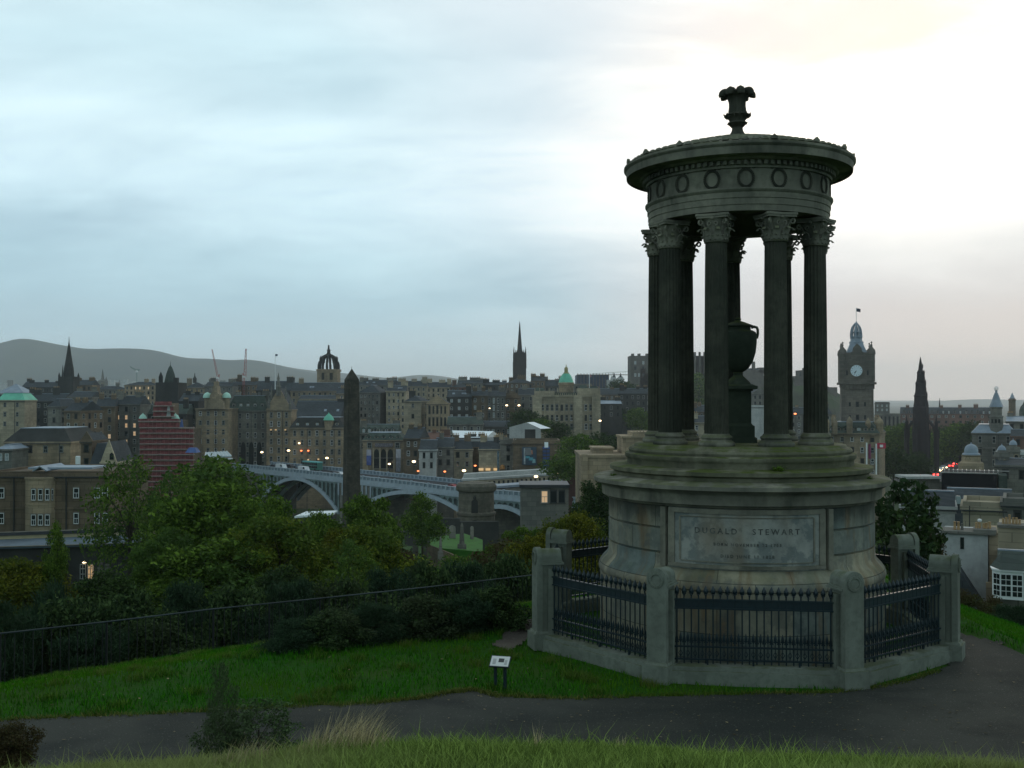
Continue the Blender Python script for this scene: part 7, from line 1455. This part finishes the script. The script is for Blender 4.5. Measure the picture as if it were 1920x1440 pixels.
def arch(ua, uc, ub, va, vc, name='arch_rib'):
    ta, tb_ = along_u(ua), along_u(ub); za = EH - (va - HZ) / F * (A0.y + dv.y * ta); tm = (ta + tb_) / 2; zc_ = EH - (vc - HZ) / F * (A0.y + dv.y * along_u(uc))
    pts = []
    for i in range(25):
        s = -1 + 2 * i / 24; pts.append((tm + s * (tb_ - ta) / 2, za + (zc_ - za) * (1 - s * s)))
    for off in (-.25, 7, 14, DW - .8):
        mb = MB()
        for (t0, z0), (t1, z1) in zip(pts[:-1], pts[1:]): bq(mb, t0, t1, z0 - 1.3, z0, z1 - 1.3, z1, off, 1.0)
        part(name, mb, M['steel'], br0)
    # spandrel arcade between rib and deck
    for off, mat in ((.1, 'steel_m'), (DW - .9, 'steel_m')):
        sp_ = MB(); bk = MB()
        n_ = int((tb_ - ta) / 2.5)
        for i in range(n_ + 1):
            t = ta + (tb_ - ta) * i / n_; s = (t - tm) / ((tb_ - ta) / 2); z0 = za + (zc_ - za) * (1 - s * s); zt = ztop(t) - 3.1
            if zt - z0 > .7: bq(sp_, t - .30, t + .30, z0 - .1, zt - .55, z0 - .1, zt - .55, off, .35); bq(sp_, t - 1.25, t + 1.25, zt - .55, zt, zt - .55, zt, off, .35); bq(sp_, t - .65, t + .65, zt - .85, zt - .5, zt - .85, zt - .5, off, .35)
        part('spandrel_arcade', sp_, M[mat], br0)
        for (t0, z0), (t1, z1) in zip(pts[:-1], pts[1:]):
            if ztop(t0) - 3.0 > z0 - .5: bq(bk, t0, t1, z0 - .6, ztop(t0) - 2.8, z1 - .6, ztop(t1) - 2.8, off + .5, .2)
        part('spandrel_plate', bk, M['steel_d'], br0)
arch(487, 545, 634, 938, 893); arch(698, 772, 859, 934, 919); arch(876, 925, 1010, 972, 944)
for ua, ub in ((470, 485), (636, 696), (861, 876)):
    mb = MB(); ta, tb_ = along_u(ua), along_u(ub); bq(mb, ta + .5, tb_ - .5, -62, ztop(ta) - 3, -62, ztop(tb_) - 3, .0, DW - .2); part('stone_pier', mb, M['grey'], br0)
    n_ = max(1, int((tb_ - ta) / 2.2))
    if ub - ua > 40:
        mb = MB()
        for i in range(n_ + 1): t = ta + (tb_ - ta) * i / n_; bq(mb, t - .3, t + .3, ztop(t) - 7.5, ztop(t) - 3.2, ztop(t) - 7.5, ztop(t) - 3.2, -.35, .3)
        part('pier_pilaster', mb, M['steel'], br0)
# station sheds and low walls behind and beyond the bridge
sh1 = lm('station_building', 960, 900, 385, 'long low station building with a window row and pale roof beyond the bridge', 'building'); mb = MB(); a, b = P(868, 902, 345), P(1088, 888, 372); 
def slab(mb, p, q, z0, z1, dy, k=None): mb.add([(p.x, p.y, p.z + z0), (q.x, q.y, q.z + z0), (q.x, q.y + dy, q.z + z0), (p.x, p.y + dy, p.z + z0), (p.x, p.y, p.z + z1), (q.x, q.y, q.z + z1), (q.x, q.y + dy, q.z + z1), (p.x, p.y + dy, p.z + z1)], [(3, 2, 1, 0), (4, 5, 6, 7), (0, 1, 5, 4), (1, 2, 6, 5), (2, 3, 7, 6), (3, 0, 4, 7)], k)
slab(mb, a, b, -16, 0, 14); part('wall', mb, M['buff'], sh1); mb = MB(); slab(mb, a + Vector((-.5, -.5, 0)), b + Vector((.5, -.5, 0)), .003, .6, 15); slab(mb, a + Vector((0, 4, .6)), b + Vector((0, 4, .6)), .003, 1.3, 6); part('roof', mb, M['render'], sh1)
for i in range(26):
    q = a.lerp(b, (i + .5) / 26); mb = MB(); mb.box((q.x, q.y - .05, q.z - 1.9), (.85, .2, 1.3)); part('window', mb, M['glass'], sh1)
sh2 = lm('low_shed', 1010, 905, 330, 'low flat grey shed roof in front of the station building', 'shed'); mb = MB(); slab(mb, P(930, 917, 330), P(1085, 905, 345), -14, 0, 8); part('wall', mb, M['grey'], sh2); mb = MB(); slab(mb, P(928, 916, 329.5), P(1088, 904, 344.5), .003, .7, 9); part('roof', mb, M['lead'], sh2)
sh3 = lm('red_brick_shed', 1090, 895, 300, 'dark red wall with a pale coping left of the monument steps', 'shed'); mb = MB(); slab(mb, P(1056, 893, 300), P(1112, 888, 300), -14, 0, 6); part('wall', mb, plain('dark red wall', (.10, .045, .04), .8, 0, .3, .4), sh3); mb = MB(); slab(mb, P(1055, 892, 299.7), P(1113, 886, 299.7), .0, .35, 6.5); part('coping', mb, M['sur'], sh3)
for i, (u0, u1, v0, v1, Yy, mat, lb) in enumerate(((552, 625, 957, 968, 330, 'canvas', 'pale green white station canopy under the first arch'), (700, 780, 950, 964, 400, 'lead', 'long pale grey roof seen under the second arch'), (745, 870, 940, 948, 430, 'lead', 'grey platform roof behind the second arch'), (860, 930, 950, 960, 360, 'render', 'low pale platform wall behind the mausoleum'))):
    r2 = lm('station_roof', (u0 + u1) / 2, v1, Yy, lb, 'roof', 'station roofs below the bridge'); mb = MB(); slab(mb, P(u0, v1, Yy), P(u1, v1 - 4, Yy), -.2, 0, 0) if False else None
    p, q, s, t_ = P(u0, v1, Yy), P(u1, v1 - 6, Yy), P(u1 + 8, v0, Yy + 14), P(u0 + 22, v0 + 2, Yy + 14); mb.add([tuple(x) for x in (p, q, s, t_)] + [(x.x, x.y, x.z - .6) for x in (p, q, s, t_)], [(0, 1, 2, 3), (7, 6, 5, 4), (0, 4, 5, 1), (1, 5, 6, 2), (2, 6, 7, 3), (3, 7, 4, 0)]); part('roof_sheet', mb, M[mat], r2)
    mb = MB(); slab(mb, p + Vector((.4, .4, -.6)), q + Vector((-.4, .4, -.6)), -8, -.003, 8); part('wall', mb, M['dark'], r2)
B('arcaded lower building seen through the first arch', 520, 640, 906, 560, 'brown', 'flat', None, 935, kinds='na', cp=3.4, rp=4.8, wh=3.4, ww=1.7, name='arcaded_building', parapet=0)
# ---------------------------------------------------------------- vehicles
def carmesh(col, van=False, rough=.3):
    mb = MB(); L_, W_, Hh = (4.3, 1.75, 1.42) if not van else (5.4, 2.0, 2.3)
    if van: side = [(-2.7, .35), (2.6, .35), (2.7, .9), (2.25, 1.25), (1.75, 2.2), (-2.6, 2.3), (-2.7, 2.1)]
    else: side = [(-2.15, .35), (2.1, .35), (2.15, .7), (1.95, .85), (1.05, .95), (.45, 1.38), (-1.05, 1.42), (-1.75, .98), (-2.1, .92)]
    mb.prism([(x, z) for x, z in side], W_, 'y', (0, -W_ / 2, 0), k=0)
    g_ = [(.95, 1.0), (.42, 1.33), (-1.0, 1.36), (-1.6, 1.0)] if not van else [(2.1, 1.3), (1.7, 2.05), (.8, 2.05), (.8, 1.3)]
    for s in (-1, 1): mb.prism(g_, .02, 'y', (0, s * (W_ / 2 + .012) - .01, 0), k=1)
    for s in (-1, 1):
        for x in (-1.35, 1.35):
            vs = [(x + .33 * cos(t), s * (W_ / 2 - .1), .33 + .33 * sin(t)) for t in np.linspace(0, 2 * pi, 12, endpoint=False)] + [(x + .33 * cos(t), s * (W_ / 2 + .03), .33 + .33 * sin(t)) for t in np.linspace(0, 2 * pi, 12, endpoint=False)]; mb.add(vs, [tuple(range(12)), tuple(range(23, 11, -1))] + [(i, (i + 1) % 12, (i + 1) % 12 + 12, i + 12) for i in range(12)], 2)
    return mb
paints = {c: plain(c + ' car paint', v, .3, 0, .1, 2) for c, v in dict(black=(.02, .02, .025), white=(.62, .64, .64), red=(.32, .03, .03), silver=(.32, .34, .36), teal=(.06, .30, .30), green=(.08, .20, .16)).items()}
hl = MB(); hl.box((0, 0, 0), (.08, .34, .22)); hl_me = hl.mesh('headlight', M['litw']); hl = MB(); hl.box((0, 0, 0), (.08, .60, .40)); tl_me = hl.mesh('tail_light', M['litr'])
cm = {(c, v): carmesh(c, v).mesh('car_body', [paints[c], M['glass'], M['dkmetal']]) for c, v in (('black', 0), ('white', 0), ('red', 0), ('silver', 0), ('white', 1), ('silver', 1))}
ba = atan2(dv.y, dv.x)
def car(label, u, off, key, flip=0, loc=None, rz=None, lights=0, group='vehicles on the bridge', tail=0, sc_=1):
    if loc is None: t = along_u(u); q = A0 + dv * t + nv * off; loc = (q.x, q.y, ztop(t) - 1.5)
    r_ = root('van' if key[1] else 'car', loc, label, 'van' if key[1] else 'car', group, (ba if rz is None else rz) + (pi if flip else 0)); link('car_body', cm[key], parent=r_); x = 2.72 if key[1] else 2.16
    if sc_ != 1: r_.scale = (sc_,) * 3
    if lights:
        for s in (-1, 1): link('headlight', hl_me, (x, s * .62, .6), parent=r_)
    if tail:
        for s in (-1, 1): link('tail_light', tl_me, (-x + .02, s * .62, .75), parent=r_)
car('dark car at the left end of the bridge', 478, 9, ('black', 0)); car('dark car behind the white van at the left end of the bridge', 488, 14, ('black', 0)); car('pale van in front of the teal bus', 503, 6, ('white', 1))
car('dark red car passing the bus on the bridge', 532, 4, ('black', 0)); car('white van behind the bus on the bridge', 549, 5, ('white', 1)); car('dark car with headlights left of the obelisk', 602, 6, ('black', 0), 0, lights=1); car('white car left of the obelisk on the bridge', 613, 6, ('white', 0), lights=1)
car('red car on the bridge above the second arch', 823, 6, ('red', 0)); car('white van on the bridge right of the red car', 838, 12, ('white', 1)); car('silver car near the right end of the bridge', 862, 12, ('silver', 0))
for i, (u, v, key, lb) in enumerate([(500, 938, ('black', 0), 'dark car parked below the left arch'), (506, 944, ('red', 0), 'red car parked below the left arch'), (518, 939, ('silver', 0), 'silver car parked below the left arch'), (530, 941, ('white', 0), 'white car parked below the left arch')]):
    p = P(u, v, 470); car(lb, u, 0, key, loc=(p.x, 470, p.z), rz=.2, group='cars parked under the bridge', sc_=1.3)
r2 = lm('car_park', 515, 948, 475, 'dark car park surface under the left arch', 'ground'); r2['kind'] = 'structure'; mb = MB(); slab(mb, P(470, 944, 462), P(640, 944, 462), -8, -.01, 30); part('surface', mb, M['asphalt'], r2)
t = along_u(532); q = A0 + dv * t + nv * 13; bs_ = root('bus', (q.x, q.y, ztop(t) - 1.5), 'teal roofed double deck bus crossing the bridge', 'bus', rz=ba); mb = MB(); mb.box((0, 0, .35), (10.5, 2.4, 2.9), k=0); mb.box((0, 0, 3.25), (10.6, 2.5, .3), k=1, taper=.97); lpart('bus_body', mb, [paints['green'], plain('teal roof', (.14, .48, .46), .4)], bs_)
for z, nm in ((1.1, 'lower_windows'), (2.2, 'upper_windows')): mb = MB(); [mb.box((-4.5 + i * 1.28, s * 1.27, z), (1.1, .04, .75)) for i in range(8) for s in (-1, 1)]; lpart(nm, mb, M['glass'], bs_)
wm_ = MB(); wm_.add([(.48 * cos(t_), y, .48 + .48 * sin(t_)) for y in (-.15, .15) for t_ in np.linspace(0, 2 * pi, 14, endpoint=False)], [tuple(range(14)), tuple(range(27, 13, -1))] + [(i, (i + 1) % 14, (i + 1) % 14 + 14, i + 14) for i in range(14)]); wme = wm_.mesh('wheel', M['dkmetal'])
for x in (-3.6, 3.6):
    for s in (-1, 1): link('wheel', wme, (x, s * 1.2, 0), parent=bs_)
# traffic on the street below the gothic monument
rt = lm('distant_street', 1760, 900, 560, 'distant street running away on the right', 'road'); rt['kind'] = 'structure'; mb = MB(); mb.add([tuple(P(u, v, Yy)) for u, v, Yy in ((1650, 903, 480), (1790, 903, 480), (1815, 868, 690), (1780, 868, 690))], [(0, 1, 2, 3)]); part('surface', mb, M['asphalt'], rt)
for i, (u, v, Yy, key, tl, lb) in enumerate([(1781, 875, 640, ('black', 0), 1, 'dark car with red tail lights, first of the lit pair on the street'), (1789, 871, 665, ('black', 0), 1, 'dark car with red tail lights, farther of the lit pair on the street'), (1752, 892, 540, ('black', 0), 1, 'dark car with a red tail light nearest on the street'), (1762, 881, 590, ('white', 0), 0, 'white car with headlights coming down the street'), (1769, 878, 610, ('silver', 0), 0, 'second car with headlights coming down the street'),
        (1700, 886, 500, ('white', 1), 0, 'white van at the foot of the gothic monument'), (1712, 892, 500, ('silver', 0), 0, 'silver car right of the white van'), (1725, 893, 510, ('red', 0), 1, 'red car in the distant traffic queue')]):
    p = P(u, v + 2, Yy); car(lb, 0, 0, key, loc=tuple(p), rz=rad(80) + (pi if not tl else 0), lights=not tl, tail=tl, group='distant street traffic', sc_=1.5)
# ---------------------------------------------------------------- street lamps with their lamps lit
lg = MB(); lg.lathe([(.05, 0), (.42, .12), (.45, .4), (.05, .55)], 10); lamp_me = lg.mesh('lamp_head', M['litw']); lamp_or = lg.mesh('lamp_head', M['lito']); lgp = MB(); lgp.lathe([(.16, 0), (.10, 1), (.09, 8)], 6); post_me = lgp.mesh('post', M['dkmetal'])
def slamp(label, u, v, Y, me=None, s=1.0):
    p = P(u, v, Y); r_ = root('street_lamp', (p.x, Y, p.z - 8), label, 'street lamp', 'lit street lamps'); link('post', post_me, parent=r_); o = link('lamp_head', me or lamp_me, (0, 0, 7.9), parent=r_, scale=(s, s, s))
for u, v, Y, lb, me, s in [(491, 849, 455, 'lit street lamp before the hotel arches', None, 1.3), (541, 846, 452, 'lit street lamp before the gabled tower', None, 1.4), (613, 860, 448, 'lit street lamp just left of the obelisk', None, 1.4), (730, 871, 425, 'lit street lamp before the market hall arches', None, 1.2), (776, 867, 385, 'lit street lamp below the white walled house', None, 1.5),
        (784, 884, 380, 'small reddish lamp under the bright lamp by the white walled house', lamp_or, .9), (834, 885, 386, 'small orange lamp right of the white walled house', lamp_or, 1.0), (870, 884, 380, 'bright lamp above the mausoleum', None, 1.5), (891, 874, 382, 'small orange lamp on the warehouse street', lamp_or, 1.0), (1005, 895, 320, 'lamp on the low grey shed', None, 1.3),
        (1047, 890, 318, 'lamp right of the billboard building', None, 1.3), (950, 761, 470, 'left one of two lamps high on the hill street', None, 1.2), (973, 761, 470, 'right one of two lamps high on the hill street', None, 1.2), (1125, 790, 480, 'lamp at the right foot of the domed bank', None, 1.3), (1491, 777, 500, 'orange lamp seen between the right hand columns', lamp_or, 1.4), (1763, 883, 560, 'amber lamp in the distant street', None, 1.2), (1775, 877, 600, 'second amber lamp in the distant street', None, 1.2), (261, 743, 740, 'lit lamp on the roofs left of the conical turret', None, 1.6), (211, 742, 780, 'dim lamp on the far left roofs', None, 1.2), (918, 766, 500, 'dim lamp among the hill tenements', None, .8)]: slamp(lb, u, v, Y, me, s)
for u, v, Y, lb in [(516, 664, 480, 'white flagpole with a small flag on the roof of the gabled tower')]:
    r_ = lm('flagpole', u, 728, Y, lb, 'flagpole'); mb = MB(); mb.tube([P(u, 730, Y), P(u, v, Y)], .22, 5, r2=.10); part('pole', mb, M['white'], r_); mb = MB(); pbox(mb, u + .3, u + 4.5, v, v + 3.6, Y, .08); part('flag', mb, plain('blue grey flag', (.07, .10, .16), .7), r_)
# ---------------------------------------------------------------- hills
def hill(label, pts, Y, dep, mat, low=775, seed=1):
    rg = np.random.RandomState(seed); us = np.arange(pts[0][0], pts[-1][0] + 1, 12); vv_ = np.interp(us, [p[0] for p in pts], [p[1] for p in pts]); ker = np.array([1, 2, 3, 2, 1]) / 9; vv_ = np.convolve(np.pad(vv_, 2, 'edge'), ker, 'valid')
    n = len(us); V_ = []; rows = [(-1.0, 0), (-.8, .18), (-.6, .40), (-.4, .62), (-.2, .84), (-.08, .96), (0, 1), (.3, .8), (1, 0)]
    base = P(0, low, Y).z
    for d, f in rows:
        for i in range(n):
            q = P(us[i], vv_[i], Y); w_ = 1 + .16 * (vnoise(us[i] * .02, d * 3, 1.7, seed)) * (0 < f < .7); V_.append((q.x * (1 + d * dep / Y), Y + d * dep, base + (q.z - base) * f * w_ if f < 1 else q.z))
    m_ = len(rows); Fc = [(j * n + i, j * n + i + 1, (j + 1) * n + i + 1, (j + 1) * n + i) for j in range(m_ - 1) for i in range(n - 1)]
    me = npmesh('hills', np.array(V_), np.array(Fc), mat); tag(link('hills', me), label, 'hills', kind='structure')
mh = stone('hill turf', (.018, .036, .032), (.062, .072, .046), (.03, .05, .04), .0022, .7, .006, bumpd=3)
hill('nearer long hill ridge on the left horizon', [(-250, 690), (-150, 660), (-40, 648), (0, 645), (28, 634), (50, 634), (85, 641), (120, 648), (165, 655), (210, 653), (250, 653), (290, 656), (320, 664), (345, 672), (395, 672), (430, 676), (470, 674), (500, 678), (540, 690), (590, 700), (640, 708), (700, 722), (740, 740)], 6500, 1500, mh, 762)
hill('farther pale hills right of the long ridge', [(380, 700), (430, 675), (470, 673), (520, 684), (560, 692), (600, 696), (650, 700), (700, 706), (735, 710), (760, 705), (790, 702), (830, 705), (880, 714), (940, 724), (1000, 730), (1100, 738)], 8500, 1200, mh, 760, 4)
hill('low distant land along the right horizon', [(1500, 762), (1600, 758), (1660, 756), (1720, 754), (1790, 750), (1850, 748), (1900, 750), (1960, 749), (2100, 752)], 11000, 1000, mh, 764, 7)
rg = random.Random(8); mb = MB()
for i in range(110):
    u = rg.uniform(150, 250) if i < 70 else rg.uniform(0, 640); Yh = rg.uniform(2600, 4200); p = P(u, rg.uniform(716, 726), Yh); mb.box((p.x, Yh, p.z - 12), (rg.uniform(8, 20), 10, 12 + rg.uniform(4, 9)), k=rg.choice((0, 0, 1)))
solo('distant_houses', mb, [M['render'], M['grey']], (0, 3400, -50), 'pale specks of suburban houses below the hills', 'houses', kind='stuff')
# ---------------------------------------------------------------- haze
hz = MB(); hz.box((0, 6200, -70), (17000, 13400, 70 + 385)); 
mz = bpy.data.materials.new('haze'); mz.use_nodes = True; mz.node_tree.nodes.clear(); pv = mz.node_tree.nodes.new('ShaderNodeVolumePrincipled'); ov = mz.node_tree.nodes.new('ShaderNodeOutputMaterial'); mz.node_tree.links.new(pv.outputs[0], ov.inputs['Volume'])
pv.inputs['Color'].default_value = (.90, .96, .99, 1); pv.inputs['Density'].default_value = .000085; pv.inputs['Anisotropy'].default_value = .55
mz.cycles.homogeneous_volume = True if hasattr(mz.cycles, 'homogeneous_volume') else True
solo('haze', hz, mz, (0, 6200, -70), 'pale evening haze over the town and the hills', 'haze', kind='stuff')
print('windows', nwin[0], 'objects', len(bpy.data.objects))
